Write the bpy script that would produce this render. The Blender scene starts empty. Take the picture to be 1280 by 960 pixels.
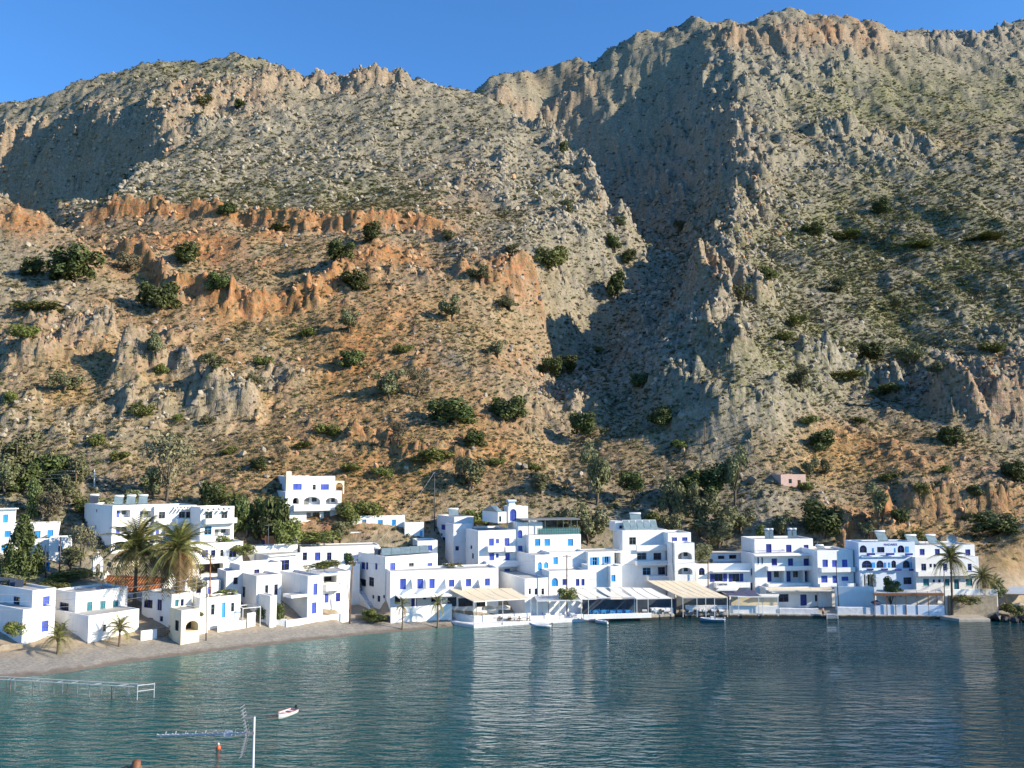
import bpy, bmesh, math, random, time
import numpy as np
from mathutils import Vector, Matrix, Euler
T0 = time.time()
R = math.radians
scene = bpy.context.scene
COL = scene.collection
rng = random.Random(7)
nrng = np.random.default_rng(11)

# ------------------------------------------------------------------ camera
FPX = 1100.0            # focal length in pixels of a 1280 wide frame
PITCH = R(5.0)
CAMZ = 30.0
cam_d = bpy.data.cameras.new('camera')
cam_d.sensor_width = 36.0
cam_d.lens = 36.0 * FPX / 1280.0
cam_d.clip_start = 0.5
cam_d.clip_end = 9000.0
cam = bpy.data.objects.new('camera', cam_d)
COL.objects.link(cam)
cam.location = (0, 0, CAMZ)
cam.rotation_euler = (R(90) + PITCH, 0, 0)
scene.camera = cam

# ------------------------------------------------------------------ sky and sun
SUN_AZ = R(15.0)        # angle of the sun towards the viewer, from the right
SUN_EL = R(25.0)
sun_dir = Vector((math.cos(SUN_AZ) * math.cos(SUN_EL), -math.sin(SUN_AZ) * math.cos(SUN_EL), math.sin(SUN_EL)))
world = bpy.data.worlds.new('World')
scene.world = world
world.use_nodes = True
wn = world.node_tree.nodes
wl = world.node_tree.links
wn.clear()
w_out = wn.new('ShaderNodeOutputWorld')
w_bg = wn.new('ShaderNodeBackground')
w_sky = wn.new('ShaderNodeTexSky')
w_sky.sky_type = 'NISHITA'
w_sky.sun_disc = False
w_sky.sun_elevation = SUN_EL
w_sky.sun_rotation = math.atan2(sun_dir.x, sun_dir.y)
w_sky.altitude = 30.0
w_sky.air_density = 1.0
w_sky.dust_density = 0.5
w_sky.ozone_density = 3.0
w_bg.inputs['Strength'].default_value = 0.1
w_tint = wn.new('ShaderNodeMix'); w_tint.data_type = 'RGBA'; w_tint.blend_type = 'MULTIPLY'
w_tint.inputs[0].default_value = 1.0
w_tint.inputs[7].default_value = (0.57, 1.06, 1.52, 1.0)      # deep clear Mediterranean blue, the same all round
wl.new(w_sky.outputs[0], w_tint.inputs[6]); wl.new(w_tint.outputs[2], w_bg.inputs[0])
wl.new(w_bg.outputs[0], w_out.inputs[0])
sun_d = bpy.data.lights.new('sun', 'SUN')
sun_d.energy = 5.0
sun_d.angle = R(0.53)
sun_d.color = (1.0, 0.87, 0.68)
sun = bpy.data.objects.new('sun', sun_d)
COL.objects.link(sun)
sun.rotation_euler = (-sun_dir).to_track_quat('-Z', 'Y').to_euler()
scene.view_settings.view_transform = 'Standard'
scene.view_settings.look = 'None'
scene.view_settings.gamma = 1.0
scene.view_settings.exposure = 0.68
scene.view_settings.use_curve_mapping = False
scene.cycles.max_bounces = 6
scene.cycles.diffuse_bounces = 3
scene.cycles.glossy_bounces = 3
scene.cycles.transmission_bounces = 3
scene.cycles.transparent_max_bounces = 6
scene.cycles.caustics_reflective = False
scene.cycles.caustics_refractive = False

# ------------------------------------------------------------------ pixel <-> place
_c, _s = math.cos(PITCH), math.sin(PITCH)
def ray(px, py):
    a = (px - 640.0) / FPX; b = (480.0 - py) / FPX
    return Vector((a, _c - b * _s, _s + b * _c))
def P(px, py, D):
    """point seen at photo pixel (px, py) that stands D metres north of the camera"""
    d = ray(px, py); t = D / d.y
    return Vector((d.x * t, D, CAMZ + d.z * t))
def PZ(px, py, z):
    d = ray(px, py); t = (z - CAMZ) / d.z
    return Vector((d.x * t, d.y * t, z))
def slide(p0, u, px):
    """how far along u from p0 until the point is seen at column px"""
    k = (px - 640.0) / FPX
    r0x = p0.x; d0 = p0.y * _c + (p0.z - CAMZ) * _s; du = u.y * _c + u.z * _s
    return (k * d0 - r0x) / (u.x - k * du)
def hit_plane(px, py, p0, n):
    d = ray(px, py); o = Vector((0, 0, CAMZ))
    t = (p0 - o).dot(n) / d.dot(n)
    return o + d * t
def to_px(p):
    r = p - Vector((0, 0, CAMZ)); d = r.y * _c + r.z * _s; h = -r.y * _s + r.z * _c
    return 640 + FPX * r.x / d, 480 - FPX * h / d

# ------------------------------------------------------------------ helpers: things, parts, meshes
def tag(o, label=None, cat=None, group=None, kind=None):
    if label: o['label'] = label
    if cat: o['category'] = cat
    if group: o['group'] = group
    if kind: o['kind'] = kind
    return o
def thing(name, label, cat, loc=(0, 0, 0), rz=0.0, group=None):
    o = bpy.data.objects.new(name, None); COL.objects.link(o)
    o.empty_display_size = 0.3
    o.location = loc; o.rotation_euler = (0, 0, rz)
    return tag(o, label, cat, group)
def link(name, me, parent=None, loc=None):
    o = bpy.data.objects.new(name, me); COL.objects.link(o)
    if parent is not None: o.parent = parent
    if loc is not None: o.location = loc
    return o
class MB:
    """collects faces; build() links them as one mesh object"""
    def __init__(s): s.v = []; s.f = []; s.m = []
    def add(s, vs, fs, mi=0):
        b = len(s.v); s.v.extend([tuple(x) for x in vs])
        for f in fs: s.f.append(tuple(b + i for i in f)); s.m.append(mi)
    def quad(s, a, b, c, d, mi=0): s.add((a, b, c, d), ((0, 1, 2, 3),), mi)
    def box(s, x0, y0, z0, x1, y1, z1, mi=0):
        v = [(x0,y0,z0),(x1,y0,z0),(x1,y1,z0),(x0,y1,z0),(x0,y0,z1),(x1,y0,z1),(x1,y1,z1),(x0,y1,z1)]
        s.add(v, [(3,2,1,0),(4,5,6,7),(0,1,5,4),(1,2,6,5),(2,3,7,6),(3,0,4,7)], mi)
    def prism(s, poly, z0, z1, mi=0):
        n = len(poly)
        v = [(p[0], p[1], z0) for p in poly] + [(p[0], p[1], z1) for p in poly]
        f = [tuple(range(n - 1, -1, -1)), tuple(range(n, 2 * n))]
        f += [(i, (i + 1) % n, n + (i + 1) % n, n + i) for i in range(n)]
        s.add(v, f, mi)
    def bar(s, a, b, w, h=None, mi=0, sides=4, w2=None):
        a = Vector(a); b = Vector(b); h = h or w
        d = (b - a)
        if d.length < 1e-6: return
        q = d.to_track_quat('Z', 'Y'); k = 1.0 if w2 is None else w2 / w
        vs = []
        for p, sc in ((a, 1.0), (b, k)):
            for i in range(sides):
                an = 2 * math.pi * (i + 0.5) / sides
                r = 0.7071 if sides == 4 else 0.5
                vs.append(p + q @ Vector((math.cos(an) * w * r * sc, math.sin(an) * h * r * sc, 0)))
        n = sides
        f = [(i, (i + 1) % n, n + (i + 1) % n, n + i) for i in range(n)]
        f += [tuple(range(n - 1, -1, -1)), tuple(range(n, 2 * n))]
        s.add(vs, f, mi)
    def tube(s, pts, rad, sides=6, mi=0, caps=True):
        pts = [Vector(p) for p in pts]; vs = []; n = sides
        rads = rad if isinstance(rad, (list, tuple)) else [rad] * len(pts)
        for i, p in enumerate(pts):
            d = (pts[min(i + 1, len(pts) - 1)] - pts[max(i - 1, 0)])
            q = d.to_track_quat('Z', 'Y')
            for k in range(n):
                an = 2 * math.pi * k / n
                vs.append(p + q @ Vector((math.cos(an) * rads[i], math.sin(an) * rads[i], 0)))
        f = []
        for i in range(len(pts) - 1):
            for k in range(n):
                f.append((i * n + k, i * n + (k + 1) % n, (i + 1) * n + (k + 1) % n, (i + 1) * n + k))
        if caps: f += [tuple(range(n - 1, -1, -1)), tuple((len(pts) - 1) * n + k for k in range(n))]
        s.add(vs, f, mi)
    def mesh(s, name, mats, smooth=False):
        me = bpy.data.meshes.new(name)
        me.from_pydata(s.v, [], s.f)
        mats = mats if isinstance(mats, (list, tuple)) else [mats]
        for m in mats: me.materials.append(m)
        if len(mats) > 1: me.polygons.foreach_set('material_index', s.m)
        if smooth: me.polygons.foreach_set('use_smooth', [True] * len(me.polygons))
        me.update()
        return me
    def build(s, name, mats, parent=None, smooth=False, loc=None):
        return link(name, s.mesh(name, mats, smooth), parent, loc)
def copy_tree(o, parent=None):
    c = o.copy(); COL.objects.link(c); c.parent = parent
    for ch in o.children: copy_tree(ch, c)
    return c

# ------------------------------------------------------------------ materials
def nodes_of(name):
    m = bpy.data.materials.new(name); m.use_nodes = True
    nt = m.node_tree; bs = nt.nodes['Principled BSDF']
    return m, nt, bs
def N(nt, t, **kw):
    n = nt.nodes.new(t)
    for k, v in kw.items():
        if k.startswith('_'): setattr(n, k[1:], v)
        else: n.inputs[k.replace('__', ' ')].default_value = v
    return n
def ramp(nt, stops, interp='LINEAR'):
    n = nt.nodes.new('ShaderNodeValToRGB'); cr = n.color_ramp; cr.interpolation = interp
    while len(cr.elements) < len(stops): cr.elements.new(0.5)
    for e, (p, c) in zip(cr.elements, stops):
        e.position = p; e.color = (*c, 1) if len(c) == 3 else c
    return n
def mixc(nt, fac, a, b, mode='MIX'):
    n = nt.nodes.new('ShaderNodeMix'); n.data_type = 'RGBA'; n.blend_type = mode
    for sock, v in ((n.inputs[0], fac), (n.inputs[6], a), (n.inputs[7], b)):
        if isinstance(v, (int, float)): sock.default_value = v
        elif isinstance(v, (tuple, list)): sock.default_value = (*v, 1) if len(v) == 3 else v
        else: nt.links.new(v, sock)
    return n.outputs[2]
def math_(nt, op, a, b=None, clamp=False):
    n = nt.nodes.new('ShaderNodeMath'); n.operation = op; n.use_clamp = clamp
    for i, v in enumerate((a, b)):
        if v is None: continue
        if isinstance(v, (int, float)): n.inputs[i].default_value = v
        else: nt.links.new(v, n.inputs[i])
    return n.outputs[0]
def simple(name, col, rough=0.7, var=0.12, scale=1.5, bump=0.0, bscale=8.0, metallic=0.0, dirt=0.0, dirtcol=(0.25, 0.22, 0.18), spec=0.5, per_object=0.0):
    """base colour with large soft variation, optional weather stains and fine relief"""
    m, nt, bs = nodes_of(name)
    geo = nt.nodes.new('ShaderNodeNewGeometry')
    nz = N(nt, 'ShaderNodeTexNoise', Scale=scale, Detail=5.0, Roughness=0.6)
    nt.links.new(geo.outputs['Position'], nz.inputs['Vector'])
    d = tuple(c * (1 - var) for c in col); b = tuple(min(1, c * (1 + var)) for c in col)
    rp = ramp(nt, [(0.3, d), (0.7, b)])
    nt.links.new(nz.outputs[0], rp.inputs[0])
    c = rp.outputs[0]
    if dirt > 0:
        mp = N(nt, 'ShaderNodeMapping'); mp.inputs['Scale'].default_value = (1.6, 1.6, 0.25)
        nt.links.new(geo.outputs['Position'], mp.inputs['Vector'])
        n2 = N(nt, 'ShaderNodeTexNoise', Scale=1.1, Detail=6.0, Roughness=0.65)
        nt.links.new(mp.outputs[0], n2.inputs['Vector'])
        r2 = ramp(nt, [(0.52, (0, 0, 0)), (0.78, (1, 1, 1))])
        nt.links.new(n2.outputs[0], r2.inputs[0])
        f = math_(nt, 'MULTIPLY', r2.outputs[0], dirt)
        c = mixc(nt, f, c, dirtcol)
    if per_object > 0:
        oi = nt.nodes.new('ShaderNodeObjectInfo')
        hs = N(nt, 'ShaderNodeHueSaturation')
        v = math_(nt, 'MULTIPLY_ADD', oi.outputs['Random'], per_object)
        nt.nodes[-1].inputs[2].default_value = 1 - per_object / 2
        nt.links.new(v, hs.inputs['Value']); nt.links.new(c, hs.inputs['Color']); c = hs.outputs[0]
    nt.links.new(c, bs.inputs['Base Color'])
    bs.inputs['Roughness'].default_value = rough
    bs.inputs['Metallic'].default_value = metallic
    bs.inputs['Specular IOR Level'].default_value = spec
    if bump > 0:
        n3 = N(nt, 'ShaderNodeTexNoise', Scale=bscale, Detail=4.0)
        nt.links.new(geo.outputs['Position'], n3.inputs['Vector'])
        bp = N(nt, 'ShaderNodeBump', Strength=bump, Distance=0.05)
        nt.links.new(n3.outputs[0], bp.inputs['Height'])
        nt.links.new(bp.outputs[0], bs.inputs['Normal'])
    return m

# ================================================================== terrain
_perm = np.random.default_rng(3).permutation(4096).astype(np.int64)
def _h(ix, iy, seed):
    return _perm[(_perm[(ix + seed * 131) & 4095] + iy) & 4095]
_ang = np.random.default_rng(5).uniform(0, 2 * np.pi, 4096)
_gx, _gy = np.cos(_ang), np.sin(_ang)
_rv = np.random.default_rng(6).uniform(-1, 1, (4096, 4))
def gnoise(x, y, seed=0):
    ix = np.floor(x).astype(np.int64); iy = np.floor(y).astype(np.int64)
    fx = x - ix; fy = y - iy
    ux = fx * fx * fx * (fx * (fx * 6 - 15) + 10); uy = fy * fy * fy * (fy * (fy * 6 - 15) + 10)
    def g(dx, dy):
        h = _h(ix + dx, iy + dy, seed)
        return _gx[h] * (fx - dx) + _gy[h] * (fy - dy)
    a = g(0, 0) + ux * (g(1, 0) - g(0, 0)); b = g(0, 1) + ux * (g(1, 1) - g(0, 1))
    return (a + uy * (b - a)) * 1.45
def fbm(x, y, oct=4, seed=0, gain=0.5, lac=2.03):
    s = np.zeros_like(x); a = 1.0; f = 1.0
    for o in range(oct):
        s += a * gnoise(x * f + 17.3 * o, y * f - 9.1 * o, seed + o); a *= gain; f *= lac
    return s
def ridged(x, y, oct=4, seed=0, gain=0.5):
    s = np.zeros_like(x); a = 1.0; f = 1.0; w = 1.0
    for o in range(oct):
        n = 1 - np.abs(gnoise(x * f + 5.3 * o, y * f + 3.7 * o, seed + o)); n = n * n * w
        s += a * n; w = np.clip(n * 1.6, 0, 1); a *= gain; f *= 2.07
    return s
def cells(x, y, seed=0):
    """nearest-cell noise: distance, random values of the nearest cell, offset to its centre"""
    ix = np.floor(x).astype(np.int64); iy = np.floor(y).astype(np.int64)
    best = np.full(x.shape, 9.0); second = np.full(x.shape, 9.0); hid = np.zeros(x.shape, np.int64); ox = np.zeros_like(x); oy = np.zeros_like(x)
    for dx in (-1, 0, 1):
        for dy in (-1, 0, 1):
            h = _h(ix + dx, iy + dy, seed)
            px = ix + dx + 0.5 + 0.45 * _rv[h, 0] - x; py = iy + dy + 0.5 + 0.45 * _rv[h, 1] - y
            d = np.hypot(px, py); k = d < best
            second = np.where(k, best, np.minimum(second, d))
            best = np.where(k, d, best); hid = np.where(k, h, hid); ox = np.where(k, px, ox); oy = np.where(k, py, oy)
    return best, second, hid, ox, oy
def sstep(a, b, x):
    t = np.clip((x - a) / (b - a), 0, 1); return t * t * (3 - 2 * t)

# control points: photo column, photo row, distance north; hidden ground is given as (column, distance, height)
CP = [
 # foot of the hillside behind the village
 (-180,600,190),(0,603,190),(100,603,192),(200,612,190),(330,605,197),(450,628,196),(560,622,204),(640,632,204),(720,640,205),
 (850,632,212),(960,640,206),(1040,655,202),(1100,655,198),(1180,660,196),(1290,650,194),(1450,640,194),
 # lower left hillside
 (-180,470,240),(0,520,222),(0,450,250),(110,530,222),(130,440,256),(230,540,226),(250,450,258),(330,520,240),(400,570,216),(400,480,256),(420,420,285),
 (500,540,232),(520,460,266),(560,510,247),(600,570,222),(600,440,282),(640,560,230),(640,480,268),
 # left knoll
 (-200,200,345),(-60,222,338),(0,240,332),(50,268,325),(90,300,318),(0,330,300),(0,390,275),(90,360,295),(60,310,312),
 # orange slopes and terrace edge
 (150,320,330),(200,390,292),(230,335,325),(300,300,355),(320,400,298),(420,330,335),(400,380,308),(520,340,338),(600,370,330),(650,340,352),
 (110,272,392),(180,272,392),(250,276,388),(330,281,384),(400,286,380),(470,280,388),(540,290,385),(620,300,385),(690,320,385),
 (110,258,418),(200,256,420),(300,258,418),(450,262,420),(600,270,420),(690,290,412),
 # upper left spur and its right edge above the gully
 (70,254,425),(140,228,480),(208,197,540),(300,200,520),(400,200,528),(500,200,540),(600,205,550),(680,212,560),(300,150,640),(420,150,650),(520,150,665),(620,155,685),
 (772,285,470),(735,215,560),(690,172,650),(640,140,730),(585,118,800),(760,345,420),(700,345,372),(740,310,420),(730,260,480),
 # spur crest and skyline
 (225,150,640),(290,115,690),(370,107,740),(440,101,770),(500,109,760),(540,115,780),(575,112,840),
 (330,80,830),(260,82,840),(180,93,840),(90,116,830),(0,137,810),(-150,150,790),
 (620,99,960),(680,87,980),(740,78,1000),
 # rim of the shaded hollow
 (0,178,720),(80,174,690),(130,172,660),(180,158,645),(198,178,610),(-120,184,760),
 # right massif skyline
 (770,58,960),(800,45,970),(860,32,980),(930,29,985),(990,15,990),(1050,27,1000),(1090,29,1010),(1110,41,1030),(1150,43,1070),(1220,44,1150),(1290,24,1250),(1450,10,1300),
 # right crest, sunny shoulder right of the dark wall
 (880,85,850),(950,70,880),(905,120,760),(920,155,690),(940,200,610),(948,240,530),(925,280,455),(905,320,390),(940,375,322),(920,430,272),(925,480,248),(900,520,238),(880,370,350),(860,430,300),(830,480,272),(810,520,258),
 (960,330,410),(1000,150,740),(1000,230,590),(1000,300,470),(1000,380,360),(980,430,300),(980,480,265),(900,545,236),(960,580,226),
 (1100,100,880),(1200,90,960),(1290,100,960),(1100,150,770),(1200,130,830),(1290,160,800),(1100,190,680),(1150,230,590),(1220,200,660),(1290,220,620),(1100,270,530),(1200,270,520),(1290,280,510),
 (1100,340,430),(1200,340,420),(1290,340,410),(1080,420,345),(1180,420,340),(1290,420,335),(1050,500,282),(1130,500,284),(1200,540,258),(1290,540,262),(1200,470,300),(1290,470,305),
 (1060,560,245),(1140,560,246),(1050,600,226),(1150,600,226),(1250,600,228),(1450,560,240),(1450,400,330),(1450,250,520),(1450,130,800),
 # gully floor
 (800,335,510),(775,385,430),(720,425,375),(700,455,345),(690,500,300),(695,550,258),(705,590,232),(800,400,385),(800,450,328),(760,480,300),(740,540,260),(780,520,274),(840,560,240),(760,600,226),
]
HID = [ # hidden ground (column, distance, height above sea)
 (795,600,176),(770,680,212),(740,760,262),(710,840,320),(690,920,392),
 (860,430,106),(885,510,150),(875,640,206),(850,760,284),(830,850,352),(860,370,82),(800,560,160),(840,690,232),
 (0,380,118),(-60,420,122),(30,430,128),(0,480,140),(60,480,135),(100,540,165),(0,560,170),(150,600,200),(180,590,212),(-150,480,150),(-100,600,200),
 (0,690,236),(80,650,226),(130,620,208),(-120,720,245),(0,150,7.5),(60,153,8),(430,172,3.4),(450,172,3.4),(440,166,2.2),(0,160,11.0),(60,162,11.0),(100,160,9.8),(60,352,118),(90,345,112),
]
for px, py, D in [(-150,150,790),(0,137,810),(90,114,830),(180,93,840),(260,82,840),(330,80,830),(370,107,780),(440,101,790),(500,109,790),(540,115,810),(575,112,860),(620,99,960),(680,87,980),(740,78,1000),
  (770,58,960),(800,45,970),(860,32,980),(930,29,985),(990,15,990),(1050,27,1000),(1090,29,1010),(1110,41,1030),(1150,43,1070),(1220,44,1150),(1290,24,1250),(1450,10,1300)]:
    e = (P(px, py, D).z - CAMZ) / D
    HID += [(px, D * 1.07, CAMZ + D * 1.07 * e * (0.955 if px < 575 else 0.95)), (px, 1600, CAMZ + 1600 * e * 0.55)]
    if D < 950: HID.append((px, D * 1.3, CAMZ + D * 1.3 * e * 0.75))
# the village shelf: rows of ground rising from the shore (column, distance, height)
D0 = [(-300,112),(0,134),(100,138),(200,145),(300,151),(400,158),(500,165),(600,168),(700,173),(800,174),(900,175),(1000,175),(1100,175),(1280,176),(1600,178)]
def d0(px): return float(np.interp(px, [a for a, b in D0], [b for a, b in D0]))
for px in (-250, -120, 0, 90, 180, 270, 360, 450, 540, 630, 720, 810, 900, 990, 1080, 1170, 1290, 1450):
    b = d0(px)
    if px < 560: HID += [(px, b - 2, 2.0), (px, b + 12, 5.2), (px, b + 24, 9.5), (px, b - 9, 1.0)]
    else: HID += [(px, b - 1, 0.3), (px, b + 5, 0.7), (px, b + 13, 4.2), (px, b + 24, 9.5), (px, b - 9, -2.5)]
    HID += [(px, b - 30, -4.0), (px, b - 60, -9.0)]
cpa, cpl, cpe = [], [], []
for px, py, D in CP:
    p = P(px, py, D); cpa.append(p.x / p.y); cpl.append(math.log(p.y)); cpe.append((p.z - CAMZ) / p.y)
for px, D, z in HID:
    cpa.append((px - 640) / FPX); cpl.append(math.log(D)); cpe.append((z - CAMZ) / D)
cpa = np.array(cpa); cpl = np.array(cpl) * 0.8; cpe = np.array(cpe)
def _ker(d2): return np.sqrt(d2 + 0.012 ** 2)
_n = len(cpa)
A = np.zeros((_n + 3, _n + 3))
A[:_n, :_n] = _ker((cpa[:, None] - cpa[None]) ** 2 + (cpl[:, None] - cpl[None]) ** 2)
A[:_n, :_n] += np.eye(_n) * -0.0006
A[:_n, _n] = 1; A[:_n, _n + 1] = cpa; A[:_n, _n + 2] = cpl
A[_n:, :_n] = A[:_n, _n:].T
_w = np.linalg.solve(A, np.concatenate([cpe, np.zeros(3)]))
def base_e(a, l):
    out = np.empty(a.shape)
    af, lf = a.ravel(), l.ravel(); of = out.ravel()
    for i in range(0, af.size, 20000):
        aa, ll = af[i:i + 20000], lf[i:i + 20000]
        k = _ker((aa[:, None] - cpa[None]) ** 2 + (ll[:, None] - cpl[None]) ** 2)
        of[i:i + 20000] = k @ _w[:_n] + _w[_n] + _w[_n + 1] * aa + _w[_n + 2] * ll
    return of.reshape(a.shape)

NC, NR = 930, 900
A0, A1 = -0.80, 0.86
Y0, Y1 = 96.0, 1500.0
ag = np.linspace(A0, A1, NC)
_t = np.linspace(0, 1, NR)
# rows denser where the hillside stands close to the camera
lg = np.log(Y0) + (np.log(Y1) - np.log(Y0)) * (_t + 0.055 * np.sin(2 * np.pi * (_t - 0.02)))
AA, LL = np.meshgrid(ag, lg, indexing='ij')
YY = np.exp(LL); XX = AA * YY
# smooth base from a coarse lattice
ca = np.linspace(A0, A1, 190); cl = np.linspace(lg[0], lg[-1], 210)
CE = base_e(*np.meshgrid(ca, cl * 0.8, indexing='ij'))
def bilin(G, ga, gl, a, l):
    fa = np.clip((a - ga[0]) / (ga[1] - ga[0]), 0, len(ga) - 1.001); fl = np.clip((l - gl[0]) / (gl[1] - gl[0]), 0, len(gl) - 1.001)
    i = fa.astype(int); j = fl.astype(int); u = fa - i; v = fl - j
    u = u * u * (3 - 2 * u) * 0.5 + u * 0.5; v = v * v * (3 - 2 * v) * 0.5 + v * 0.5
    return (G[i, j] * (1 - u) * (1 - v) + G[i + 1, j] * u * (1 - v) + G[i, j + 1] * (1 - u) * v + G[i + 1, j + 1] * u * v)
ZZ = CAMZ + YY * bilin(CE, ca, cl, AA, LL)

# wild ground starts behind the village
PXG = 640 + FPX * AA
D0G = np.interp(PXG, [a for a, b in D0], [b for a, b in D0])
_wr = sstep(930, 1000, PXG)
wild = sstep(20 - 10 * _wr, 38 - 14 * _wr, YY - D0G)
shelf = 1 - sstep(10, 40, YY - D0G)

# cliffs: polylines of (column, row, distance), height, run-out, face width
def polydist(pts):
    W = [P(*p) for p in pts]
    best = np.full(XX.shape, 1e9); sd = np.zeros_like(XX); tt = np.zeros_like(XX)
    L = [0]
    for a, b in zip(W[:-1], W[1:]): L.append(L[-1] + math.hypot(b.x - a.x, b.y - a.y))
    for i, (a, b) in enumerate(zip(W[:-1], W[1:])):
        dx, dy = b.x - a.x, b.y - a.y; l2 = dx * dx + dy * dy
        t = ((XX - a.x) * dx + (YY - a.y) * dy) / l2; tc = np.clip(t, 0, 1)
        d = np.hypot(XX - a.x - tc * dx, YY - a.y - tc * dy)
        s = np.sign((YY - a.y) * dx - (XX - a.x) * dy)
        k = d < best
        best = np.where(k, d, best); sd = np.where(k, s * d, sd); tt = np.where(k, (L[i] + tc * math.sqrt(l2)) / L[-1], tt)
    return sd, tt
warp1 = fbm(XX / 14, YY / 14, 4, 40)
warp2 = fbm(XX / 45, YY / 45, 3, 50)
CLIFFH = np.clip(fbm(XX / 30, YY / 30, 2, 60) + 0.4, -0.2, 1.2)
CLF = np.zeros_like(XX); ROCK = np.zeros_like(XX); SOIL = np.zeros_like(XX)
def cliff(pts, h, run, width, jag=3.0, rock=1.0, soil=0.0, ends=0.12):
    global ZZ, ROCK, SOIL, CLF
    sd, tt = polydist(pts)
    s = sd + jag * 0.55 * warp1 + jag * 1.1 * warp2
    f = sstep(-width, width, s) * np.exp(-np.clip(s, 0, None) / run)
    hh = h * (0.62 + 0.55 * CLIFFH)
    e = sstep(0, ends, tt) * sstep(0, ends, 1 - tt) * (np.abs(sd) < run * 6)
    ZZ = ZZ + hh * f * e
    m = np.exp(-(s / (width * 2.4)) ** 2) * e
    CLF = np.maximum(CLF, m); ROCK = np.maximum(ROCK, m * rock); SOIL = np.maximum(SOIL, m * soil)
cliff([(60,285,382),(140,276,388),(250,283,382),(330,288,378),(420,292,374),(520,292,380),(600,305,376)], 8, 30, 2.2, 5, 0.25, 1.0)
cliff([(150,330,332),(215,385,297),(300,392,303),(360,395,304),(410,380,312),(460,350,328)], 9, 14, 2.0, 5, 0.3, 1.0)
cliff([(560,350,338),(620,362,336),(690,350,350)], 7, 14, 2.0, 5, 0.5, 0.8)
cliff([(120,480,244),(170,478,244),(220,476,246),(280,520,238),(340,520,240)], 5.5, 10, 2.0, 6, 1.0, 0.1)
cliff([(10,470,244),(70,440,255),(150,410,268)], 4.5, 10, 2.0, 5, 1.0, 0.2)
cliff([(420,545,226),(520,590,216),(600,600,214)], 2.2, 8, 2.0, 4, 0.3, 0.7)
cliff([(205,190,560),(205,165,605),(225,155,625),(290,128,675),(340,108,715),(400,108,735),(470,112,740),(540,118,750)], 11, 40, 7.0, 9, 1.0, 0.3)
cliff([(-150,190,730),(0,180,710),(80,175,680),(130,170,650),(180,160,625),(205,185,570)], 7, 40, 7.0, 10, 1.0, 0.35)
cliff([(600,112,880),(700,105,920),(760,90,930)], 14, 50, 6.0, 9, 1.0, 0.3)
cliff([(870,75,900),(930,60,905),(990,48,910),(1050,58,920),(1095,52,940),(1110,50,980)], 15, 50, 8.0, 9, 1.0, 0.4)
cliff([(1130,62,990),(1200,66,1050),(1290,75,1100)], 9, 40, 6.0, 9, 1.0, 0.1)
cliff([(1000,190,690),(1060,185,690),(1130,180,695),(1180,190,680)], 11, 30, 4.5, 8, 1.0, 0.0)
cliff([(905,490,255),(900,440,285),(895,400,320),(900,350,365),(910,310,410),(930,260,480),(945,220,560),(925,165,670),(900,125,745)], 14, 22, 5, 8, 1.0, 0.15)
cliff([(870,395,330),(900,380,335),(940,385,330),(965,400,325)], 12, 12, 2.6, 6, 1.0, 0.25)
cliff([(860,470,275),(890,460,275),(930,475,262)], 6, 9, 2.2, 5, 1.0, 0.2)
cliff([(1150,520,272),(1190,525,268),(1240,545,262),(1300,540,264),(1420,530,268)], 14, 14, 2.2, 5, 1.0, 0.45)
cliff([(1050,640,206),(1075,660,199),(1110,650,201),(1125,630,208)], 4.5, 6, 1.6, 3.0, 0.2, 1.0)
cliff([(1120,620,216),(1180,625,214),(1300,615,216)], 4.0, 8, 1.5, 3, 0.3, 0.55)
cliff([(1000,505,288),(1060,495,292),(1140,500,290)], 4.5, 8, 2.0, 5, 1.0, 0.0)
cliff([(775,300,455),(768,255,500),(735,215,555),(690,172,640),(640,140,720)][::-1], 10, 25, 4.0, 7, 1.0, 0.1)

# painted ground: orange soil and green scrub zones as soft ellipses in the photograph's terms (column, row, rx, ry, weight)
PYG = np.zeros_like(ZZ)
_hh = -(YY * _s) + (ZZ - CAMZ) * _c; _dd = YY * _c + (ZZ - CAMZ) * _s
PYG = 480 - FPX * _hh / _dd
PXG = 640 + FPX * XX / _dd
def zone(lst):
    m = np.zeros_like(XX)
    for x, y, rx, ry, w in lst:
        m = np.maximum(m, w * np.exp(-(((PXG - x) / rx) ** 2 + ((PYG - y) / ry) ** 2) ** 1.3))
    return m
soil_z = zone([(250,310,190,38,1.),(480,330,140,40,.9),(380,440,130,70,.95),(300,395,70,25,.8),(620,340,70,25,.7),(520,420,90,60,.6),(560,460,110,60,.8),(580,560,130,60,.6),
               (450,560,160,70,.6),(120,420,160,60,.45),(30,270,50,35,.85),(120,300,40,25,.8),(250,610,110,35,.5),(420,650,70,25,.8),(1100,560,90,40,.6),(1080,640,60,30,.9),(1220,620,100,40,.4),(1255,690,60,45,.5),(1150,660,80,30,.5),
               (1230,470,50,35,.5),(1160,600,120,50,.6),(560,235,60,35,.3),(520,290,60,20,.45),(1050,45,60,20,.7),(270,125,80,25,.5),(80,180,60,25,.5),(700,100,50,14,.35),(900,345,40,25,.3),(760,560,30,30,.3)])
green_z = zone([(1120,130,130,45,.9),(1100,300,200,70,.8),(1230,330,120,60,.8),(1120,400,170,50,.75),(1000,450,120,70,.5),(1230,130,80,40,.7),(470,245,70,20,.5),(330,250,160,18,.35),
                (980,340,30,50,.6),(1150,240,160,50,.5),(800,520,60,40,.25),(250,90,120,25,.3)])
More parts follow.
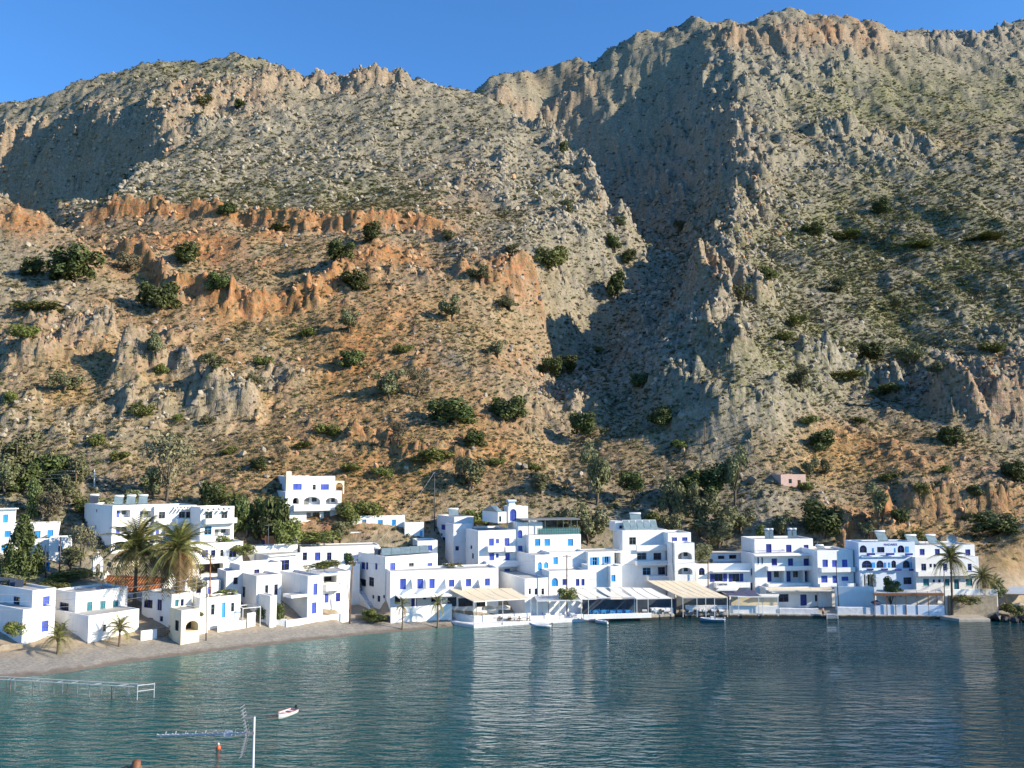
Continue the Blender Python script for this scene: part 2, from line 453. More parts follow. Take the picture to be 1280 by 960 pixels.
tan_z = zone([(480,570,280,90,1.),(400,450,190,110,.95),(150,480,240,100,.8),(350,340,250,60,.5),(560,400,120,80,.6),(1080,570,150,40,.9),(1180,640,150,40,.9),(1255,690,70,50,.9),(800,580,110,40,.5),(250,560,140,60,.6),(450,270,220,16,.5),(1120,175,120,20,.4),(80,470,100,80,.35)])
rock_z = zone([(110,470,150,80,.85),(300,500,100,60,.65),(720,320,70,70,.95),(660,220,110,60,.55),(400,190,260,60,.22),(850,440,90,90,.9),(870,200,120,130,.9),(1230,470,90,60,.9),(1000,90,110,60,.9),
               (480,95,90,30,.9),(280,130,110,40,.8),(80,200,120,50,.9),(700,500,70,60,.6),(1060,200,120,25,.7),(1250,60,90,40,.5),(60,400,60,40,.7),(950,500,150,60,.45),(560,330,120,30,.4)])
patch = fbm(XX / 30, YY / 30, 4, 90)
SOIL = np.clip(np.maximum(SOIL, soil_z * (0.65 + 0.9 * patch)), 0, 1) * wild
GREEN = np.clip(green_z * (0.7 + 0.8 * fbm(XX / 24, YY / 24, 4, 95)), 0, 1) * wild
TAN = np.clip(tan_z * (0.85 + 0.5 * fbm(XX / 20, YY / 20, 3, 97)), 0, 1)
ROCK = np.clip(np.maximum(ROCK, rock_z * (0.62 + 0.9 * fbm(XX / 26, YY / 26, 4, 99))), 0, 1) * wild

# relief: broad ribs, gullies, then angular tilted blocks at several sizes
FARM = np.clip(YY / 300.0, 0.6, 3.0)
RIGHT = sstep(930, 1010, PXG) * sstep(210, 260, YY)
ZZ += wild * FARM * (2.4 * fbm(XX / 60, YY / 75, 3, 1) + 1.5 * fbm(XX / 22, YY / 24, 4, 5))
ZZ += wild * RIGHT * FARM * (1 - sstep(620, 860, YY)) * (2.8 * (ridged(XX / 75 + .2 * warp2, YY / 95, 3, 26) - .9) + 1.6 * fbm(XX / 30, YY / 60, 3, 28))
WALL = zone([(840,200,110,110,1.),(900,120,60,50,.8),(800,330,60,80,.8),(100,200,120,50,.9),(870,400,80,90,.8)]) * wild
ZZ += WALL * FARM * (3.2 * (ridged(XX / 17 + .3 * warp2, YY / 38, 4, 30) - .9) + 1.6 * fbm(XX / 9, YY / 14, 3, 33))
ZZ += wild * ROCK * FARM * 3.0 * (ridged(XX / 26, YY / 30, 4, 20) - 0.9)
def blocks(size, amp, seed, mask, tilt=0.9, wob=0.35):
    wx = XX / size + wob * gnoise(XX / size * 1.3, YY / size * 1.3, seed + 70); wy = YY / size + wob * gnoise(XX / size * 1.3 + 9, YY / size * 1.3, seed + 71)
    f1, f2, h, ox, oy = cells(wx, wy, seed)
    r = _rv[h]
    edge = sstep(0.0, 0.16, f2 - f1)
    z = (0.55 + 0.9 * r[:, :, 2] if r.ndim == 3 else 0) + tilt * (r[:, :, 3] * ox + r[:, :, 0] * oy)
    return amp * mask * np.maximum(z, -0.15) * (0.35 + 0.65 * edge)
bm = np.clip(0.08 + 0.16 * (1 - TAN) + 0.95 * ROCK + 0.45 * SOIL, 0, 1) * wild
gap = sstep(-0.25, 0.45, fbm(XX / 9, YY / 9, 3, 120) + 0.5 * ROCK)
NEARR = 1 - sstep(330, 420, YY)
ZZ += blocks(6.0, 1.7, 141, CLF * wild) + blocks(2.8, .8, 142, CLF * wild)
ZZ += blocks(7.0, 2.1, 143, NEARR * np.clip(ROCK * 1.3 - .25, 0, 1) * wild)
ZZ += blocks(11.0, 3.8, 131, ROCK * wild * sstep(-.1, .5, fbm(XX / 40, YY / 40, 3, 124) + .45 * ROCK))
FB = np.clip(YY / 420.0, 1.0, 1.35); FAR = sstep(330, 480, YY)
CALM = 1 - .75 * sstep(640, 820, YY)
ZZ += blocks(8.0, 2.6, 134, FAR * CALM * bm * gap * (.12 + .88 * ROCK))
SMO = 1 - .45 * FAR * (1 - ROCK)
ZZ += blocks(4.6, 2.0, 132, bm * gap * FB * CALM * SMO)
ZZ += blocks(2.3, 1.05, 133, np.clip(bm * (0.3 + gap), 0, 1) * FB)
ZZ += wild * 0.22 * fbm(XX / 1.6, YY / 1.6, 2, 140)
ZZ += wild * np.clip(YY / 500 - 0.5, 0, 1) * 0.9 * fbm(XX / 6.5, YY / 6.5, 2, 145)
# beach: a plain pebble slope down to the shoreline seen in the photograph
_sx = [-300, -100, 0, 100, 200, 300, 400, 470, 520, 560, 575, 600, 640]
_sy = [884, 861, 850, 840, 824, 811.5, 799.5, 792, 788, 784, 779, 772, 769]
_sd = [PZ(x, y, 0).y for x, y in zip(_sx, _sy)]
PXA = 640 + FPX * AA / _c
SH = np.interp(PXA, _sx, _sd)
_bz = np.where(YY > SH, (YY - SH) * .15 + .25 * np.tanh((YY - SH) / 1.5), (YY - SH) * .22)
_bw = (1 - sstep(-2, 5, YY - D0G)) * (PXA < 640)
ZZ = ZZ * (1 - _bw) + np.clip(_bz, -9, 2.6) * _bw
# low alley beside the outside stair
_al = sstep(422, 432, PXA) * (1 - sstep(476, 486, PXA)) * (1 - sstep(177, 181, YY)) * (YY > 150)
ZZ = ZZ * (1 - _al) + np.minimum(ZZ, 1.0 + np.clip(YY - 162, 0, 30) * .05) * _al
# calm village shelf and beach
ZZ += (1 - wild) * 0.10 * fbm(XX / 3, YY / 3, 2, 150)
ZS = ZZ
_sl = np.abs(np.gradient(ZZ, axis=1) / np.maximum(np.gradient(YY, axis=1), 1e-3))

_lgu = np.linspace(0, 1, NR)
def ground_z(x, y):
    a = x / y; l = math.log(y)
    fa = (a - A0) / (A1 - A0) * (NC - 1); fl = float(np.interp(l, lg, np.arange(NR)))
    i = int(min(max(fa, 0), NC - 2)); j = int(min(max(fl, 0), NR - 2)); u = fa - i; v = fl - j
    return float(ZS[i, j] * (1 - u) * (1 - v) + ZS[i + 1, j] * u * (1 - v) + ZS[i, j + 1] * (1 - u) * v + ZS[i + 1, j + 1] * u * v)
def cast(px, py, dmin=None):
    """first place along the view ray through a photo pixel where it meets the ground"""
    d = ray(px, py); D = dmin or d0(px) + 8
    prev = None
    while D < 1400:
        t = D / d.y; z = CAMZ + d.z * t; g = ground_z(d.x * t, D)
        if g >= z:
            if prev is None: return Vector((d.x * t, D, g))
            lo, hi = prev, D
            for _ in range(18):
                m = (lo + hi) / 2; t = m / d.y
                if ground_z(d.x * t, m) >= CAMZ + d.z * t: hi = m
                else: lo = m
            t = hi / d.y
            return Vector((d.x * t, hi, ground_z(d.x * t, hi)))
        prev = D; D *= 1.003
    return None

def grid_mesh(name, X, Y, Z):
    nc, nr = X.shape
    me = bpy.data.meshes.new(name)
    co = np.stack([X, Y, Z], -1).reshape(-1, 3).astype(np.float32)
    idx = np.arange(nc * nr).reshape(nc, nr)
    q = np.stack([idx[:-1, :-1], idx[1:, :-1], idx[1:, 1:], idx[:-1, 1:]], -1).reshape(-1, 4).astype(np.int32)
    me.vertices.add(len(co)); me.vertices.foreach_set('co', co.ravel())
    me.loops.add(q.size); me.loops.foreach_set('vertex_index', q.ravel())
    me.polygons.add(len(q)); me.polygons.foreach_set('loop_start', np.arange(0, q.size, 4, dtype=np.int32))
    me.update(calc_edges=True)
    return me
ter = grid_mesh('hillside', XX, YY, ZZ)
att = ter.color_attributes.new('mask', 'FLOAT_COLOR', 'POINT')
att.data.foreach_set('color', np.stack([SOIL, GREEN, ROCK, TAN], -1).reshape(-1).astype(np.float32))
terrain = link('hillside', ter); tag(terrain, kind='structure')

def terrain_material():
    m, nt, bs = nodes_of('mountain_ground'); L = nt.links.new
    geo = nt.nodes.new('ShaderNodeNewGeometry'); pos = geo.outputs['Position']
    at = N(nt, 'ShaderNodeAttribute', _attribute_name='mask')
    sp = nt.nodes.new('ShaderNodeSeparateColor'); L(at.outputs['Color'], sp.inputs[0])
    soil, green, rock, tan = sp.outputs[0], sp.outputs[1], sp.outputs[2], at.outputs['Alpha']
    def noise(scale, detail=5.0, rough=0.6, dist=0.0):
        n = N(nt, 'ShaderNodeTexNoise', Scale=scale, Detail=detail, Roughness=rough, Distortion=dist); L(pos, n.inputs['Vector']); return n.outputs[0]
    nA = noise(0.035, 6); nB = noise(0.22, 6, 0.65); nC = noise(1.1, 5, 0.7); nD = noise(0.6, 4, 0.6)
    # grey limestone with warm patches
    rk = ramp(nt, [(0.25, (0.14, 0.125, 0.105)), (0.42, (0.30, 0.275, 0.235)), (0.6, (0.41, 0.37, 0.31)), (0.8, (0.48, 0.40, 0.30))]); L(nC, rk.inputs[0])
    gr = ramp(nt, [(0.3, (0.165, 0.143, 0.108)), (0.5, (0.275, 0.238, 0.178)), (0.7, (0.37, 0.31, 0.222))]); L(nB, gr.inputs[0])
    c = mixc(nt, math_(nt, 'MULTIPLY_ADD', rock, 0.75, True), gr.outputs[0], rk.outputs[0])
    nt.nodes[-2].inputs[2].default_value = 0.12
    # bedding layers of the limestone and cut earth banks
    mpz = N(nt, 'ShaderNodeMapping'); mpz.inputs['Scale'].default_value = (0.05, 0.05, 0.55); mpz.inputs['Rotation'].default_value = (R(9), R(-7), 0); L(pos, mpz.inputs['Vector'])
    nzs = N(nt, 'ShaderNodeTexNoise', Scale=1.0, Detail=5.0, Roughness=0.65); L(mpz.outputs[0], nzs.inputs['Vector'])
    band = ramp(nt, [(0.36, (0.62, 0.60, 0.58)), (0.47, (1.05, 1.03, 1.0)), (0.60, (0.88, 0.86, 0.83)), (0.7, (1.12, 1.08, 1.02))]); L(nzs.outputs[0], band.inputs[0])
    c = mixc(nt, math_(nt, 'MULTIPLY', rock, 0.7), c, mixc(nt, 1.0, c, band.outputs[0], 'MULTIPLY'))
    c = mixc(nt, math_(nt, 'MULTIPLY', green, 0.62), c, (0.235, 0.225, 0.115))
    # dry grass
    tn = ramp(nt, [(0.3, (0.27, 0.165, 0.075)), (0.55, (0.45, 0.275, 0.12)), (0.75, (0.54, 0.355, 0.17))]); L(nB, tn.inputs[0])
    ft = math_(nt, 'MULTIPLY', tan, ramp_out(nt, nD, 0.12, 0.46), True)
    ft = math_(nt, 'MULTIPLY', ft, math_(nt, 'SUBTRACT', 1.0, math_(nt, 'MULTIPLY', rock, 0.85), True))
    c = mixc(nt, ft, c, tn.outputs[0])
    # red-orange soil
    so = ramp(nt, [(0.28, (0.25, 0.10, 0.04)), (0.5, (0.43, 0.18, 0.07)), (0.72, (0.50, 0.26, 0.12))]); L(nB, so.inputs[0])
    fs = math_(nt, 'MULTIPLY', soil, ramp_out(nt, nD, 0.22, 0.52), True)
    c = mixc(nt, fs, c, so.outputs[0])
    # low green cushion scrub
    gn = ramp(nt, [(0.3, (0.075, 0.082, 0.03)), (0.6, (0.15, 0.15, 0.055)), (0.8, (0.22, 0.20, 0.075))]); L(nC, gn.inputs[0])
    fg = math_(nt, 'MULTIPLY', math_(nt, 'MULTIPLY_ADD', green, 1.0, True), ramp_out(nt, noise(0.45, 5, 0.7), 0.44, 0.56), True)
    c = mixc(nt, math_(nt, 'MULTIPLY', fg, 0.85), c, gn.outputs[0])
    # sparse dark dots of dwarf shrubs everywhere
    vo = N(nt, 'ShaderNodeTexVoronoi', Scale=0.55); L(pos, vo.inputs['Vector'])
    dots = ramp(nt, [(0.22, (1, 1, 1)), (0.36, (0, 0, 0))]); L(vo.outputs['Distance'], dots.inputs[0])
    fd = math_(nt, 'MULTIPLY', dots.outputs[0], ramp_out(nt, nB, 0.36, 0.55), True)
    fd = math_(nt, 'MULTIPLY', fd, 0.8)
    c = mixc(nt, fd, c, (0.11, 0.105, 0.055))
    # beach: pebbles, wet at the waterline; the village shelf is trodden pale earth
    sx = nt.nodes.new('ShaderNodeSeparateXYZ'); L(pos, sx.inputs[0]); z = sx.outputs[2]
    pb = ramp(nt, [(0.3, (0.175, 0.162, 0.135)), (0.5, (0.275, 0.252, 0.215)), (0.7, (0.37, 0.342, 0.295))]); L(noise(2.2, 6, 0.75), pb.inputs[0])
    earth = ramp(nt, [(0.3, (0.27, 0.21, 0.14)), (0.7, (0.41, 0.335, 0.24))]); L(nC, earth.inputs[0])
    zn = math_(nt, 'ADD', z, math_(nt, 'MULTIPLY', nD, 0.6))
    low = math_(nt, 'SUBTRACT', 1.0, ramp_out(nt, math_(nt, 'MULTIPLY', zn, 0.1), 0.5, 0.9), True)
    c = mixc(nt, low, c, earth.outputs[0])
    bch = math_(nt, 'SUBTRACT', 1.0, ramp_out(nt, math_(nt, 'MULTIPLY', zn, 0.1), 0.14, 0.22), True)
    c = mixc(nt, bch, c, pb.outputs[0])
    wet = math_(nt, 'SUBTRACT', 1.0, ramp_out(nt, math_(nt, 'MULTIPLY', zn, 0.1), 0.05, 0.075), True)
    c = mixc(nt, math_(nt, 'MULTIPLY', wet, 0.75), c, (0.13, 0.10, 0.08))
    L(c, bs.inputs['Base Color'])
    bs.inputs['Roughness'].default_value = 0.92; bs.inputs['Specular IOR Level'].default_value = 0.15
    b1 = N(nt, 'ShaderNodeBump', Strength=0.9, Distance=0.55)
    hb = math_(nt, 'MULTIPLY', math_(nt, 'ADD', math_(nt, 'ADD', nC, math_(nt, 'MULTIPLY', nzs.outputs[0], math_(nt, 'MULTIPLY', rock, 1.6))), math_(nt, 'MULTIPLY', nD, 1.2)), ramp_out(nt, math_(nt, 'MULTIPLY', z, 0.05), 0.1, 0.9))
    L(hb, b1.inputs['Height']); L(b1.outputs[0], bs.inputs['Normal'])
    return m
def ramp_out(nt, sock, a, b):
    n = N(nt, 'ShaderNodeMapRange', _clamp=True); n.inputs[1].default_value = a; n.inputs[2].default_value = b
    nt.links.new(sock, n.inputs[0]); return n.outputs[0]
ter.materials.append(terrain_material())
print('terrain', round(time.time() - T0, 1))

# ================================================================== sea
def water_material():
    m, nt, bs = nodes_of('sea_water'); L = nt.links.new
    geo = nt.nodes.new('ShaderNodeNewGeometry'); pos = geo.outputs['Position']
    mp = N(nt, 'ShaderNodeMapping'); mp.inputs['Rotation'].default_value = (0, 0, R(5)); mp.inputs['Scale'].default_value = (0.33, 1.0, 1.0)
    L(pos, mp.inputs['Vector'])
    def nz(scale, det, rough, src):
        n = N(nt, 'ShaderNodeTexNoise', Scale=scale, Detail=det, Roughness=rough, Distortion=0.4); L(src, n.inputs['Vector']); return n.outputs[0]
    big = nz(0.13, 2, 0.5, mp.outputs[0]); mid = nz(0.95, 3, 0.5, mp.outputs[0]); fine = nz(2.9, 3, 0.55, mp.outputs[0])
    calm = nz(0.025, 3, 0.5, pos)
    h = math_(nt, 'ADD', math_(nt, 'MULTIPLY', big, 0.5), math_(nt, 'MULTIPLY', mid, 0.62))
    h = math_(nt, 'ADD', h, math_(nt, 'MULTIPLY', fine, 0.09))
    bp = N(nt, 'ShaderNodeBump', Distance=1.3, Strength=0.55); L(h, bp.inputs['Height'])
    st = ramp_out(nt, calm, 0.35, 0.65)
    L(math_(nt, 'MULTIPLY_ADD', st, 0.3), bp.inputs['Strength']); nt.nodes[-1].inputs[2].default_value = 0.42
    L(bp.outputs[0], bs.inputs['Normal'])
    # the water itself: green over the pale shallows, deep blue further right
    sx = nt.nodes.new('ShaderNodeSeparateXYZ'); L(pos, sx.inputs[0])
    f = ramp_out(nt, math_(nt, 'ADD', sx.outputs[0], math_(nt, 'MULTIPLY', calm, 40.0)), -45.0, 60.0)
    c = mixc(nt, f, (0.002, 0.088, 0.078), (0.001, 0.034, 0.046))
    # pale shallows over the pebble bed along the beach
    a_ = PZ(0, 850, 0); b_ = PZ(560, 784, 0); nrm = Vector((-(b_.y - a_.y), b_.x - a_.x, 0)).normalized()
    dt = N(nt, 'ShaderNodeVectorMath', _operation='DOT_PRODUCT'); L(pos, dt.inputs[0]); dt.inputs[1].default_value = nrm
    dist = math_(nt, 'SUBTRACT', dt.outputs['Value'], a_.dot(nrm))
    sh = ramp_out(nt, math_(nt, 'ADD', dist, math_(nt, 'MULTIPLY', calm, 8.0)), -16.0, 6.0)
    sh = math_(nt, 'MULTIPLY', sh, ramp_out(nt, sx.outputs[0], 2.0, -12.0))
    c = mixc(nt, math_(nt, 'MULTIPLY', sh, 0.8), c, (0.075, 0.185, 0.155))
    L(c, bs.inputs['Base Color'])
    bs.inputs['Roughness'].default_value = 0.015
    bs.inputs['IOR'].default_value = 1.36
    return m
w = MB(); w.quad((-6000, -3000, 0), (6000, -3000, 0), (6000, 9000, 0), (-6000, 9000, 0))
sea = w.build('sea', water_material()); tag(sea, kind='structure')

# ================================================================== palette
M = {}
M['white'] = simple('whitewash', (0.85, 0.845, 0.82), 0.85, 0.05, 0.6, 0.35, 3.0, dirt=0.38, dirtcol=(0.60, 0.56, 0.50), spec=0.2, per_object=0.07)
M['shaded_white'] = simple('shaded_whitewash', (0.70, 0.70, 0.71), 0.85, 0.07, 0.6, 0.25, 5.0, dirt=0.35, dirtcol=(0.50, 0.47, 0.43), spec=0.2)  # darker copy of the whitewash, shade put into the colour
M['skylit_white'] = simple('skylit_whitewash', (0.66, 0.74, 0.84), 0.85, 0.04, 0.6, 0.2, 5.0, dirt=0.15, dirtcol=(0.55, 0.60, 0.66), spec=0.2)  # white wall colour with the blue of skylight painted in
M['cream'] = simple('cream_plaster', (0.74, 0.66, 0.49), 0.9, 0.08, 0.8, 0.25, 5.0, dirt=0.3, dirtcol=(0.45, 0.36, 0.25), spec=0.2)
M['pink'] = simple('pink_plaster', (0.60, 0.42, 0.36), 0.9, 0.12, 0.8, 0.3, 4.0, dirt=0.5, dirtcol=(0.40, 0.30, 0.25), spec=0.2)
M['ochre'] = simple('ochre_plaster', (0.58, 0.27, 0.13), 0.9, 0.12, 0.8, 0.3, 4.0, dirt=0.4, dirtcol=(0.36, 0.2, 0.12), spec=0.2)
M['roofgrey'] = simple('grey_roof_screed', (0.42, 0.41, 0.39), 0.9, 0.2, 0.5, 0.2, 4.0, dirt=0.5, dirtcol=(0.25, 0.23, 0.2), spec=0.2)
M['blue'] = simple('blue_paint', (0.055, 0.095, 0.44), 0.45, 0.2, 1.2, per_object=0.3)
M['navy'] = simple('navy_paint', (0.022, 0.036, 0.24), 0.45, 0.2, 1.2, per_object=0.3)
M['sky'] = simple('sky_blue_paint', (0.04, 0.30, 0.66), 0.45, 0.15, 1.2, per_object=0.25)
M['teal'] = simple('teal_paint', (0.02, 0.16, 0.21), 0.45, 0.2, 1.2, per_object=0.25)
M['greyp'] = simple('grey_paint', (0.18, 0.19, 0.19), 0.5, 0.15, 1.2, per_object=0.25)
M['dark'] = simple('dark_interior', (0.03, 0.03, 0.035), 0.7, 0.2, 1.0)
def glass_mat():
    m, nt, bs = nodes_of('window_glass')
    bs.inputs['Base Color'].default_value = (0.012, 0.016, 0.022, 1); bs.inputs['Roughness'].default_value = 0.07
    return m
M['glass'] = glass_mat()
M['metal'] = simple('painted_white_metal', (0.74, 0.74, 0.73), 0.4, 0.08, 2.0)
M['steel'] = simple('galvanised_steel', (0.46, 0.47, 0.48), 0.4, 0.15, 3.0, metallic=0.6)
M['darkmetal'] = simple('dark_metal', (0.05, 0.05, 0.055), 0.5, 0.2, 2.0)
M['green'] = simple('green_railing_paint', (0.03, 0.20, 0.17), 0.45, 0.15, 2.0)
M['panel'] = simple('solar_glass', (0.045, 0.055, 0.075), 0.12, 0.2, 1.0, spec=0.6)
M['panel2'] = simple('pale_solar_glass', (0.20, 0.27, 0.29), 0.2, 0.2, 1.0, spec=0.6)
M['wood'] = simple('weathered_wood', (0.17, 0.10, 0.06), 0.85, 0.25, 4.0, 0.3, 20)
M['wood2'] = simple('brown_stained_wood', (0.22, 0.085, 0.035), 0.6, 0.25, 4.0, 0.2, 20)
M['canvas'] = simple('cream_canvas', (0.72, 0.61, 0.43), 0.9, 0.06, 1.0, 0.15, 3.0, dirt=0.25, dirtcol=(0.5, 0.38, 0.24), spec=0.1)
M['canvasw'] = simple('off_white_canvas', (0.72, 0.69, 0.61), 0.9, 0.06, 1.0, 0.15, 3.0, dirt=0.3, dirtcol=(0.5, 0.46, 0.4), spec=0.1)
M['canvasg'] = simple('grey_blue_roofing', (0.36, 0.40, 0.44), 0.6, 0.12, 1.0, 0.1, 3.0, dirt=0.3)
M['canvasn'] = simple('dark_blue_canvas', (0.06, 0.065, 0.12), 0.85, 0.15, 1.0, 0.15, 3.0)
M['concrete'] = simple('quay_concrete', (0.40, 0.36, 0.30), 0.9, 0.15, 0.8, 0.4, 4.0, dirt=0.5, dirtcol=(0.22, 0.17, 0.12), spec=0.2)
def quay_mat():
    m, nt, bs = nodes_of('quay_concrete_wet_foot'); L = nt.links.new
    geo = nt.nodes.new('ShaderNodeNewGeometry'); sx = nt.nodes.new('ShaderNodeSeparateXYZ'); L(geo.outputs['Position'], sx.inputs[0])
    n1 = N(nt, 'ShaderNodeTexNoise', Scale=0.9, Detail=6.0, Roughness=0.7); L(geo.outputs['Position'], n1.inputs['Vector'])
    r1 = ramp(nt, [(0.3, (0.30, 0.26, 0.21)), (0.7, (0.50, 0.46, 0.39))]); L(n1.outputs[0], r1.inputs[0])
    z = math_(nt, 'ADD', sx.outputs[2], math_(nt, 'MULTIPLY', n1.outputs[0], 0.5))
    mr = N(nt, 'ShaderNodeMapRange', _clamp=True); mr.inputs[1].default_value = .62; mr.inputs[2].default_value = .78; L(z, mr.inputs[0])
    L(mixc(nt, mr.outputs[0], (0.035, 0.03, 0.024), r1.outputs[0]), bs.inputs['Base Color']); bs.inputs['Roughness'].default_value = .85
    bp = N(nt, 'ShaderNodeBump', Strength=.5, Distance=.06); L(n1.outputs[0], bp.inputs['Height']); L(bp.outputs[0], bs.inputs['Normal'])
    return m
M['quay'] = quay_mat()
M['whitestone'] = simple('whitewashed_stone', (0.72, 0.72, 0.72), 0.9, 0.14, 1.4, 0.9, 2.2, dirt=0.45, dirtcol=(0.42, 0.36, 0.3), spec=0.2)
M['wetrock'] = simple('wet_dark_rock', (0.035, 0.03, 0.026), 0.5, 0.4, 1.2, 0.9, 2.5)
M['rock'] = simple('shore_rock', (0.27, 0.23, 0.18), 0.92, 0.3, 0.9, 0.9, 1.6, spec=0.15)
M['rubble'] = simple('dry_stone', (0.36, 0.30, 0.22), 0.92, 0.25, 1.6, 0.9, 2.2, spec=0.15)
M['terracotta'] = simple('terracotta_tile', (0.45, 0.17, 0.07), 0.85, 0.3, 1.6, 0.3, 6, dirt=0.4, dirtcol=(0.26, 0.13, 0.08))
M['brown_lattice'] = simple('brown_lattice', (0.16, 0.12, 0.10), 0.8, 0.2, 2)
M['red'] = simple('red_paint', (0.5, 0.06, 0.03), 0.4, 0.15, 2)
M['orange'] = simple('orange_plastic', (0.62, 0.12, 0.03), 0.4, 0.12, 2)
M['black'] = simple('black_plastic', (0.018, 0.018, 0.02), 0.4, 0.2, 2)
M['rubber'] = simple('pale_grey_rubber', (0.55, 0.57, 0.60), 0.5, 0.08, 2)
M['boatwhite'] = simple('boat_gelcoat', (0.76, 0.76, 0.77), 0.3, 0.05, 2)
M['boatblue'] = simple('boat_blue_hull', (0.16, 0.25, 0.36), 0.4, 0.08, 2)
M['boatred'] = simple('boat_dull_red_deck', (0.36, 0.14, 0.13), 0.5, 0.12, 2)
PAINT = dict(b='blue', n='navy', s='sky', t='teal', g='greyp', w='metal', k='dark', o='wood2', c='cream')

# ================================================================== houses
Z = Vector((0, 0, 1))
class Vol:
    """one block of a house: left edge of its side wall, front corner, right edge (photo columns), roof row, distance"""
    def __init__(s, xs, x0, x1, yt, D, yaw, yb=None, dep=None, base=None, mat='white', front=(), side=(), par=0.35, roof='roofgrey'):
        if yaw <= 12: yaw += 6
        y = R(yaw)
        s.u = Vector((math.cos(y), math.sin(y), 0)); s.v = Vector((-math.sin(y), math.cos(y), 0))
        top = P(x0, yt, D); s.C = Vector((top.x, top.y, 0)); s.z1 = top.z
        s.W = max(slide(top, s.u, x1), 0.8)
        if dep is None:
            dep = slide(top, s.v, xs) if xs is not None else 7.0
            if not (2.0 < dep < 20.0): dep = 7.0
        s.dep = dep
        if base is not None: s.z0 = base
        elif yb is not None: s.z0 = P(x0, yb, D).z
        else:
            s.z0 = min(ground_z(*(s.pt(a, b).xy)) for a in (0, s.W * .5, s.W) for b in (0, dep * .5, dep)) - 0.6
            s.z0 = min(s.z0, s.z1 - 1.5)
        s.front, s.side, s.mat, s.par, s.roofm = front, side, mat, par, roof
    def pt(s, a, t, z=0.0): return s.C + s.u * a + s.v * t + Z * z
    def fr(s, face='F'):
        """frame of a wall: origin, along, inward, length"""
        if face == 'F': return s.C, s.u, s.v, s.W
        return s.C + s.v * s.dep, -s.v, s.u, s.dep      # left side wall, running from the back to the front corner
    def on(s, px, py, face='F'):
        O, u, inn, L = s.fr(face)
        h = hit_plane(px, py, O, inn); return (h - O).dot(u), h.z
    def rect(s, r, face='F', m=0.12):
        O, u, inn, L = s.fr(face)
        ym = (r[1] + r[3]) / 2; xm = (r[0] + r[2]) / 2
        a, _ = s.on(r[0], ym, face); b, _ = s.on(r[2], ym, face); _, zt = s.on(xm, r[1], face); _, zb = s.on(xm, r[3], face)
        a, b = min(a, b), max(a, b); zb, zt = min(zb, zt), max(zb, zt)
        return max(a, m), min(b, L - m), max(zb, s.z0 + m), min(zt, s.z1 - m)
def arch_pts(a, b, zt, rise, n=8):
    c = (a + b) / 2; r = (b - a) / 2
    return [(c - r * math.cos(math.pi * i / n), zt - rise + rise * math.sin(math.pi * i / n)) for i in range(n + 1)]
def wall_face(mb, O, u, inn, L, z0, z1, holes, rev):
    """a wall with real openings; holes are (a, b, zb, zt, reveal depth, arch rise)"""
    xs = sorted({0.0, L, *[h[0] for h in holes], *[h[1] for h in holes]})
    zs = sorted({z0, z1, *[h[2] for h in holes], *[h[3] for h in holes]})
    W = lambda a, z, d=0.0: O + u * a + Z * z + inn * d
    for i in range(len(xs) - 1):
        for j in range(len(zs) - 1):
            a, b, c, d = xs[i], xs[i + 1], zs[j], zs[j + 1]
            if b - a < 1e-4 or d - c < 1e-4: continue
            mx, mz = (a + b) / 2, (c + d) / 2
            if any(h[0] < mx < h[1] and h[2] < mz < h[3] for h in holes): continue
            mb.quad(W(a, c), W(b, c), W(b, d), W(a, d))
    for a, b, zb, zt, dp, rise in holes:
        zk = zt - rise
        mb.quad(W(a, zb), W(a, zb, dp), W(b, zb, dp), W(b, zb))
        mb.quad(W(a, zb), W(a, zk), W(a, zk, dp), W(a, zb, dp))
        mb.quad(W(b, zb), W(b, zb, dp), W(b, zk, dp), W(b, zk))
        if rise <= 0: mb.quad(W(a, zt), W(b, zt), W(b, zt, dp), W(a, zt, dp))
        else:
            ap = arch_pts(a, b, zt, rise); n = len(ap)
            for i in range(n - 1):
                (p, q), (r, t) = ap[i], ap[i + 1]
                mb.quad(W(p, q), W(r, t), W(r, t, dp), W(p, q, dp))
                corner = (a, zt) if i < (n - 1) // 2 else (b, zt)
                mb.add([W(p, q), W(r, t), W(*corner)], [(0, 1, 2)])
            mb.add([W(a, zt), W(*ap[(n - 1) // 2]), W(b, zt)], [(0, 1, 2)])
def plate(mb, O, u, inn, a, b, zb, zt, d0_, d1_, mi=0):
    """a board standing in a wall opening, from depth d0_ (outer) to d1_"""
    W = lambda s, z, d: O + u * s + Z * z + inn * d
    v = [W(a, zb, d0_), W(b, zb, d0_), W(b, zt, d0_), W(a, zt, d0_), W(a, zb, d1_), W(b, zb, d1_), W(b, zt, d1_), W(a, zt, d1_)]
    mb.add(v, [(0,1,2,3),(7,6,5,4),(0,4,5,1),(1,5,6,2),(2,6,7,3),(3,7,4,0)], mi)
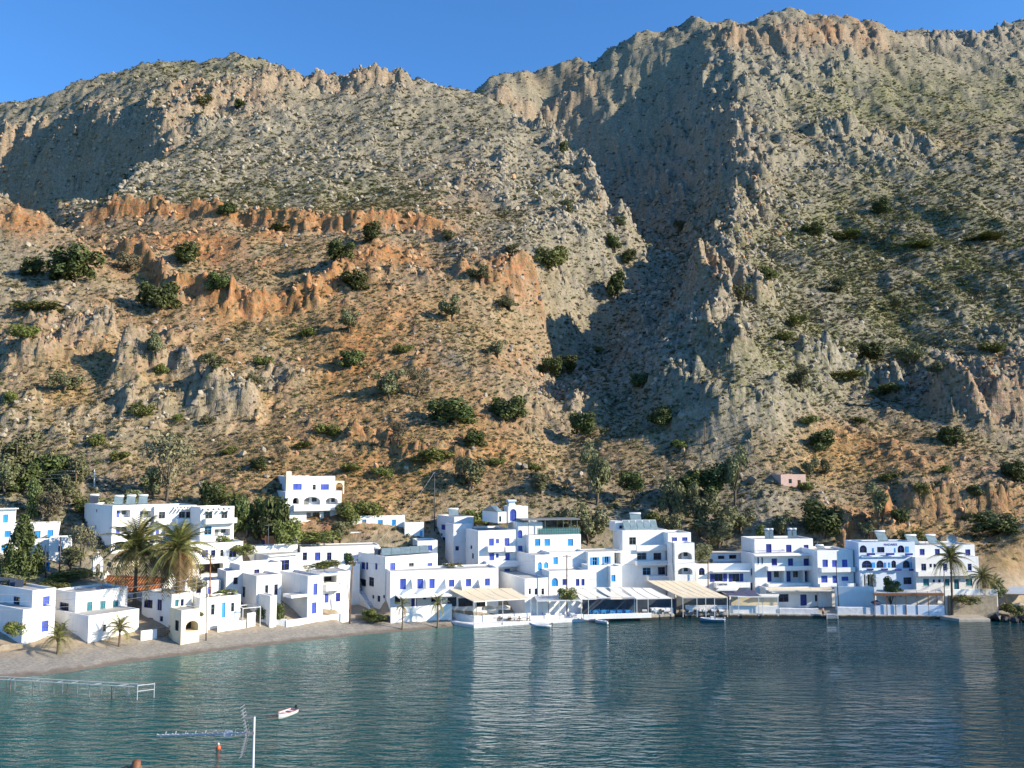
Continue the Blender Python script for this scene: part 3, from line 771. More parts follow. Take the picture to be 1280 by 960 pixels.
def opening(root, org, O, u, inn, a, b, zb, zt, kind, rise=0.0):
    """window, door or loggia filling; parts and sub-parts are meshes under the house"""
    t = kind[0]; col = M[PAINT[kind[1]]] if len(kind) > 1 else M['blue']
    loc = -org
    w, h = b - a, zt - zb
    if t in 'sgd':                                   # shutters / glazed / door
        f = MB(); e = min(0.09, w * 0.12); dp = 0.10
        trim = col
        plate(f, O, u, inn, a, a + e, zb, zt, dp, dp + 0.07); plate(f, O, u, inn, b - e, b, zb, zt, dp, dp + 0.07)
        plate(f, O, u, inn, a + e, b - e, zt - e, zt, dp, dp + 0.07)
        if t != 'd': plate(f, O, u, inn, a + e, b - e, zb, zb + e, dp, dp + 0.07)
        if t == 'g':
            n = 2 if w > 0.9 else 1
            for k in range(1, n): plate(f, O, u, inn, a + w * k / n - 0.035, a + w * k / n + 0.035, zb + e, zt - e, dp, dp + 0.06)
            plate(f, O, u, inn, a + e, b - e, zb + h * .62, zb + h * .62 + 0.05, dp + 0.004, dp + 0.055)
        nm = 'door' if t == 'd' else 'window'
        fo = f.build(nm, trim, root, loc=loc)
        if t == 'g':
            g = MB(); plate(g, O, u, inn, a + e * .5, b - e * .5, zb + e * .5, zt - e * .5, dp + 0.075, dp + 0.09); g.build('pane', M['glass'], fo)
        else:
            n = 2 if w > 0.8 else 1
            for k in range(n):
                g = MB(); p = a + e + (w - 2 * e) * k / n + 0.012; q = a + e + (w - 2 * e) * (k + 1) / n - 0.012
                z_b = zb + (0.02 if t == 'd' else e); z_t = zt - e
                plate(g, O, u, inn, p, q, z_b, z_t, dp + 0.03, dp + 0.06)
                r = min(0.08, (q - p) * .2)
                for (pp, qq, zz0, zz1) in ((p, p + r, z_b, z_t), (q - r, q, z_b, z_t), (p + r, q - r, z_t - r, z_t), (p + r, q - r, z_b, z_b + r), (p + r, q - r, (z_b + z_t) / 2 - r / 2, (z_b + z_t) / 2 + r / 2)):
                    plate(g, O, u, inn, pp, qq, zz0, zz1, dp + 0.005, dp + 0.03)
                g.build('door_leaf' if t == 'd' else 'shutter', col, fo)
        if t != 'd':
            s_ = MB(); plate(s_, O, u, inn, a - 0.06, b + 0.06, zb - 0.07, zb - 0.004, -0.07, 0.09); s_.build('sill', M['white'], fo)
    elif t in 'Oa':                                  # open shutters beside a dark pane / arched
        f = MB(); e = min(0.09, w * .12); dp = 0.12
        W = lambda s, z, d: O + u * s + Z * z + inn * d
        if t == 'a':
            ap = arch_pts(a, b, zt, rise)
            out = [W(a, zb, dp)] + [W(p, q, dp) for p, q in ap] + [W(b, zb, dp)]
            inp = [W(a + e, zb, dp)] + [W(p, q, dp) for p, q in arch_pts(a + e, b - e, zt - e, max(rise - e, .05))] + [W(b - e, zb, dp)]
            n = len(out)
            f.add(out + inp, [(i, i + 1, n + i + 1, n + i) for i in range(n - 1)])
            m_ = (a + b) / 2
            plate(f, O, u, inn, m_ - 0.04, m_ + 0.04, zb, zt - rise * .2, dp - 0.01, dp + 0.02)
            plate(f, O, u, inn, a + e, b - e, zt - rise - 0.04, zt - rise + 0.04, dp - 0.014, dp + 0.016)
            fo = f.build('arched_window', col, root, loc=loc)
            g = MB(); o2 = [W(a, zb, dp + 0.03)] + [W(p, q, dp + 0.03) for p, q in ap] + [W(b, zb, dp + 0.03)]
            g.add(o2, [tuple(range(len(o2)))]); g.build('pane', col if len(kind) > 2 else M['glass'], fo)
        else:
            plate(f, O, u, inn, a, a + e, zb, zt, dp, dp + .06); plate(f, O, u, inn, b - e, b, zb, zt, dp, dp + .06); plate(f, O, u, inn, a + e, b - e, zt - e, zt, dp, dp + .06)
            m_ = (a + b) / 2; plate(f, O, u, inn, m_ - .04, m_ + .04, zb, zt - e, dp, dp + .06)
            fo = f.build('window', col, root, loc=loc)
            g = MB(); plate(g, O, u, inn, a, b, zb, zt, dp + .07, dp + .08); g.build('pane', M['glass'], fo)
            for (p, q) in ((a - w * .48, a - 0.03), (b + 0.03, b + w * .48)):
                g = MB(); plate(g, O, u, inn, p, q, zb, zt, -0.05, -0.01); g.build('shutter', col, fo)
    elif t in 'rR':                                  # loggia: deep recess with a door and a window at the back
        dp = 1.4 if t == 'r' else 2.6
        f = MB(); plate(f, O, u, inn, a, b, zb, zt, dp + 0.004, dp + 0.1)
        fo = f.build('loggia_wall', M['shaded_white'] if t == 'r' else M['dark'], root, loc=loc)  # recess shade painted into the back wall
        if t == 'r':
            g = MB(); p, q = a + w * .08, a + w * .42
            plate(g, O, u, inn, p, q, zb + 0.02, zb + h * .86, dp - 0.06, dp)
            for k in range(2): plate(g, O, u, inn, p + (q - p) * (k * .5 + .06), p + (q - p) * (k * .5 + .44), zb + .1, zb + h * .8, dp - 0.09, dp - .06)
            g.build('door', col, fo)
            if w > 1.8:
                g = MB(); plate(g, O, u, inn, a + w * .58, a + w * .86, zb + h * .35, zb + h * .86, dp - 0.05, dp); g.build('window', M['glass'], fo)
HOUSES = {}
REV = {'s': .14, 'g': .22, 'd': .2, 'O': .22, 'a': .22, 'r': 1.4, 'R': 2.6}
def house(key, label, vols, name='house', cat='house', balconies=(), group=None):
    v0 = vols[0]
    org = v0.pt(v0.W / 2, v0.dep / 2, v0.z0)
    root = thing(name, label, cat, org, 0.0, group)
    loc = -org
    for vi, V in enumerate(vols):
        mb = MB(); fills = []
        hf = []
        for face, lst in (('F', V.front), ('S', V.side)):
            O, u, inn, L = V.fr(face); hs = []
            for k in lst:
                kind = k[4]; gx = (k[2] - k[0]) * .07 if kind[0] not in 'rR' else 0; gy = (k[3] - k[1]) * .05 if kind[0] not in 'rRd' else 0
                a, b, zb, zt = V.rect((k[0] - gx, k[1] - gy, k[2] + gx, k[3] + gy), face)
                if b - a < 0.18 or zt - zb < 0.18: continue
                rise = 0.0
                if kind[0] == 'a' or kind.endswith('^'): rise = min((b - a) / 2, (zt - zb) * 0.55)
                hs.append((a, b, zb, zt, REV[kind[0]], rise)); fills.append((O, u, inn, a, b, zb, zt, kind.rstrip('^'), rise))
            wall_face(mb, O, u, inn, L, V.z0, V.z1, hs, 0.2)
        p = V.pt; z0, z1, W_, d = V.z0, V.z1, V.W, V.dep
        mb.quad(p(W_, 0, z0), p(W_, d, z0), p(W_, d, z1), p(W_, 0, z1))
        mb.quad(p(W_, d, z0), p(0, d, z0), p(0, d, z1), p(W_, d, z1))
        e = 0.22; o4 = [(0, 0), (W_, 0), (W_, d), (0, d)]; i4 = [(e, e), (W_ - e, e), (W_ - e, d - e), (e, d - e)]
        zr = z1 - V.par
        for k in range(4):
            a_, b_ = o4[k], o4[(k + 1) % 4]; c_, d_ = i4[(k + 1) % 4], i4[k]
            mb.quad(p(*a_, z1), p(*b_, z1), p(*c_, z1), p(*d_, z1))
            mb.quad(p(*d_, z1), p(*c_, z1), p(*c_, zr), p(*d_, zr))
        mb.build('wall', M[V.mat], root, loc=loc)
        rf = MB(); rf.add([p(*q, zr) for q in i4], [(0, 1, 2, 3)]); rf.build('roof', M[V.roofm], root, loc=loc)
        for f in fills: opening(root, org, *f)
    for bl in balconies:
        V = vols[bl[0]]; O, u, inn, L = V.fr('F')
        a, b, zb, zt = V.rect(bl[1:5], 'F', -3.0); out = bl[5]; style = bl[6] if len(bl) > 6 else 'wall'
        mb = MB(); mat = M[V.mat]
        plate(mb, O, u, inn, a, b, zb, zb + 0.18, -out, -0.003)
        if style == 'wall':
            plate(mb, O, u, inn, a, b, zb + 0.18, zt, -out, -out + 0.12)
            plate(mb, O, u, inn, a, a + .12, zb + .18, zt, -out + .12, -0.003); plate(mb, O, u, inn, b - .12, b, zb + .18, zt, -out + .12, -0.003)
            mb.build('balcony', mat, root, loc=loc)
        elif style == 'slab':
            mb.build('canopy_slab', mat, root, loc=loc)
        else:
            bo = mb.build('balcony', mat, root, loc=loc)
            rl = MB(); n = max(2, int((b - a) / 0.22)); Wp = lambda s, z, dd: O + u * s + Z * z + inn * dd
            for k in range(n + 1):
                s = a + .03 + (b - a - .06) * k / n; rl.bar(Wp(s, zb + .18, -out + .04), Wp(s, zt, -out + .04), .035)
            rl.bar(Wp(a, zt, -out + .04), Wp(b, zt, -out + .04), .06)
            for s in (a + .03, b - .03): rl.bar(Wp(s, zt, -out + .04), Wp(s, zt, -.01), .05); rl.bar(Wp(s, zb + .6, -out + .04), Wp(s, zb + .6, -.01), .04)
            rl.build('railing', M[style], bo)
    HOUSES[key] = (root, vols, org)
    return root
def part(key, name, mb, mat, smooth=False):
    root, vols, org = HOUSES[key]
    return mb.build(name, mat, root, smooth, loc=-org)

# ================================================================== the village, house by house
# --- waterfront, left
house('A', 'two storey white house at far left of beach with row of roof solar panels', [
    Vol(-12, 41, 70, 738, 140, 55, front=[(54,746,61.5,759.5,'sb')], side=[(17,746.5,24,762,'gn')]),
    Vol(-16, 29, 69, 762, 136.5, 55, front=[(52.5,776,60,789.5,'db')], side=[(9.5,778,16.5,785,'gn'),(8,788,16,793,'gn')], par=0.25)])
house('B', 'white beach house with three teal shutters above a lower white block', [
    Vol(67, 95, 160, 741, 143.5, 54, front=[(109,753,115,768,'st'),(125.5,752,131.5,768.5,'st'),(141.5,751,147.5,764.5,'st')], side=[(75,754,85,768.5,'gn')]),
    Vol(68, 111, 174, 770, 139.5, 54, front=[(129,781,132.5,789,'gg')], side=[(77,779,81,787,'gn')], par=0.15)])
house('B3', 'white house with shaded side wall beside the cream arched porch', [
    Vol(178, 215, 240, 743, 148, 58, front=[(219,750,223,760,'st'),(226,749.5,229.5,762,'gn')],
        side=[(180.5,750,190,759.5,'gn'),(197,750,202,762.5,'gn'),(186,772.5,191,778.5,'gn'),(200,770.5,203.5,776.5,'gn')])])
house('B3b', 'cream plastered porch with round arch behind low beach wall', [
    Vol(212, 227, 250, 763, 143, 45, front=[(232,776,248,789,'R^')], side=[(219,776,223,788,'gk')], mat='cream', par=0.15)], 'arched_porch', 'porch')
house('B4', 'low white house with pale blue door and two slim windows on beach', [
    Vol(241, 250, 301, 748, 149, 38, front=[(264,756,268,768,'gg'),(277.5,753,281.5,772,'ds'),(289,754,292.5,764,'gg')])])
house('F', 'grey sided white house with two slim windows behind pergola frame', [
    Vol(287, 321, 352, 720, 157, 40, front=[(331.5,732,335,744,'gn'),(343,731,347,743,'gn')], side=[(300.5,733.5,306,745.5,'gn')]),
    Vol(322, 338, 346, 745, 154, 42, par=.1)])
house('F2', 'tall white block with purple blue shutters behind the garden wall', [
    Vol(350, 385, 404, 720, 157.5, 42, front=[(392,730,396.5,743,'sb'),(390,753,395,767,'db')]),
    Vol(345, 364, 386, 744.5, 155.5, 42, dep=3, yb=748, par=.02)])
house('F3', 'white house with shaded balcony and flat roof slab above blue doors', [
    Vol(400, 404, 438, 716, 165, 35, front=[(405,720.5,421,728.5,'R'),(406,742,410.5,753.5,'db'),(420,741,425,752,'dn')], par=.1)],
    balconies=[(0, 404, 729, 425, 737, 1.5), (0, 394, 714, 425, 717.5, 2.2, 'slab')])
house('F4', 'bluish white block between the balcony house and the outside stair', [
    Vol(None, 423, 450, 706, 175, 24, dep=6, front=[(428,722,432,731,'gn')], par=.2)])
house('L3', 'low white terrace block below the left edge houses', [
    Vol(None, -20, 62, 677, 163.5, 24, dep=3, front=[(30,681,38,689,'gk'),(2,681,10,688,'ss')], par=.3)], 'terrace_block', 'outbuilding')
house('G2', 'low white roof terrace block in front of the overhanging slab house', [
    Vol(None, 300, 352, 706, 162, 38, dep=5, front=[(318,712,324,719,'gn')], par=.5)], 'terrace_block', 'outbuilding')
house('E2', 'narrow white block right of the arched blue window house', [
    Vol(None, 283, 316, 714, 160, 36, dep=5, front=[(292,722,297,730,'gn')], par=.3)], 'terrace_block', 'outbuilding')
house('D2', 'low white room with flat roof behind the low beach house', [
    Vol(None, 232, 276, 728, 157, 36, dep=5, front=[(246,734,251,741,'gn'),(260,734,264,742,'sb')], par=.3)], 'terrace_block', 'outbuilding')
# --- old church
house('E', 'white house with arched blue window and dark porch below its balcony', [
    Vol(236, 238, 304, 680, 167, 33, front=[(253,688,259.5,696,'sn'),(264,688,269,696,'gn'),(275.5,687.5,279,695,'gg'),(287,687,295,696,'ab'),(249,705,279,718,'R'),(287,705,295,720,'dn')])],
    balconies=[(0, 238, 696.5, 280, 703.5, 1.6)])
house('G', 'flat roofed house with overhanging slab and blue glass door', [
    Vol(302, 335, 376, 694, 171, 40, front=[(350,700.5,361,713,'gb')], side=[(313,704,319,713,'gn'),(323,704,329,713,'gn')], par=.02)],
    balconies=[(0, 335, 692.6, 372, 694, .7, 'slab')])
house('H', 'small house with ochre red upper wall and two navy windows', [
    Vol(317, 333, 357, 670, 180, 30, front=[(345,674,350,682,'sn')], mat='ochre', side=[(326,675,331,682,'sn')]),
    Vol(None, 357, 373, 673, 180.5, 30, dep=5, front=[(360,675,363,681,'gg')]),
    Vol(None, 318, 372, 683, 175, 28, dep=3)])
house('I', 'long low white row of rooms with four blue windows', [
    Vol(374, 376, 474, 684, 178, 12, front=[(378.5,691,383.5,700,'gb'),(394,691,400,700,'sb'),(409,691,414,700,'gb'),(430,692,438.5,699.5,'gs'),(448,691,452,694.5,'gg')], par=.15, dep=6)])
house('J', 'white house on the bank with three pale blue windows and outside stair', [
    Vol(436, 441, 506, 645, 192, 10, front=[(453,650,457.5,658,'ss'),(472.5,650,478,662,'ds'),(490,650,494.5,658,'ss'),(471,668,478,678.5,'dn')], dep=8),
    Vol(None, 506, 530, 653, 193, 10, dep=6, front=[(525,664,528,670,'ss')])])
house('J2', 'small white house with two blue windows behind solar array', [
    Vol(None, 522, 547, 676, 185, 10, dep=6, front=[(527,682,533,688,'gn'),(534,682,540,688,'sb')])])
house('C', 'large white waterfront house with outside stair and blue shutters', [
    Vol(448, 482, 547, 696, 171, 36, front=[(488,704,494,713,'sb'),(511.5,704,517,712.5,'gg'),(534.5,704,540,711,'sb')],
        side=[(452,703,456,711,'sn'),(457.5,703,460,711.5,'sn'),(469,704,471.5,711.5,'sn'),(461.5,722,467,732.5,'gg'),(449.5,724,457,732,'gn'),(465.5,744,467.5,748,'gn'),(472,745,475,752,'gn'),(479,744,481,747.5,'gn')]),
    Vol(487, 488, 623, 714.5, 166.5, 17, dep=6.5, front=[(500.5,724,507,736,'sb'),(522,724,528.5,735,'sb'),(537,724,543,735,'sb'),(561.5,725,567.5,733,'sb'),(582.5,724,588.5,732.5,'sb'),(606.5,723.5,612,731.5,'sb'),
        (494,746,500,754,'gk'),(514.5,747,520.5,759,'dn'),(529,745,532.5,749,'gn'),(539.5,746,546,752,'gn'),(560,747,570,757.5,'gn'),(574,748,590,757.5,'gn'),(596,746,606,758,'gk')])],
    balconies=[(1, 495, 737, 560, 743.5, 3.4, 'slab')])
# --- upper left
house('L1', 'white house at left edge with sky blue door under flat roof slab', [
    Vol(None, -20, 20, 636.5, 172, 28, dep=6, front=[(4,643,9.5,655.5,'ds')], par=.02),
    Vol(None, -20, 74, 656, 168, 24, dep=5, front=[(6,664,13,671,'ss'),(42,664,50,672,'ss'),(59.5,662.5,66,674.5,'ds')], par=.3)],
    balconies=[(0, -20, 634.8, 23.5, 636.5, .7, 'slab')])
house('L2', 'small white annex with sky blue roof edge and one dark window', [
    Vol(None, 62, 89, 672, 165, 24, dep=4, front=[(73,683,77,689.5,'gn')], par=.3)])
house('HO', 'large white stepped hotel with loggias above the palms', [
    Vol(106, 141, 193, 632, 170, 45, front=[(145.5,637.5,163,647,'rb'),(175,638.5,191,647,'rb'),(145,658,164,667,'rb'),(177,658.5,191.5,667,'rb'),(144,678,165,687,'rb')],
        side=[(120,636.5,121.5,640,'gg'),(115,657,116.2,660.5,'gg'),(119,657,120.2,660.5,'gg')]),
    Vol(None, 193.5, 246, 633, 175, 40, dep=9, front=[(199,640,206,648,'gg'),(224,640,231,647,'gg'),(233,640,240,647,'gg'),(195,661,198.5,669.5,'sb'),(205,661,211,670,'db'),(221,661,228,669,'gn'),(200,680,207,690,'gg')]),
    Vol(238, 251, 293, 634, 174, 40, front=[(257,640,265,648,'gg'),(277,640,284,648,'gg'),(256,658,264,668,'gs'),(268,661,288,670,'rg'),(256,680,264,690,'gn')])],
    'hotel', 'hotel', balconies=[(1, 219, 648, 243, 654, 1.4), (1, 196, 650, 212, 656, 1.2), (2, 254, 647.5, 293, 654, 1.4), (2, 244, 668, 272, 679, 1.6, 'steel')])
house('TOP', 'white and cream hillside villa with arched loggias above dark trees', [
    Vol(347, 359, 419, 595.5, 194, 26, front=[(367,605,376.5,612,'sb'),(391,606,394.5,612,'gg'),(401.5,605.5,410.5,612,'sb')], side=[(349,605,352,612,'gn')]),
    Vol(344, 357, 427, 614.5, 189, 26, front=[(366,622,374,630,'Rk^'),(379.5,621,400.5,631,'rg^'),(407,622,422.5,631,'rg^'),(383,640,400,650,'rg'),(405,640,412,650,'gg')], par=.5)],
    'villa', 'villa', balconies=[(1, 366, 630.5, 426, 638, 1.3)])
# --- centre
house('K', 'four storey white guesthouse tower with blue shutters and balconies', [
    Vol(575, 598, 646, 663.5, 181, 22, front=[(611.5,673.5,617,681.8,'sb'),(620,674,623.5,679,'sb'),(631,673,636.5,681.8,'sb'),(612,691.5,617.5,700,'sb'),(620,692,623.2,697,'sb'),(632,691.5,637,700,'sb'),(631,711,637,720,'db'),(612,712,625,722,'Rk^')],
        side=[(580,672,582,676,'gg'),(588,682,590,686,'gg'),(580,700,582,705,'gg'),(590,692,592,698,'gg')])],
    'guesthouse', 'guesthouse', balconies=[(0, 608, 682, 627, 689, 1.2), (0, 630, 682, 643, 689, 1.2), (0, 605, 700, 648, 708, 1.5)])
house('K2', 'white house with arched blue window right of the guesthouse tower', [
    Vol(None, 646.5, 678, 653, 184, 8, dep=8, front=[(646.8,663,652.5,672,'abb'),(648,682.5,652.8,691,'sb')])])
house('K3', 'shaded white rear block with iron balconies left of the tower', [
    Vol(546, 568, 592, 646, 190, 32, side=[(552,656,556.5,662,'sn'),(553,672,558,681,'gn'),(549.5,695,553,702,'gn')], front=[(571,664,573,669,'gn'),(573.5,669,575,671.5,'gn')], mat='shaded_white'),
    Vol(None, 567, 590, 655, 187, 30, dep=4, mat='shaded_white', front=[(569.5,683,573.5,688,'gn')])])
house('K4', 'rooftop stair room with sloping green glass on guesthouse roof', [
    Vol(603, 622.5, 633, 640, 185, 30, front=[(624,645.5,626.5,652,'gt')], base=P(622, 654, 185).z, par=.05)], 'stair_room', 'roof room')
house('K5', 'rooftop room with arched blue door and small cupola', [
    Vol(None, 635.5, 660, 633, 187, 8, dep=4, front=[(638,637,645,650.5,'abb')], base=P(640, 654, 187).z, par=.2)], 'roof_room', 'roof room')
house('L', 'white house with roof terrace and green railing above light blue shutters', [
    Vol(None, 661, 726, 669, 182, 8, dep=8, front=[(669,674,675,682,'ss'),(681,674,687,682,'ss'),(710,674,716,682,'ss')], par=.05)])
house('M1', 'white house with pair of tall arched sky blue windows', [
    Vol(645, 669, 690, 694, 176, 25, front=[(672.5,703,677,712,'ass'),(680,703,685,713,'ass')], par=.2)])
house('M2', 'white stepped house with two sky blue windows near the utility pole', [
    Vol(None, 687, 734, 690.5, 177.5, 10, dep=6, front=[(692,697,697,705,'ss')]),
    Vol(None, 686.5, 735, 714, 172, 10, dep=5, front=[(690,723,697,732.5,'ass'),(703.5,724,709,731,'sn'),(720,724,724,732,'sn'),(727,724,730.5,731.5,'sn')], par=.2)])
house('N', 'low white block with shaded flank beside the cream awning', [
    Vol(622, 656, 685, 723.5, 170, 22, front=[(661,736,663.5,742.5,'gg'),(668.5,736,671.5,743,'gn'),(677,736,680,743,'gg')], par=.15)])
house('O', 'white house with blank wall below a terrace of open blue shutters', [
    Vol(None, 735, 777, 690, 178, 8, dep=6, front=[(741,697,746,706,'Os'),(756,696,760.5,704.5,'Os'),(768,690.8,776,705,'R')], par=.1),
    Vol(None, 735, 763, 707, 174.5, 8, dep=4, par=.9),
    Vol(None, 763, 777, 708, 174.2, 8, dep=4, front=[(764.5,719,769,726.5,'ss')], par=.2)])
house('PH', 'large white terraced guesthouse with rooftop glass screens', [
    Vol(766, 778, 834, 663, 184, 6, front=[(787,672,794.5,680.5,'gg'),(797,691,807.5,700,'gs'),(817.5,691,826,700,'gn'),(804,710,813,718.5,'gs'),(823,709,831,718,'gn')]),
    Vol(None, 770, 832, 688.5, 181.5, 6, dep=4, front=[(797,691.5,807.5,699.5,'gs'),(817.5,691.5,826,699.5,'gn'),(804,710,813,718.5,'gs'),(823,709,831,718,'gn')], par=.9),
    Vol(764, 769, 781, 652, 187, 6, dep=4, front=[(774.5,657,778.5,660.5,'gn')], base=P(770, 664, 187).z, par=.05)],
    'guesthouse', 'guesthouse', balconies=[(1, 794, 700.5, 833, 706, 1.2), (1, 795, 681, 833, 688.5, .6), (1, 808, 718.5, 841, 726, 1.6)])
house('PH2', 'white tower with two blue windows above stacked arched loggias', [
    Vol(833, 835, 863.5, 666, 183, 4, dep=7, front=[(840,672,846,678,'sb'),(853,672,859,679.5,'sb')]),
    Vol(833.5, 843, 868, 679, 178.5, 4, front=[(847.5,690,865,699.5,'rg^'),(847.5,709.5,865.5,718.5,'rg^')], par=.7)])
house('Q', 'two storey white taverna with lettering on its front parapet', [
    Vol(None, 871, 956, 705, 181, 3, dep=8, front=[(874,710,880.5,718.5,'an'),(893.5,717.5,903,726.5,'On'),(916,717.5,924,726.5,'On'),(939,711,945,718.5,'gn'),(939,729,948,738.5,'gn')], par=.5)],
    'taverna', 'taverna', balconies=[(0, 892, 727, 934, 733.5, 1.5), (0, 889, 712.5, 934, 714, 1.3, 'slab')])
house('Q2', 'low white outbuilding with dark openings behind the taverna roof', [
    Vol(None, 889, 936, 692, 192, 0, dep=5, front=[(898,695,905,701,'gk'),(912,694,920,702,'gk')], par=.1)], 'outbuilding', 'outbuilding')
house('RH', 'three storey white hotel with long balcony slabs and navy doors', [
    Vol(None, 943, 1016, 674, 185, 2, dep=7, front=[(958,680,964,692,'dn'),(983,681,989,692,'dn'),(1005,681,1010.5,692,'dn')]),
    Vol(None, 943, 1021, 692.5, 181.5, 2, dep=7, front=[(965,698.5,971,706.5,'sn'),(985.5,698.5,991,706.8,'sn'),(1005,698.5,1011,706.8,'sn'),(947,697,948.6,704.5,'gn'),(952,697,953.6,704.5,'gn'),
        (959,713,980,728,'rn'),(983,713,1004,728,'rn'),(1006,713,1020,728,'rn')], par=.1),
    Vol(None, 957, 1041, 734.5, 178.5, 2, dep=4, front=[(974,743,985,752,'gb'),(1001,743,1008,757,'dn'),(1019,744,1024,751.5,'gn')], par=.1)],
    'hotel', 'hotel', balconies=[(1, 941, 691.5, 1021, 694, 1.3, 'slab'), (1, 957, 706.8, 1021, 712.3, 1.2), (1, 957, 728, 1021, 733, 1.4), (2, 958, 734.6, 1040, 737.6, 2.6, 'slab'), (0, 946, 687, 978, 692, 1.2, 'blue')])
house('S', 'two storey cream white house with six bright blue shutters', [
    Vol(None, 1021.5, 1066, 688, 179.5, 2, dep=8, mat='white', front=[(1028.5,700,1034.5,708.5,'sb'),(1040.5,700.5,1046,708.5,'sb'),(1053,700,1059,708.5,'sb'),(1027,720,1034,728,'sb'),(1041,720,1046.5,728.5,'sb'),(1052.5,721,1060,725.8,'sb')])],
    balconies=[(0, 1024, 708.8, 1066, 714.5, 1.0), (0, 1021.6, 728.5, 1066, 732.5, 1.2)])
house('T', 'white hotel with blue skylight tint, arched navy windows and flower boxes', [
    Vol(1056, 1073, 1143.5, 678, 179, 1, mat='skylit_white', front=[(1075,682,1083,690.5,'an'),(1097,684,1105,690.5,'gn'),(1122.5,682,1130,690.5,'an'),(1078,701,1089,709.5,'an'),(1096,701,1104,709.5,'an'),(1114.5,701,1119.8,709.5,'an'),(1129,701,1137,709.5,'an'),  # white front, bluish skylight put into its colour
        (1080,718,1095,734,'Rk'),(1130,722,1139,730,'gn'),(1141,723,1143,730,'gn')], par=.25)],
    'hotel', 'hotel', balconies=[(0, 1076, 690.6, 1136, 696, .35, 'slab'), (0, 1076, 709.6, 1140, 713, .35, 'slab')])
house('U', 'white hotel at right end with rows of blue windows behind tall palm', [
    Vol(None, 1144, 1218, 681.5, 181, 0, dep=8, front=[(1150,686.5,1155.5,693.5,'sn'),(1169,686.5,1174.5,693.5,'sn'),(1188,686,1193.5,693.5,'st'),(1207,687,1212.5,694,'sn')], par=.25),
    Vol(None, 1144, 1223, 696.5, 179, 0, dep=7, front=[(1152,705,1157.5,713,'gb'),(1162,705,1164.8,709,'gn'),(1167,705,1169.6,709,'gn'),(1179,705,1184,713,'gb'),(1200,705,1203,708.5,'gn'),(1210,705,1214.5,713,'gb'),
        (1154.5,724,1161,732,'st'),(1166,724.5,1168.7,728,'gn'),(1173,724.5,1175.7,728,'gn'),(1180,724,1186.5,732,'st'),(1193,724,1198.5,737,'dt'),(1208,724,1215,732,'st')], par=.8)],
    'hotel', 'hotel', balconies=[(1, 1144, 713.5, 1223, 719, 1.1)])
house('PINK', 'ruined pink plastered stone hut alone on the slope', [
    Vol(963, 976, 1007, 593, 0, 12, dep=5, mat='pink', front=[(996,600,1001,608.5,'Rk'),(986,599,989,604,'gk')], par=.1)
    if False else Vol(None, 976, 1007, 593, cast(985, 609).y, 14, dep=5, mat='pink', front=[(997,600,1001,609,'Rk'),(986,599,989.5,604,'gk')], par=.1)], 'stone_hut', 'hut')
house('SHED', 'small cream building with brown door behind the church', [
    Vol(None, 140, 174, 703, 166, 40, dep=4, mat='cream', front=[(147,712,153.5,722,'do')], par=.1)], 'outbuilding', 'outbuilding')
house('RHUT', 'small pale block house above the dark awning at right edge', [
    Vol(None, 1254, 1265, 705, 190, 0, dep=3, par=.05)], 'block_house', 'outbuilding')
house('TEAL', 'tiny sky blue garden shed among weeds below the left houses', [
    Vol(None, 54.5, 62.5, 703, cast(58, 714, 135).y, 28, dep=1.4, mat='sky', front=[(56,704,61,713,'ds')], par=.05)], 'garden_shed', 'shed')

# --- details belonging to the houses
def vbox(V, a0, t0, z0, a1, t1, z1, mb):
    c = [V.pt(a, t, 0) for a, t in ((a0, t0), (a1, t0), (a1, t1), (a0, t1))]
    mb.prism([(p.x, p.y) for p in c], z0, z1)
# hotel pergola strips
for vi, x0, x1 in ((1, 217, 243), (2, 253, 292)):
    V = HOUSES['HO'][1][vi]; O, u, inn, L = V.fr('F')
    a, _ = V.on(x0, 637); b, _ = V.on(x1, 637); zt = V.z1 - .25; n = 6
    for k in range(n):
        mb = MB(); s0 = a + (b - a) * k / n; s1 = s0 + (b - a) / n * .55
        W = lambda s, z, d: O + u * s + Z * z + inn * d
        mb.add([W(s0, zt, -.02), W(s1, zt, -.02), W(s1, zt - .5, -1.5), W(s0, zt - .5, -1.5), W(s0, zt + .06, -.02), W(s1, zt + .06, -.02), W(s1, zt - .44, -1.5), W(s0, zt - .44, -1.5)],
               [(0,1,2,3),(7,6,5,4),(0,4,5,1),(1,5,6,2),(2,6,7,3),(3,7,4,0)])
        part('HO', 'pergola_slat', mb, M['canvasw'])
# villa corner pier and chimney, arched wing
V = HOUSES['TOP'][1][0]; mb = MB(); vbox(V, -.25, -.25, V.z0, .9, .6, V.z1 + 1.1, mb); part('TOP', 'corner_pier', mb, M['cream'])
mb = MB(); O, u, inn, L = V.fr('F')
wall_face(mb, V.pt(V.W, .4), V.u, V.v, 2.2, V.z0, V.z1 - 1.1, [(.3, 1.9, V.z0 + .6, V.z1 - 1.5, .25, .8)], .2)
wall_face(mb, V.pt(V.W + 2.2, .65), -V.u, -V.v, 2.2, V.z0, V.z1 - 1.1, [(.3, 1.9, V.z0 + .6, V.z1 - 1.5, .25, .8)], .2)
part('TOP', 'arched_wing', mb, M['cream'])
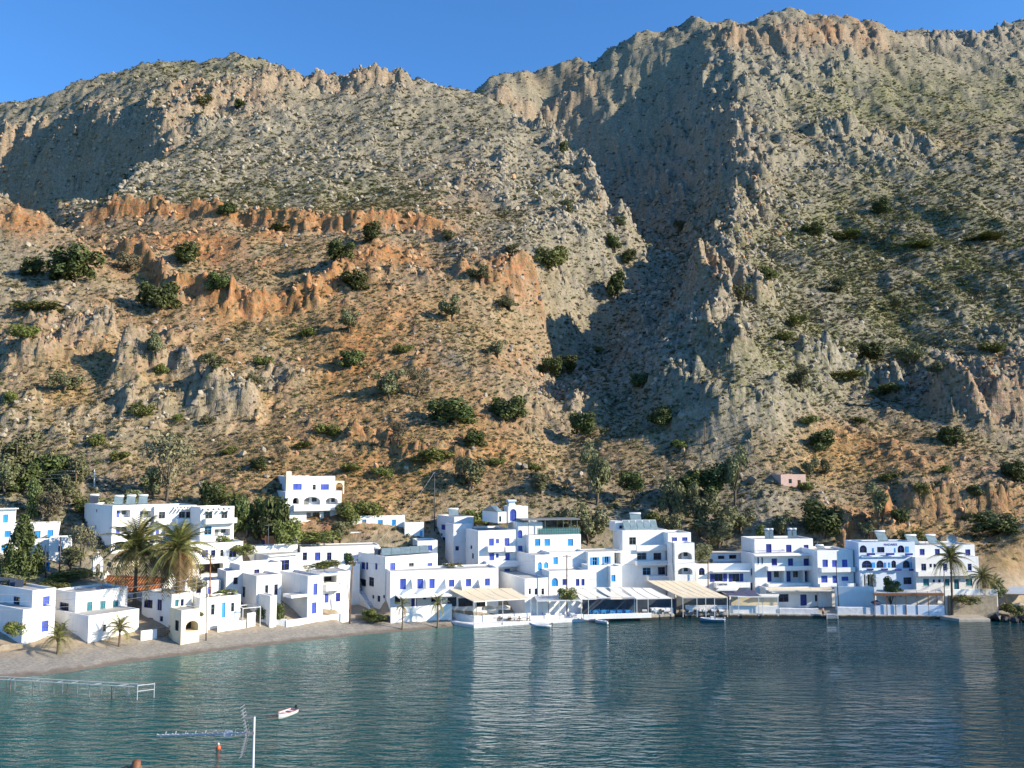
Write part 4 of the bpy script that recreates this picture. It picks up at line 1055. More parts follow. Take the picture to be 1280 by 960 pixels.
# triangular white dividers on the big waterfront house terrace
V = HOUSES['C'][1][1]; O, u, inn, L = V.fr('F')
for px in (514, 531.5, 556, 575.5, 598):
    a, zb = V.on(px, 736); mb = MB(); W = lambda s, z, d: O + u * s + Z * z + inn * d
    mb.add([W(a, zb, -.02), W(a, zb + 1.9, -.02), W(a, zb, -1.7), W(a + .12, zb, -.02), W(a + .12, zb + 1.9, -.02), W(a + .12, zb, -1.7)], [(0,1,2),(5,4,3),(0,3,4,1),(1,4,5,2),(2,5,3,0)])
    part('C', 'divider', mb, M['white'])
for k, px in enumerate((515, 547, 590)):   # thin posts under the slab
    a, zb = V.on(px, 757); mb = MB(); mb.bar(O + u * a + Z * (V.z0) - inn * 3.2, O + u * a + Z * (V.on(px, 743)[1]) - inn * 3.2, .12); part('C', 'post', mb, M['metal'])
# outside stair of the big waterfront house: parapet slope with steps
V = HOUSES['C'][1][0]; O, u, inn, L = V.fr('S')
a0, z0_ = V.on(445, 723, 'S'); a1, z1_ = V.on(474, 764, 'S')
a0 = max(a0, -3.0)
mb = MB(); W = lambda s, z, d: O + u * s + Z * z + inn * d
n = 12
for k in range(n):
    s0 = a0 + (a1 - a0) * k / n; s1 = a0 + (a1 - a0) * (k + 1) / n; zz = z0_ + (z1_ - z0_) * k / n - .8
    plate(mb, O, u, inn, s0, s1, V.z0, zz, -1.3, -.01)
so = part('C', 'stair', mb, M['shaded_white'])
mb = MB()
mb.add([W(a0, V.z0, -1.5), W(a1, V.z0, -1.5), W(a1, z1_, -1.5), W(a0, z0_, -1.5), W(a0, V.z0, -1.31), W(a1, V.z0, -1.31), W(a1, z1_, -1.31), W(a0, z0_, -1.31)], [(0,1,2,3),(7,6,5,4),(0,4,5,1),(1,5,6,2),(2,6,7,3),(3,7,4,0)])
mb.build('parapet', M['white'], so)
# outside stair of the house on the bank
V = HOUSES['J'][1][0]; O, u, inn, L = V.fr('F'); W = lambda s, z, d: O + u * s + Z * z + inn * d
a0, z0_ = V.on(436, 681); a1, z1_ = V.on(467, 663); mb = MB()
mb.add([W(a0, V.z0, -1.6), W(a1, V.z0, -1.6), W(a1, z1_, -1.6), W(a0, z0_, -1.6), W(a0, V.z0, -1.3), W(a1, V.z0, -1.3), W(a1, z1_, -1.3), W(a0, z0_, -1.3)], [(0,1,2,3),(7,6,5,4),(0,4,5,1),(1,5,6,2),(2,6,7,3),(3,7,4,0)])
for k in range(9):
    s0 = a0 + (a1 - a0) * k / 9; plate(mb, O, u, inn, s0, a0 + (a1 - a0) * (k + 1) / 9, V.z0, z0_ + (z1_ - z0_) * (k + 1) / 9 - .7, -1.29, -.01)
part('J', 'stair', mb, M['white'])
# sloping green glass of the stair room, cupola of the roof room
V = HOUSES['K4'][1][0]; mb = MB(); p = V.pt
mb.add([p(-.2, -.1, V.z1 + .03), p(V.W * .55, -.1, V.z1 + .03), p(V.W * .4, 2.2, V.z1 + 1.25), p(-.2, 3, V.z1 + 1.25), p(-.2, V.dep, V.z1 + .03), p(V.W * .55, V.dep, V.z1 + .03)],
       [(0, 1, 2, 3), (1, 5, 2), (5, 4, 3, 2), (4, 0, 3)]); part('K4', 'glass_roof', mb, M['panel2'])
V = HOUSES['K5'][1][0]; mb = MB(); vbox(V, .2, .4, V.z1 - .1, 1.7, 1.9, V.z1 + .5, mb); vbox(V, .35, .55, V.z1 + .5, 1.55, 1.75, V.z1 + 1.0, mb); vbox(V, .05, .25, V.z1 + 1.0, 1.85, 2.05, V.z1 + 1.35, mb); part('K5', 'cupola', mb, M['skylit_white'])
# green railing and pergola slab of the terrace house
V = HOUSES['L'][1][0]; O, u, inn, L = V.fr('F'); mb = MB(); W = lambda s, z, d: O + u * s + Z * z + inn * d
a0, _ = V.on(672, 665)
for k in range(19):
    s = a0 + (V.W - .1 - a0) * k / 18; mb.bar(W(s, V.z1, .15), W(s, V.z1 + 1.35, .15), .07)
for zz in (.35, .85, 1.35): mb.bar(W(a0, V.z1 + zz, .15), W(V.W - .1, V.z1 + zz, .15), .09)
rl = part('L', 'railing', mb, M['green'])
mb = MB(); plate(mb, O, u, inn, a0 + .1, V.W - .2, V.z1 + .12, V.z1 + 1.2, .2, .22); mb.build('screen', M['panel2'], rl)
mb = MB(); plate(mb, O, u, inn, -1, V.W + .3, V.z1 + 2.9, V.z1 + 3.1, 1.2, 6.0)
for s in (0.3, V.W * .35, V.W * .7, V.W - .3):
    mb.bar(W(s, V.z1, 1.4), W(s, V.z1 + 2.9, 1.4), .12); mb.bar(W(s, V.z1, 5.6), W(s, V.z1 + 2.9, 5.6), .12)
part('L', 'pergola', mb, M['greyp'])
# glass screens on the terraced guesthouse roof and the small hip of the left loggia
V = HOUSES['PH'][1][0]; O, u, inn, L = V.fr('F'); W = lambda s, z, d: O + u * s + Z * z + inn * d
for k in range(5):
    a, _ = V.on(783 + k * 8.5, 657); b, _ = V.on(783 + k * 8.5 + 7.9, 657); mb = MB()
    mb.add([W(a, V.z1 + .05, 1), W(b, V.z1 + .05, 1), W(b, V.z1 + 1.9, 2.6), W(a, V.z1 + 1.9, 2.6)], [(0, 1, 2, 3)]); po = part('PH', 'roof_screen', mb, M['panel2'])
    mb = MB(); mb.bar(W(a, V.z1 - .3, 1), W(a, V.z1 + 1.9, 2.6), .07); mb.bar(W(b, V.z1 - .3, 1), W(b, V.z1 + 1.9, 2.6), .07); mb.bar(W(a, V.z1 + 1.9, 2.6), W(b, V.z1 + 1.9, 2.6), .07); mb.bar(W(a, V.z1 - .3, 2.6), W(a, V.z1 + 1.9, 2.6), .07); mb.build('frame', M['metal'], po)
# drain pipe
V = HOUSES['PH2'][1][1]; mb = MB(); O, u, inn, L = V.fr('F')
mb.tube([V.pt(-.25, .5, V.z1 + 1.2), V.pt(-.25, .5, V.z1 - 4), V.pt(-.2, -.1, V.z1 - 6.5), V.pt(-.2, -.1, V.z0 + .4)], .09); part('PH2', 'drain_pipe', mb, M['greyp'])
# flower boxes of the bluish skylit hotel
V = HOUSES['T'][1][0]; O, u, inn, L = V.fr('F')
for (x0, y0, x1, y1) in ((1082,691,1092,693.6),(1106,691,1116,693.6),(1130,691.3,1139,693.8),(1082,710.3,1090,712.5),(1100,710.3,1108,712.6),(1117,710.5,1125,713),(1135,710.6,1142.5,713)):
    a, b, zb, zt = V.rect((x0, y0, x1, y1)); mb = MB(); plate(mb, O, u, inn, a, b, zb, zt, -.62, -.36); part('T', 'flower_box', mb, M['navy'])
for (x0, y0, x1, y1) in ((1090.5,685,1092.5,690.5),(1118,685,1119.5,690.5),(1132,683,1136,690.5),(1090,703,1094,709.5),(1105.5,703,1108,709.5),(1110.5,703,1113,709.5),(1138,703,1142,709.5)):
    a, b, zb, zt = V.rect((x0, y0, x1, y1)); mb = MB(); plate(mb, O, u, inn, a, b, zb, zt, -.05, -.006); part('T', 'open_shutter', mb, M['sky'])
for px in (1072, 1078.5):
    a, zb = V.on(px, 733); mb = MB(); plate(mb, O, u, inn, a, a + .35, V.z0, V.on(px, 716)[1], -1.3, -.95); part('T', 'pier', mb, M['white'])
# lettering
def lettering(key, vi, text, x0, x1, yb, yt, mat, off=.02):
    V = HOUSES[key][1][vi]; O, u, inn, L = V.fr('F')
    a, b, zb, zt = V.rect((x0, yt, x1, yb))
    cu = bpy.data.curves.new('letters', 'FONT'); cu.body = text; cu.extrude = 0.015; cu.align_x = 'CENTER'
    tmp = bpy.data.objects.new('tmp', cu); COL.objects.link(tmp)
    dg = bpy.context.evaluated_depsgraph_get(); dg.update()
    me = bpy.data.meshes.new_from_object(tmp.evaluated_get(dg)); bpy.data.objects.remove(tmp)
    co = np.array([v.co[:] for v in me.vertices]); lo, hi = co.min(0), co.max(0)
    org = HOUSES[key][2]
    for v in me.vertices:
        s = a + (v.co.x - lo[0]) / (hi[0] - lo[0]) * (b - a); z = zb + (v.co.y - lo[1]) / (hi[1] - lo[1]) * (zt - zb)
        v.co = O + u * s + Z * z + inn * (-off - v.co.z) - org
    me.materials.clear(); me.materials.append(mat)
    o = link('lettering', me, HOUSES[key][0]); return o
lettering('T', 0, 'MADARES', 1105, 1121.5, 682, 679.3, M['navy'])
lettering('U', 0, 'APARTMENTS', 1171, 1191, 684, 682.2, M['sky'])
lettering('Q', 0, 'TABEPNA', 893, 905.5, 730.5, 728, M['darkmetal'], 1.52)

# --- church
def church():
    V = Vol(118, 202, 226, 741, 156, 76)
    org = V.pt(V.W / 2, V.dep / 2, V.z0); loc = -org
    root = thing('church', 'small white church with terracotta tiled roof and bell gable', 'church', org)
    p = V.pt; zr = P(160, 722, 160).z; W_, d = V.W, V.dep; z0, z1 = V.z0, V.z1
    mb = MB()
    mb.quad(p(0, d, z0), p(0, 0, z0), p(0, 0, z1), p(0, d, z1)); mb.quad(p(W_, 0, z0), p(W_, d, z0), p(W_, d, z1), p(W_, 0, z1))
    # gable ends rise above the roof as stepped parapets
    for t, s in ((0, 1), (d, -1)):
        q = [p(0, t, z0), p(W_, t, z0), p(W_, t, z1 + .35), p(W_ * .5 + .5, t, zr + .45), p(W_ * .5, t, zr + .9), p(W_ * .5 - .5, t, zr + .45), p(0, t, z1 + .35)]
        q2 = [x + V.v * .35 * s for x in q]; n = len(q)
        mb.add(q + q2, [tuple(range(n)), tuple(range(2 * n - 1, n - 1, -1))] + [(i, (i + 1) % n, n + (i + 1) % n, n + i) for i in range(n)])
    mb.build('wall', M['white'], root, loc=loc)
    # two roof slopes, laid with rows of barrel tiles
    nrow = int((d - .8) / .55)
    rf = MB()
    for side in (0, 1):
        e0 = -.25 if side == 0 else W_ + .25; rows = []
        rf.quad(p(e0, .36, z1 - .03), p(e0, d - .36, z1 - .03), p(W_ / 2, d - .36, zr - .03), p(W_ / 2, .36, zr - .03))
    ro = rf.build('roof', M['terracotta'], root, loc=loc)
    for side in (0, 1):
        e0 = -.25 if side == 0 else W_ + .25; mb = MB()
        for k in range(nrow):
            t = .42 + k * .55
            mb.tube([p(e0, t + .2, z1 + .01), p(e0 * .5 + W_ * .25, t + .2, (z1 + zr) / 2 + .01), p(W_ / 2, t + .2, zr + .01)], .15, 5)
        mb.build('tile_rows', M['terracotta'], ro)
    mb = MB(); mb.tube([p(W_ / 2, .36, zr + .05), p(W_ / 2, d - .36, zr + .05)], .2, 6); mb.build('ridge_tiles', M['terracotta'], ro)
    # bell gable at the far end
    bp = P(115.5, 728, 161)
    mb = MB(); u = Vector((math.cos(R(40)), math.sin(R(40)), 0)); v = Vector((-u.y, u.x, 0)); B = Vector((bp.x, bp.y, 0))
    zt = P(117, 700, 161).z; zb = bp.z - 2.5
    wall_face(mb, B, u, v, 1.7, zb, zt, [(.5, 1.2, zb + 3.6, zt - .7, .6, .35)], .6)
    wall_face(mb, B + u * 1.7 + v * .6, -u, -v, 1.7, zb, zt, [(.5, 1.2, zb + 3.6, zt - .7, .6, .35)], .6)
    mb.quad(B + Z * zb, B + Z * zt, B + v * .6 + Z * zt, B + v * .6 + Z * zb); mb.quad(B + u * 1.7 + Z * zb, B + u * 1.7 + v * .6 + Z * zb, B + u * 1.7 + v * .6 + Z * zt, B + u * 1.7 + Z * zt)
    q = [B + Z * zt, B + u * 1.7 + Z * zt, B + u * 1.3 + Z * (zt + .6), B + u * .85 + Z * (zt + .85), B + u * .4 + Z * (zt + .6)]; q2 = [x + v * .6 for x in q]
    mb.add(q + q2, [(0, 1, 2, 3, 4), (9, 8, 7, 6, 5)] + [(i, (i + 1) % 5, 5 + (i + 1) % 5, 5 + i) for i in range(5)])
    bo = mb.build('bell_gable', M['white'], root, loc=loc)
    mb = MB(); c = B + u * .85 + v * .3 + Z * (zb + 4.3)
    mb.tube([c + Z * .55, c + Z * .45, c + Z * .1, c], [.06, .15, .22, .28], 10); mb.build('bell', M['darkmetal'], bo)
    mb = MB(); c = B + u * .85 + v * .3 + Z * (zt + .8); mb.bar(c, c + Z * .7, .08); mb.bar(c + Z * .45 - u * .22, c + Z * .45 + u * .22, .08); mb.build('cross', M['metal'], bo)
church()
print('village', round(time.time() - T0, 1))

# ================================================================== waterfront
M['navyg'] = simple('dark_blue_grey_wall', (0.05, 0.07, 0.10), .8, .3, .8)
def flat(v): return (v.x, v.y)
def platform(name, pxs, z, mat, back=14.0, zb=-3.0, kind='structure', chamfer=0.12, wob=0.0):
    """a quay block: waterline columns/rows, seen from the front, reaching `back` metres inland"""
    fr = [PZ(x, y, 0) for x, y in pxs]
    poly = [flat(p) for p in fr] + [(fr[-1].x + .4, fr[-1].y + back), (fr[0].x - .4, fr[0].y + back)]
    cx = sum(p[0] for p in poly) / len(poly); cy = sum(p[1] for p in poly) / len(poly)
    mb = MB(); n = len(poly)
    top = [(p[0] + (cx - p[0]) * chamfer / max(1, abs(cx - p[0])), p[1] + min(chamfer, .3) if i < len(fr) else p[1]) for i, p in enumerate(poly)]
    v = [(p[0], p[1], zb) for p in poly] + [(p[0], p[1], z - chamfer) for p in poly] + [(p[0], p[1], z) for p in top]
    f = [tuple(range(2 * n, 3 * n))]
    for k in range(2):
        f += [(k * n + i, k * n + (i + 1) % n, (k + 1) * n + (i + 1) % n, (k + 1) * n + i) for i in range(n)]
    mb.add(v, f)
    o = mb.build(name, M[mat]); tag(o, kind=kind); return o
platform('quay', [(561,780),(592.5,785.5),(640,782),(700,778.5),(746,776)], .62, 'whitestone', 18)
platform('quay', [(745,777.3),(790,775.5),(816,774.6),(843,773.4)], .95, 'quay', 16)
platform('quay', [(842,771.0),(858,770.8)], .3, 'wetrock', 10)
platform('quay', [(857,772.2),(912,772),(975,772),(1046,773)], .75, 'quay', 15)
platform('quay', [(1045,772.4),(1092,773),(1184,773.6)], .7, 'quay', 15)
platform('bathing_platform', [(1176,774),(1199,777.5),(1238,777)], .55, 'concrete', 9)
WN = 0
def seg_wall(label, p0, p1, z0, z1, th=.3, mat='white', name='garden_wall', cat='wall', inset=0.0, cap=False):
    a = Vector((p0[0], p0[1], 0)); b = Vector((p1[0], p1[1], 0)); u = (b - a).normalized(); v = Vector((-u.y, u.x, 0))
    L = (b - a).length; org = (a + b) / 2 + Z * z0
    mb = MB(); n = max(2, int(L / 1.2)); r = random.Random(int(L * 991))
    top = [z1 + r.uniform(-.04, .04) for _ in range(n + 1)]
    for i in range(n):
        q0 = a + u * (L * i / n); q1 = a + u * (L * (i + 1) / n)
        mb.quad(q0 + Z * z0, q1 + Z * z0, q1 + Z * (top[i + 1] - .05), q0 + Z * (top[i] - .05))
        mb.quad(q0 + Z * (top[i] - .05), q1 + Z * (top[i + 1] - .05), q1 + v * .05 + Z * top[i + 1], q0 + v * .05 + Z * top[i])
        mb.quad(q0 + v * .05 + Z * top[i], q1 + v * .05 + Z * top[i + 1], q1 + v * th + Z * top[i + 1], q0 + v * th + Z * top[i])
        mb.quad(q1 + v * th + Z * z0, q0 + v * th + Z * z0, q0 + v * th + Z * top[i], q1 + v * th + Z * top[i + 1])
    for q, t in ((a, top[0]), (b, top[-1])): mb.quad(q + Z * z0, q + v * th + Z * z0, q + v * th + Z * t, q + Z * (t - .05))
    o = mb.build(name, M[mat], None, loc=-org); o.data.transform(Matrix.Translation(-org)); o.location = org
    tag(o, label, cat); return o
def wl(px, py, z=0.0, back=0.25):
    p = PZ(px, py, z); return (p.x, p.y + back)
seg_wall('low white parapet in front of the cream awning terrace', wl(593,778.5,.62,.5), wl(664,774.6,.62,.5), .4, 1.75)
seg_wall('low white parapet left of the cream awning corner post', wl(566,774.0,.62,.4), wl(592,778.5,.62,.5), .4, 1.75)
seg_wall('long low white step wall below the flat frame canopy', wl(664,774.4,.62,.6), wl(729,772,.62,.6), .4, 1.15)
seg_wall('white quay edge wall in front of the blue chairs', wl(730,772.6,.95,.6), wl(815,770.5,.95,.6), .6, 1.45)
seg_wall('short white block wall left of the dark boat slip', wl(815,774.4), wl(842,773.2), .3, 2.0, 1.0, 'whitestone')
seg_wall('white quay wall under the front of the large cream awning', wl(857.5,771.9), wl(911,771.8), .45, 2.25, .35, 'whitestone')
seg_wall('long white quay wall right of the large cream awning', wl(912.5,771.8), wl(974,771.8), .3, 2.15, .35, 'white')
seg_wall('rough whitewashed rock wall below the hotel terrace', wl(975,772), wl(1024,772.4), .2, 1.7, .6, 'whitestone')
seg_wall('rough bluish whitewashed sea wall beside the bathing ladder', wl(1048,772.6), wl(1094,772.8), .2, 2.0, .6, 'whitestone')
seg_wall('smooth white sea wall under the brown roofed taverna', wl(1094,773), wl(1182,773.5), .1, 2.5, .4, 'skylit_white')
seg_wall('tall plain white terrace wall left of the brown roofed taverna', flat(P(1044,745,177)), flat(P(1093,745,176)), .3, P(1050,733,177).z, .4, 'white')
seg_wall('white balustrade wall in front of the right end hotel', flat(P(1181,742,173)), flat(P(1247,742,174)), .2, P(1200,737,173).z, .3, 'white')
seg_wall('rubble terrace wall under the white balustrade at right', flat(P(1186,742,172.4)), flat(P(1246,742,173)), -.2, P(1200,744.5,172.4).z, .5, 'rubble')
# beach garden walls on the left
def gw(px, py): 
    p = cast(px, py, 100); return (p.x, p.y)
def gwall(label, x0, y0, x1, y1, h, th=.25, mat='white', **k):
    a, b = gw(x0, y0), gw(x1, y1); zz = min(ground_z(*a), ground_z(*b))
    return seg_wall(label, a, b, zz - .6, zz + h, th, mat, **k)
gwall('low white beach wall right of the teal shuttered house', 176, 801, 196, 798, 1.5)
gwall('low white beach wall below the cream arched porch', 227, 797.5, 259, 791, 1.4)
gwall('long low white wall in front of the pale blue door', 272, 790.5, 307, 785, 1.5)
gwall('white garden wall along beach below the purple shutters', 358, 784, 436, 776.5, 1.5)
gwall('shaded return of the garden wall beside the pergola frame', 326, 777, 357.5, 783.5, 1.3)
gwall('white gate wall panel left of the pergola frame', 309, 784.5, 319, 782.5, 2.4)
gwall('small tan rubble wall at far left of beach', -20, 816, 28, 811, .9, .5, 'rubble')
gwall('rubble terrace wall below the outside stair', 444, 774, 486, 772, .8, .4, 'rubble')
V = HOUSES['C'][1][1]
a = V.pt(-.6, -4.6); b = V.pt(slide(P(488, 760, V.C.y), V.u, 560), -3.6)
seg_wall('white terrace wall below the white slab of the waterfront house', flat(a), flat(b), .2, P(510, 760, a.y).z, .3, 'white')
# lattice gate
g0, g1 = gw(197, 797), gw(207, 795); u = Vector((g1[0] - g0[0], g1[1] - g0[1], 0)); zz = ground_z(*g0)
gt = thing('lattice_gate', 'brown lattice gate between two white beach walls', 'gate', (g0[0], g0[1], zz))
for k in range(7):
    mb = MB(); p = u * (k / 6); mb.bar(p, p + Z * 1.5, .07); mb.build('slat', M['brown_lattice'], gt)
for k in range(5):
    mb = MB(); mb.bar(Z * (.15 + .3 * k) - Vector((0, .05, 0)), u + Z * (.15 + .3 * k) - Vector((0, .05, 0)), .06); mb.build('rail', M['brown_lattice'], gt)
# beach pergola frame
def frame_thing(name, label, cat, posts, top, mat, th=.1, group=None):
    org = Vector((posts[0][0], posts[0][1], posts[0][2]))
    r = thing(name, label, cat, org)
    for p in posts:
        mb = MB(); mb.bar(Vector(p[:3]) - org, Vector((p[0], p[1], p[3])) - org, th); mb.build('post', M[mat], r)
    for a, b in top:
        mb = MB(); mb.bar(Vector(a) - org, Vector(b) - org, th * .9); mb.build('beam', M[mat], r)
    return r
pa, pb = gw(303, 786), gw(325, 783); zz = ground_z(*pa); zt = P(303, 760.5, pa[1]).z
pc, pd = (pa[0] - 1.5, pa[1] + 3), (pb[0] - 1.5, pb[1] + 3)
frame_thing('pergola_frame', 'bare white pergola frame on the beach before grey sided house', 'pergola', [(*q, zz - .4, zt) for q in (pa, pb, pc, pd)], [((*pa, zt), (*pb, zt)), ((*pc, zt), (*pd, zt)), ((*pa, zt), (*pc, zt)), ((*pb, zt), (*pd, zt))], 'metal', .12)

# ------------------------------------------------------------------ canopies over the terraces
def canopy(label, back, front, Db, Df, mat, strips=5, posts=(), floor=.7, beam=True, name='canopy', gap=.06, valance=0.0, postmat='metal', thick=.05):
    B0, B1 = P(*back[0], Db), P(*back[1], Db); F0, F1 = P(*front[0], Df[0] if isinstance(Df, tuple) else Df), P(*front[1], Df[1] if isinstance(Df, tuple) else Df)
    org = Vector(((F0.x + F1.x) / 2, (F0.y + F1.y) / 2, floor))
    r = thing(name, label, 'canopy', org)
    for k in range(strips):
        t0, t1 = k / strips, (k + 1 - gap) / strips; mb = MB(); rows = []
        for i in range(6):
            s = i / 5; sag = -.16 * math.sin(math.pi * s)
            rows.append((B0.lerp(B1, t0).lerp(F0.lerp(F1, t0), s) + Z * sag - org, B0.lerp(B1, t1).lerp(F0.lerp(F1, t1), s) + Z * sag - org))
        for i in range(5):
            a, b = rows[i]; c, d = rows[i + 1]
            mb.quad(a, c, d, b); mb.quad(a - Z * thick, b - Z * thick, d - Z * thick, c - Z * thick)
            mb.quad(a, a - Z * thick, c - Z * thick, c); mb.quad(b, d, d - Z * thick, b - Z * thick)
        a, b = rows[5]; mb.quad(a, a - Z * (thick + valance), b - Z * (thick + valance), b)
        mb.build('canvas_strip', M[mat], r)
    if beam:
        mb = MB(); mb.bar(F0 - org - Z * .12, F1 - org - Z * .12, .16); mb.build('beam', M[postmat], r)
        mb = MB(); mb.bar(B0 - org - Z * .14, B1 - org - Z * .14, .14); mb.build('beam', M[postmat], r)
    for px in posts:
        t = (px - front[0][0]) / (front[1][0] - front[0][0]); p = F0.lerp(F1, t)
        mb = MB(); mb.bar(Vector((p.x, p.y, floor - .3)) - org, p - org - Z * .2, .12); mb.build('post', M[postmat], r)
        q = B0.lerp(B1, t); mb = MB(); mb.bar(q - org - Z * .16, p - org - Z * .16, .08); mb.build('rafter', M[postmat], r)
    return r, (B0, B1, F0, F1)
C1 = canopy('cream awning over corner terrace at the end of the beach', ((561,735.5),(640,735.0)), ((592,751.5),(664,747.5)), 170, (161.5, 165.5), 'canvas', 5, (592.5, 628, 663.5), .62)
C2 = canopy('flat grey blue canopy on white frame beside the inflatable boat', ((668,744.5),(722,743.5)), ((671,750.5),(727,749.5)), 171, (166.5, 168), 'canvasg', 4, (671.5, 699, 726.5), .62, gap=.02)
C3 = canopy('off white canopy with dark open panels above blue chairs', ((712,734.5),(776,733.5)), ((735,747.3),(793,745.3)), 172, (168, 169.2), 'canvasw', 4, (735.5, 793), .95, gap=.34)
C4 = canopy('pale canopy over dark terrace left of the boat slip', ((776,734),(815,735)), ((795,748),(840,747)), 172.5, (169, 170), 'canvasw', 3, (796, 810, 839.5), .95, gap=.1)
C5 = canopy('large striped cream awning sloping to the quay wall', ((809,725.5),(868,726.0)), ((853,746.5),(909.5,746.0)), 177, (170.5, 170.5), 'canvas', 6, (853.5, 871, 882, 893, 909), .75, gap=.07)
C6 = canopy('dark blue canvas canopy right of the large cream awning', ((897,737),(944,738)), ((911,744),(954,746)), 176.5, 172.5, 'canvasn', 3, (912, 953), .75, gap=.03)
C7 = canopy('narrow white roof band over the terrace right of dark canvas', ((924,742.5),(974,742.5)), ((922,745.5),(973,745.5)), 175.5, 171.6, 'canvasw', 2, (923, 948, 972), .75, gap=.01)
C8 = canopy('small white awning in front of the lettered taverna parapet', ((901,732),(925,732)), ((895,737.5),(921,737.5)), 177.5, 175.2, 'canvasw', 2, (), .75, gap=.01)
C9 = canopy('flat brown edged roof of the quayside taverna at right', ((1096,737),(1176,737)), ((1092,741.5),(1179,741.5)), 176.3, 171.6, 'canvasw', 1, (1093, 1108, 1119, 1132, 1146, 1160, 1171, 1178.5), .7, gap=0, valance=.35, postmat='wood2', thick=.12)
C10 = canopy('dark grey awning at far right beside the road', ((1262,733),(1300,733)), ((1256,742),(1300,743)), 182, 175, 'canvasg', 2, (1257, 1290), 1.0, gap=.01, postmat='wood')
C11 = canopy('cream sun blind below the navy balconies of the hotel', ((960,734.3),(1040,734.3)), ((961,737.8),(1039,737.8)), 178.2, 176.0, 'canvas', 3, (), .7, gap=.01)
r9, (b0, b1, f0, f1) = C9
mb = MB(); mb.bar(f0 - r9.location - Z * .2 - Vector((0, .15, 0)), f1 - r9.location - Z * .2 - Vector((0, .15, 0)), .12, .5); mb.build('fascia_board', M['wood2'], r9)
# tables and chairs under the canopies
def chair_mesh():
    mb = MB(); s = .22
    for x, y in ((-s, -s), (s, -s)): mb.bar((x, y, 0), (x, y, .45), .05)
    for x, y in ((-s, s), (s, s)): mb.bar((x, y, 0), (x, y + .06, .95), .05)
    return mb
def make_chair(mat):
    r = thing('chair', '', 'chair'); 
    for x, y, h in ((-.2, -.2, .45), (.2, -.2, .45), (-.2, .2, .95), (.2, .2, .95)):
        mb = MB(); mb.bar((x, y, 0), (x, y, h), .05); mb.build('leg', M[mat], r)
    mb = MB(); mb.box(-.23, -.23, .43, .23, .18, .48); mb.build('seat', M[mat], r)
    mb = MB(); mb.box(-.17, .18, .62, .17, .22, .72); mb.box(-.17, .18, .8, .17, .22, .92); mb.build('backrest', M[mat], r)
    return r
def make_table(mat, cloth):
    r = thing('table', '', 'table')
    mb = MB(); mb.box(-.42, -.42, .72, .42, .42, .76); t = mb.build('tabletop', M[mat], r)
    for x, y in ((-.36, -.36), (.36, -.36), (.36, .36), (-.36, .36)):
        mb = MB(); mb.bar((x, y, 0), (x, y, .72), .06); mb.build('leg', M[mat], r)
    mb = MB(); mb.box(-.45, -.45, .765, .45, .45, .775); mb.box(-.45, -.46, .52, .45, -.45, .775); mb.build('tablecloth', M[cloth], r)
    return r
chairs = {k: make_chair(k) for k in ('sky', 'blue', 'wood', 'metal')}; tables = {k: make_table(*k) for k in (('wood', 'white'), ('metal', 'sky'), ('metal', 'white'))}
used = set()
def place(src, key, p, rz, label, group):
    o = src if key not in used else copy_tree(src); used.add(key)
    o.location = p; o.rotation_euler = (0, 0, rz); tag(o, label, None, group); return o
def furnish(x0, x1, D0_, D1_, z, n, ck, tk, where, rows=2, seed=1):
    r = random.Random(seed)
    for j in range(rows):
        for i in range(n):
            t = (i + .5) / n; D = D0_ + (D1_ - D0_) * (j + .5) / rows
            p = P(x0 + (x1 - x0) * t + r.uniform(-1.2, 1.2), 760, D); p.z = z
            rw = '' if rows == 1 else (' front row' if j == 0 else ' back row')
            nth = ['leftmost', 'second', 'third', 'fourth', 'fifth'][i]
            place(tables[tk], tk, p, r.uniform(-.1, .1), '%s%s table%s %s' % (nth, rw, '' if i == 0 else ' from left', where), 'tables %s' % where)
            for dx, an in ((-.75, -math.pi / 2), (.75, math.pi / 2)):
                place(chairs[ck], ck, p + Vector((dx + r.uniform(-.1, .1), r.uniform(-.15, .15), 0)), an + math.pi + r.uniform(-.3, .3), '%s chair at %s%s table %s' % ('left' if dx < 0 else 'right', nth, rw, where), 'chairs %s' % where)
furnish(602, 662, 164.5, 168.5, .62, 5, 'wood', ('wood', 'white'), 'under the corner cream awning', 2, 1)
furnish(676, 722, 168, 170, .62, 3, 'blue', ('metal', 'white'), 'under the flat grey blue canopy', 1, 2)
furnish(740, 790, 169.2, 171.5, .95, 5, 'sky', ('metal', 'sky'), 'under the canopy with open panels', 2, 3)
furnish(800, 838, 170, 172, .95, 3, 'wood', ('wood', 'white'), 'under the pale canopy by the slip', 1, 4)
furnish(858, 906, 171.5, 175, .75, 5, 'wood', ('wood', 'white'), 'under the large striped awning', 2, 5)
furnish(918, 968, 173, 174.5, .75, 4, 'metal', ('wood', 'white'), 'under the narrow white roof band', 1, 6)
furnish(1112, 1168, 173, 175, .75, 4, 'blue', ('metal', 'white'), 'inside the brown roofed taverna', 1, 7)
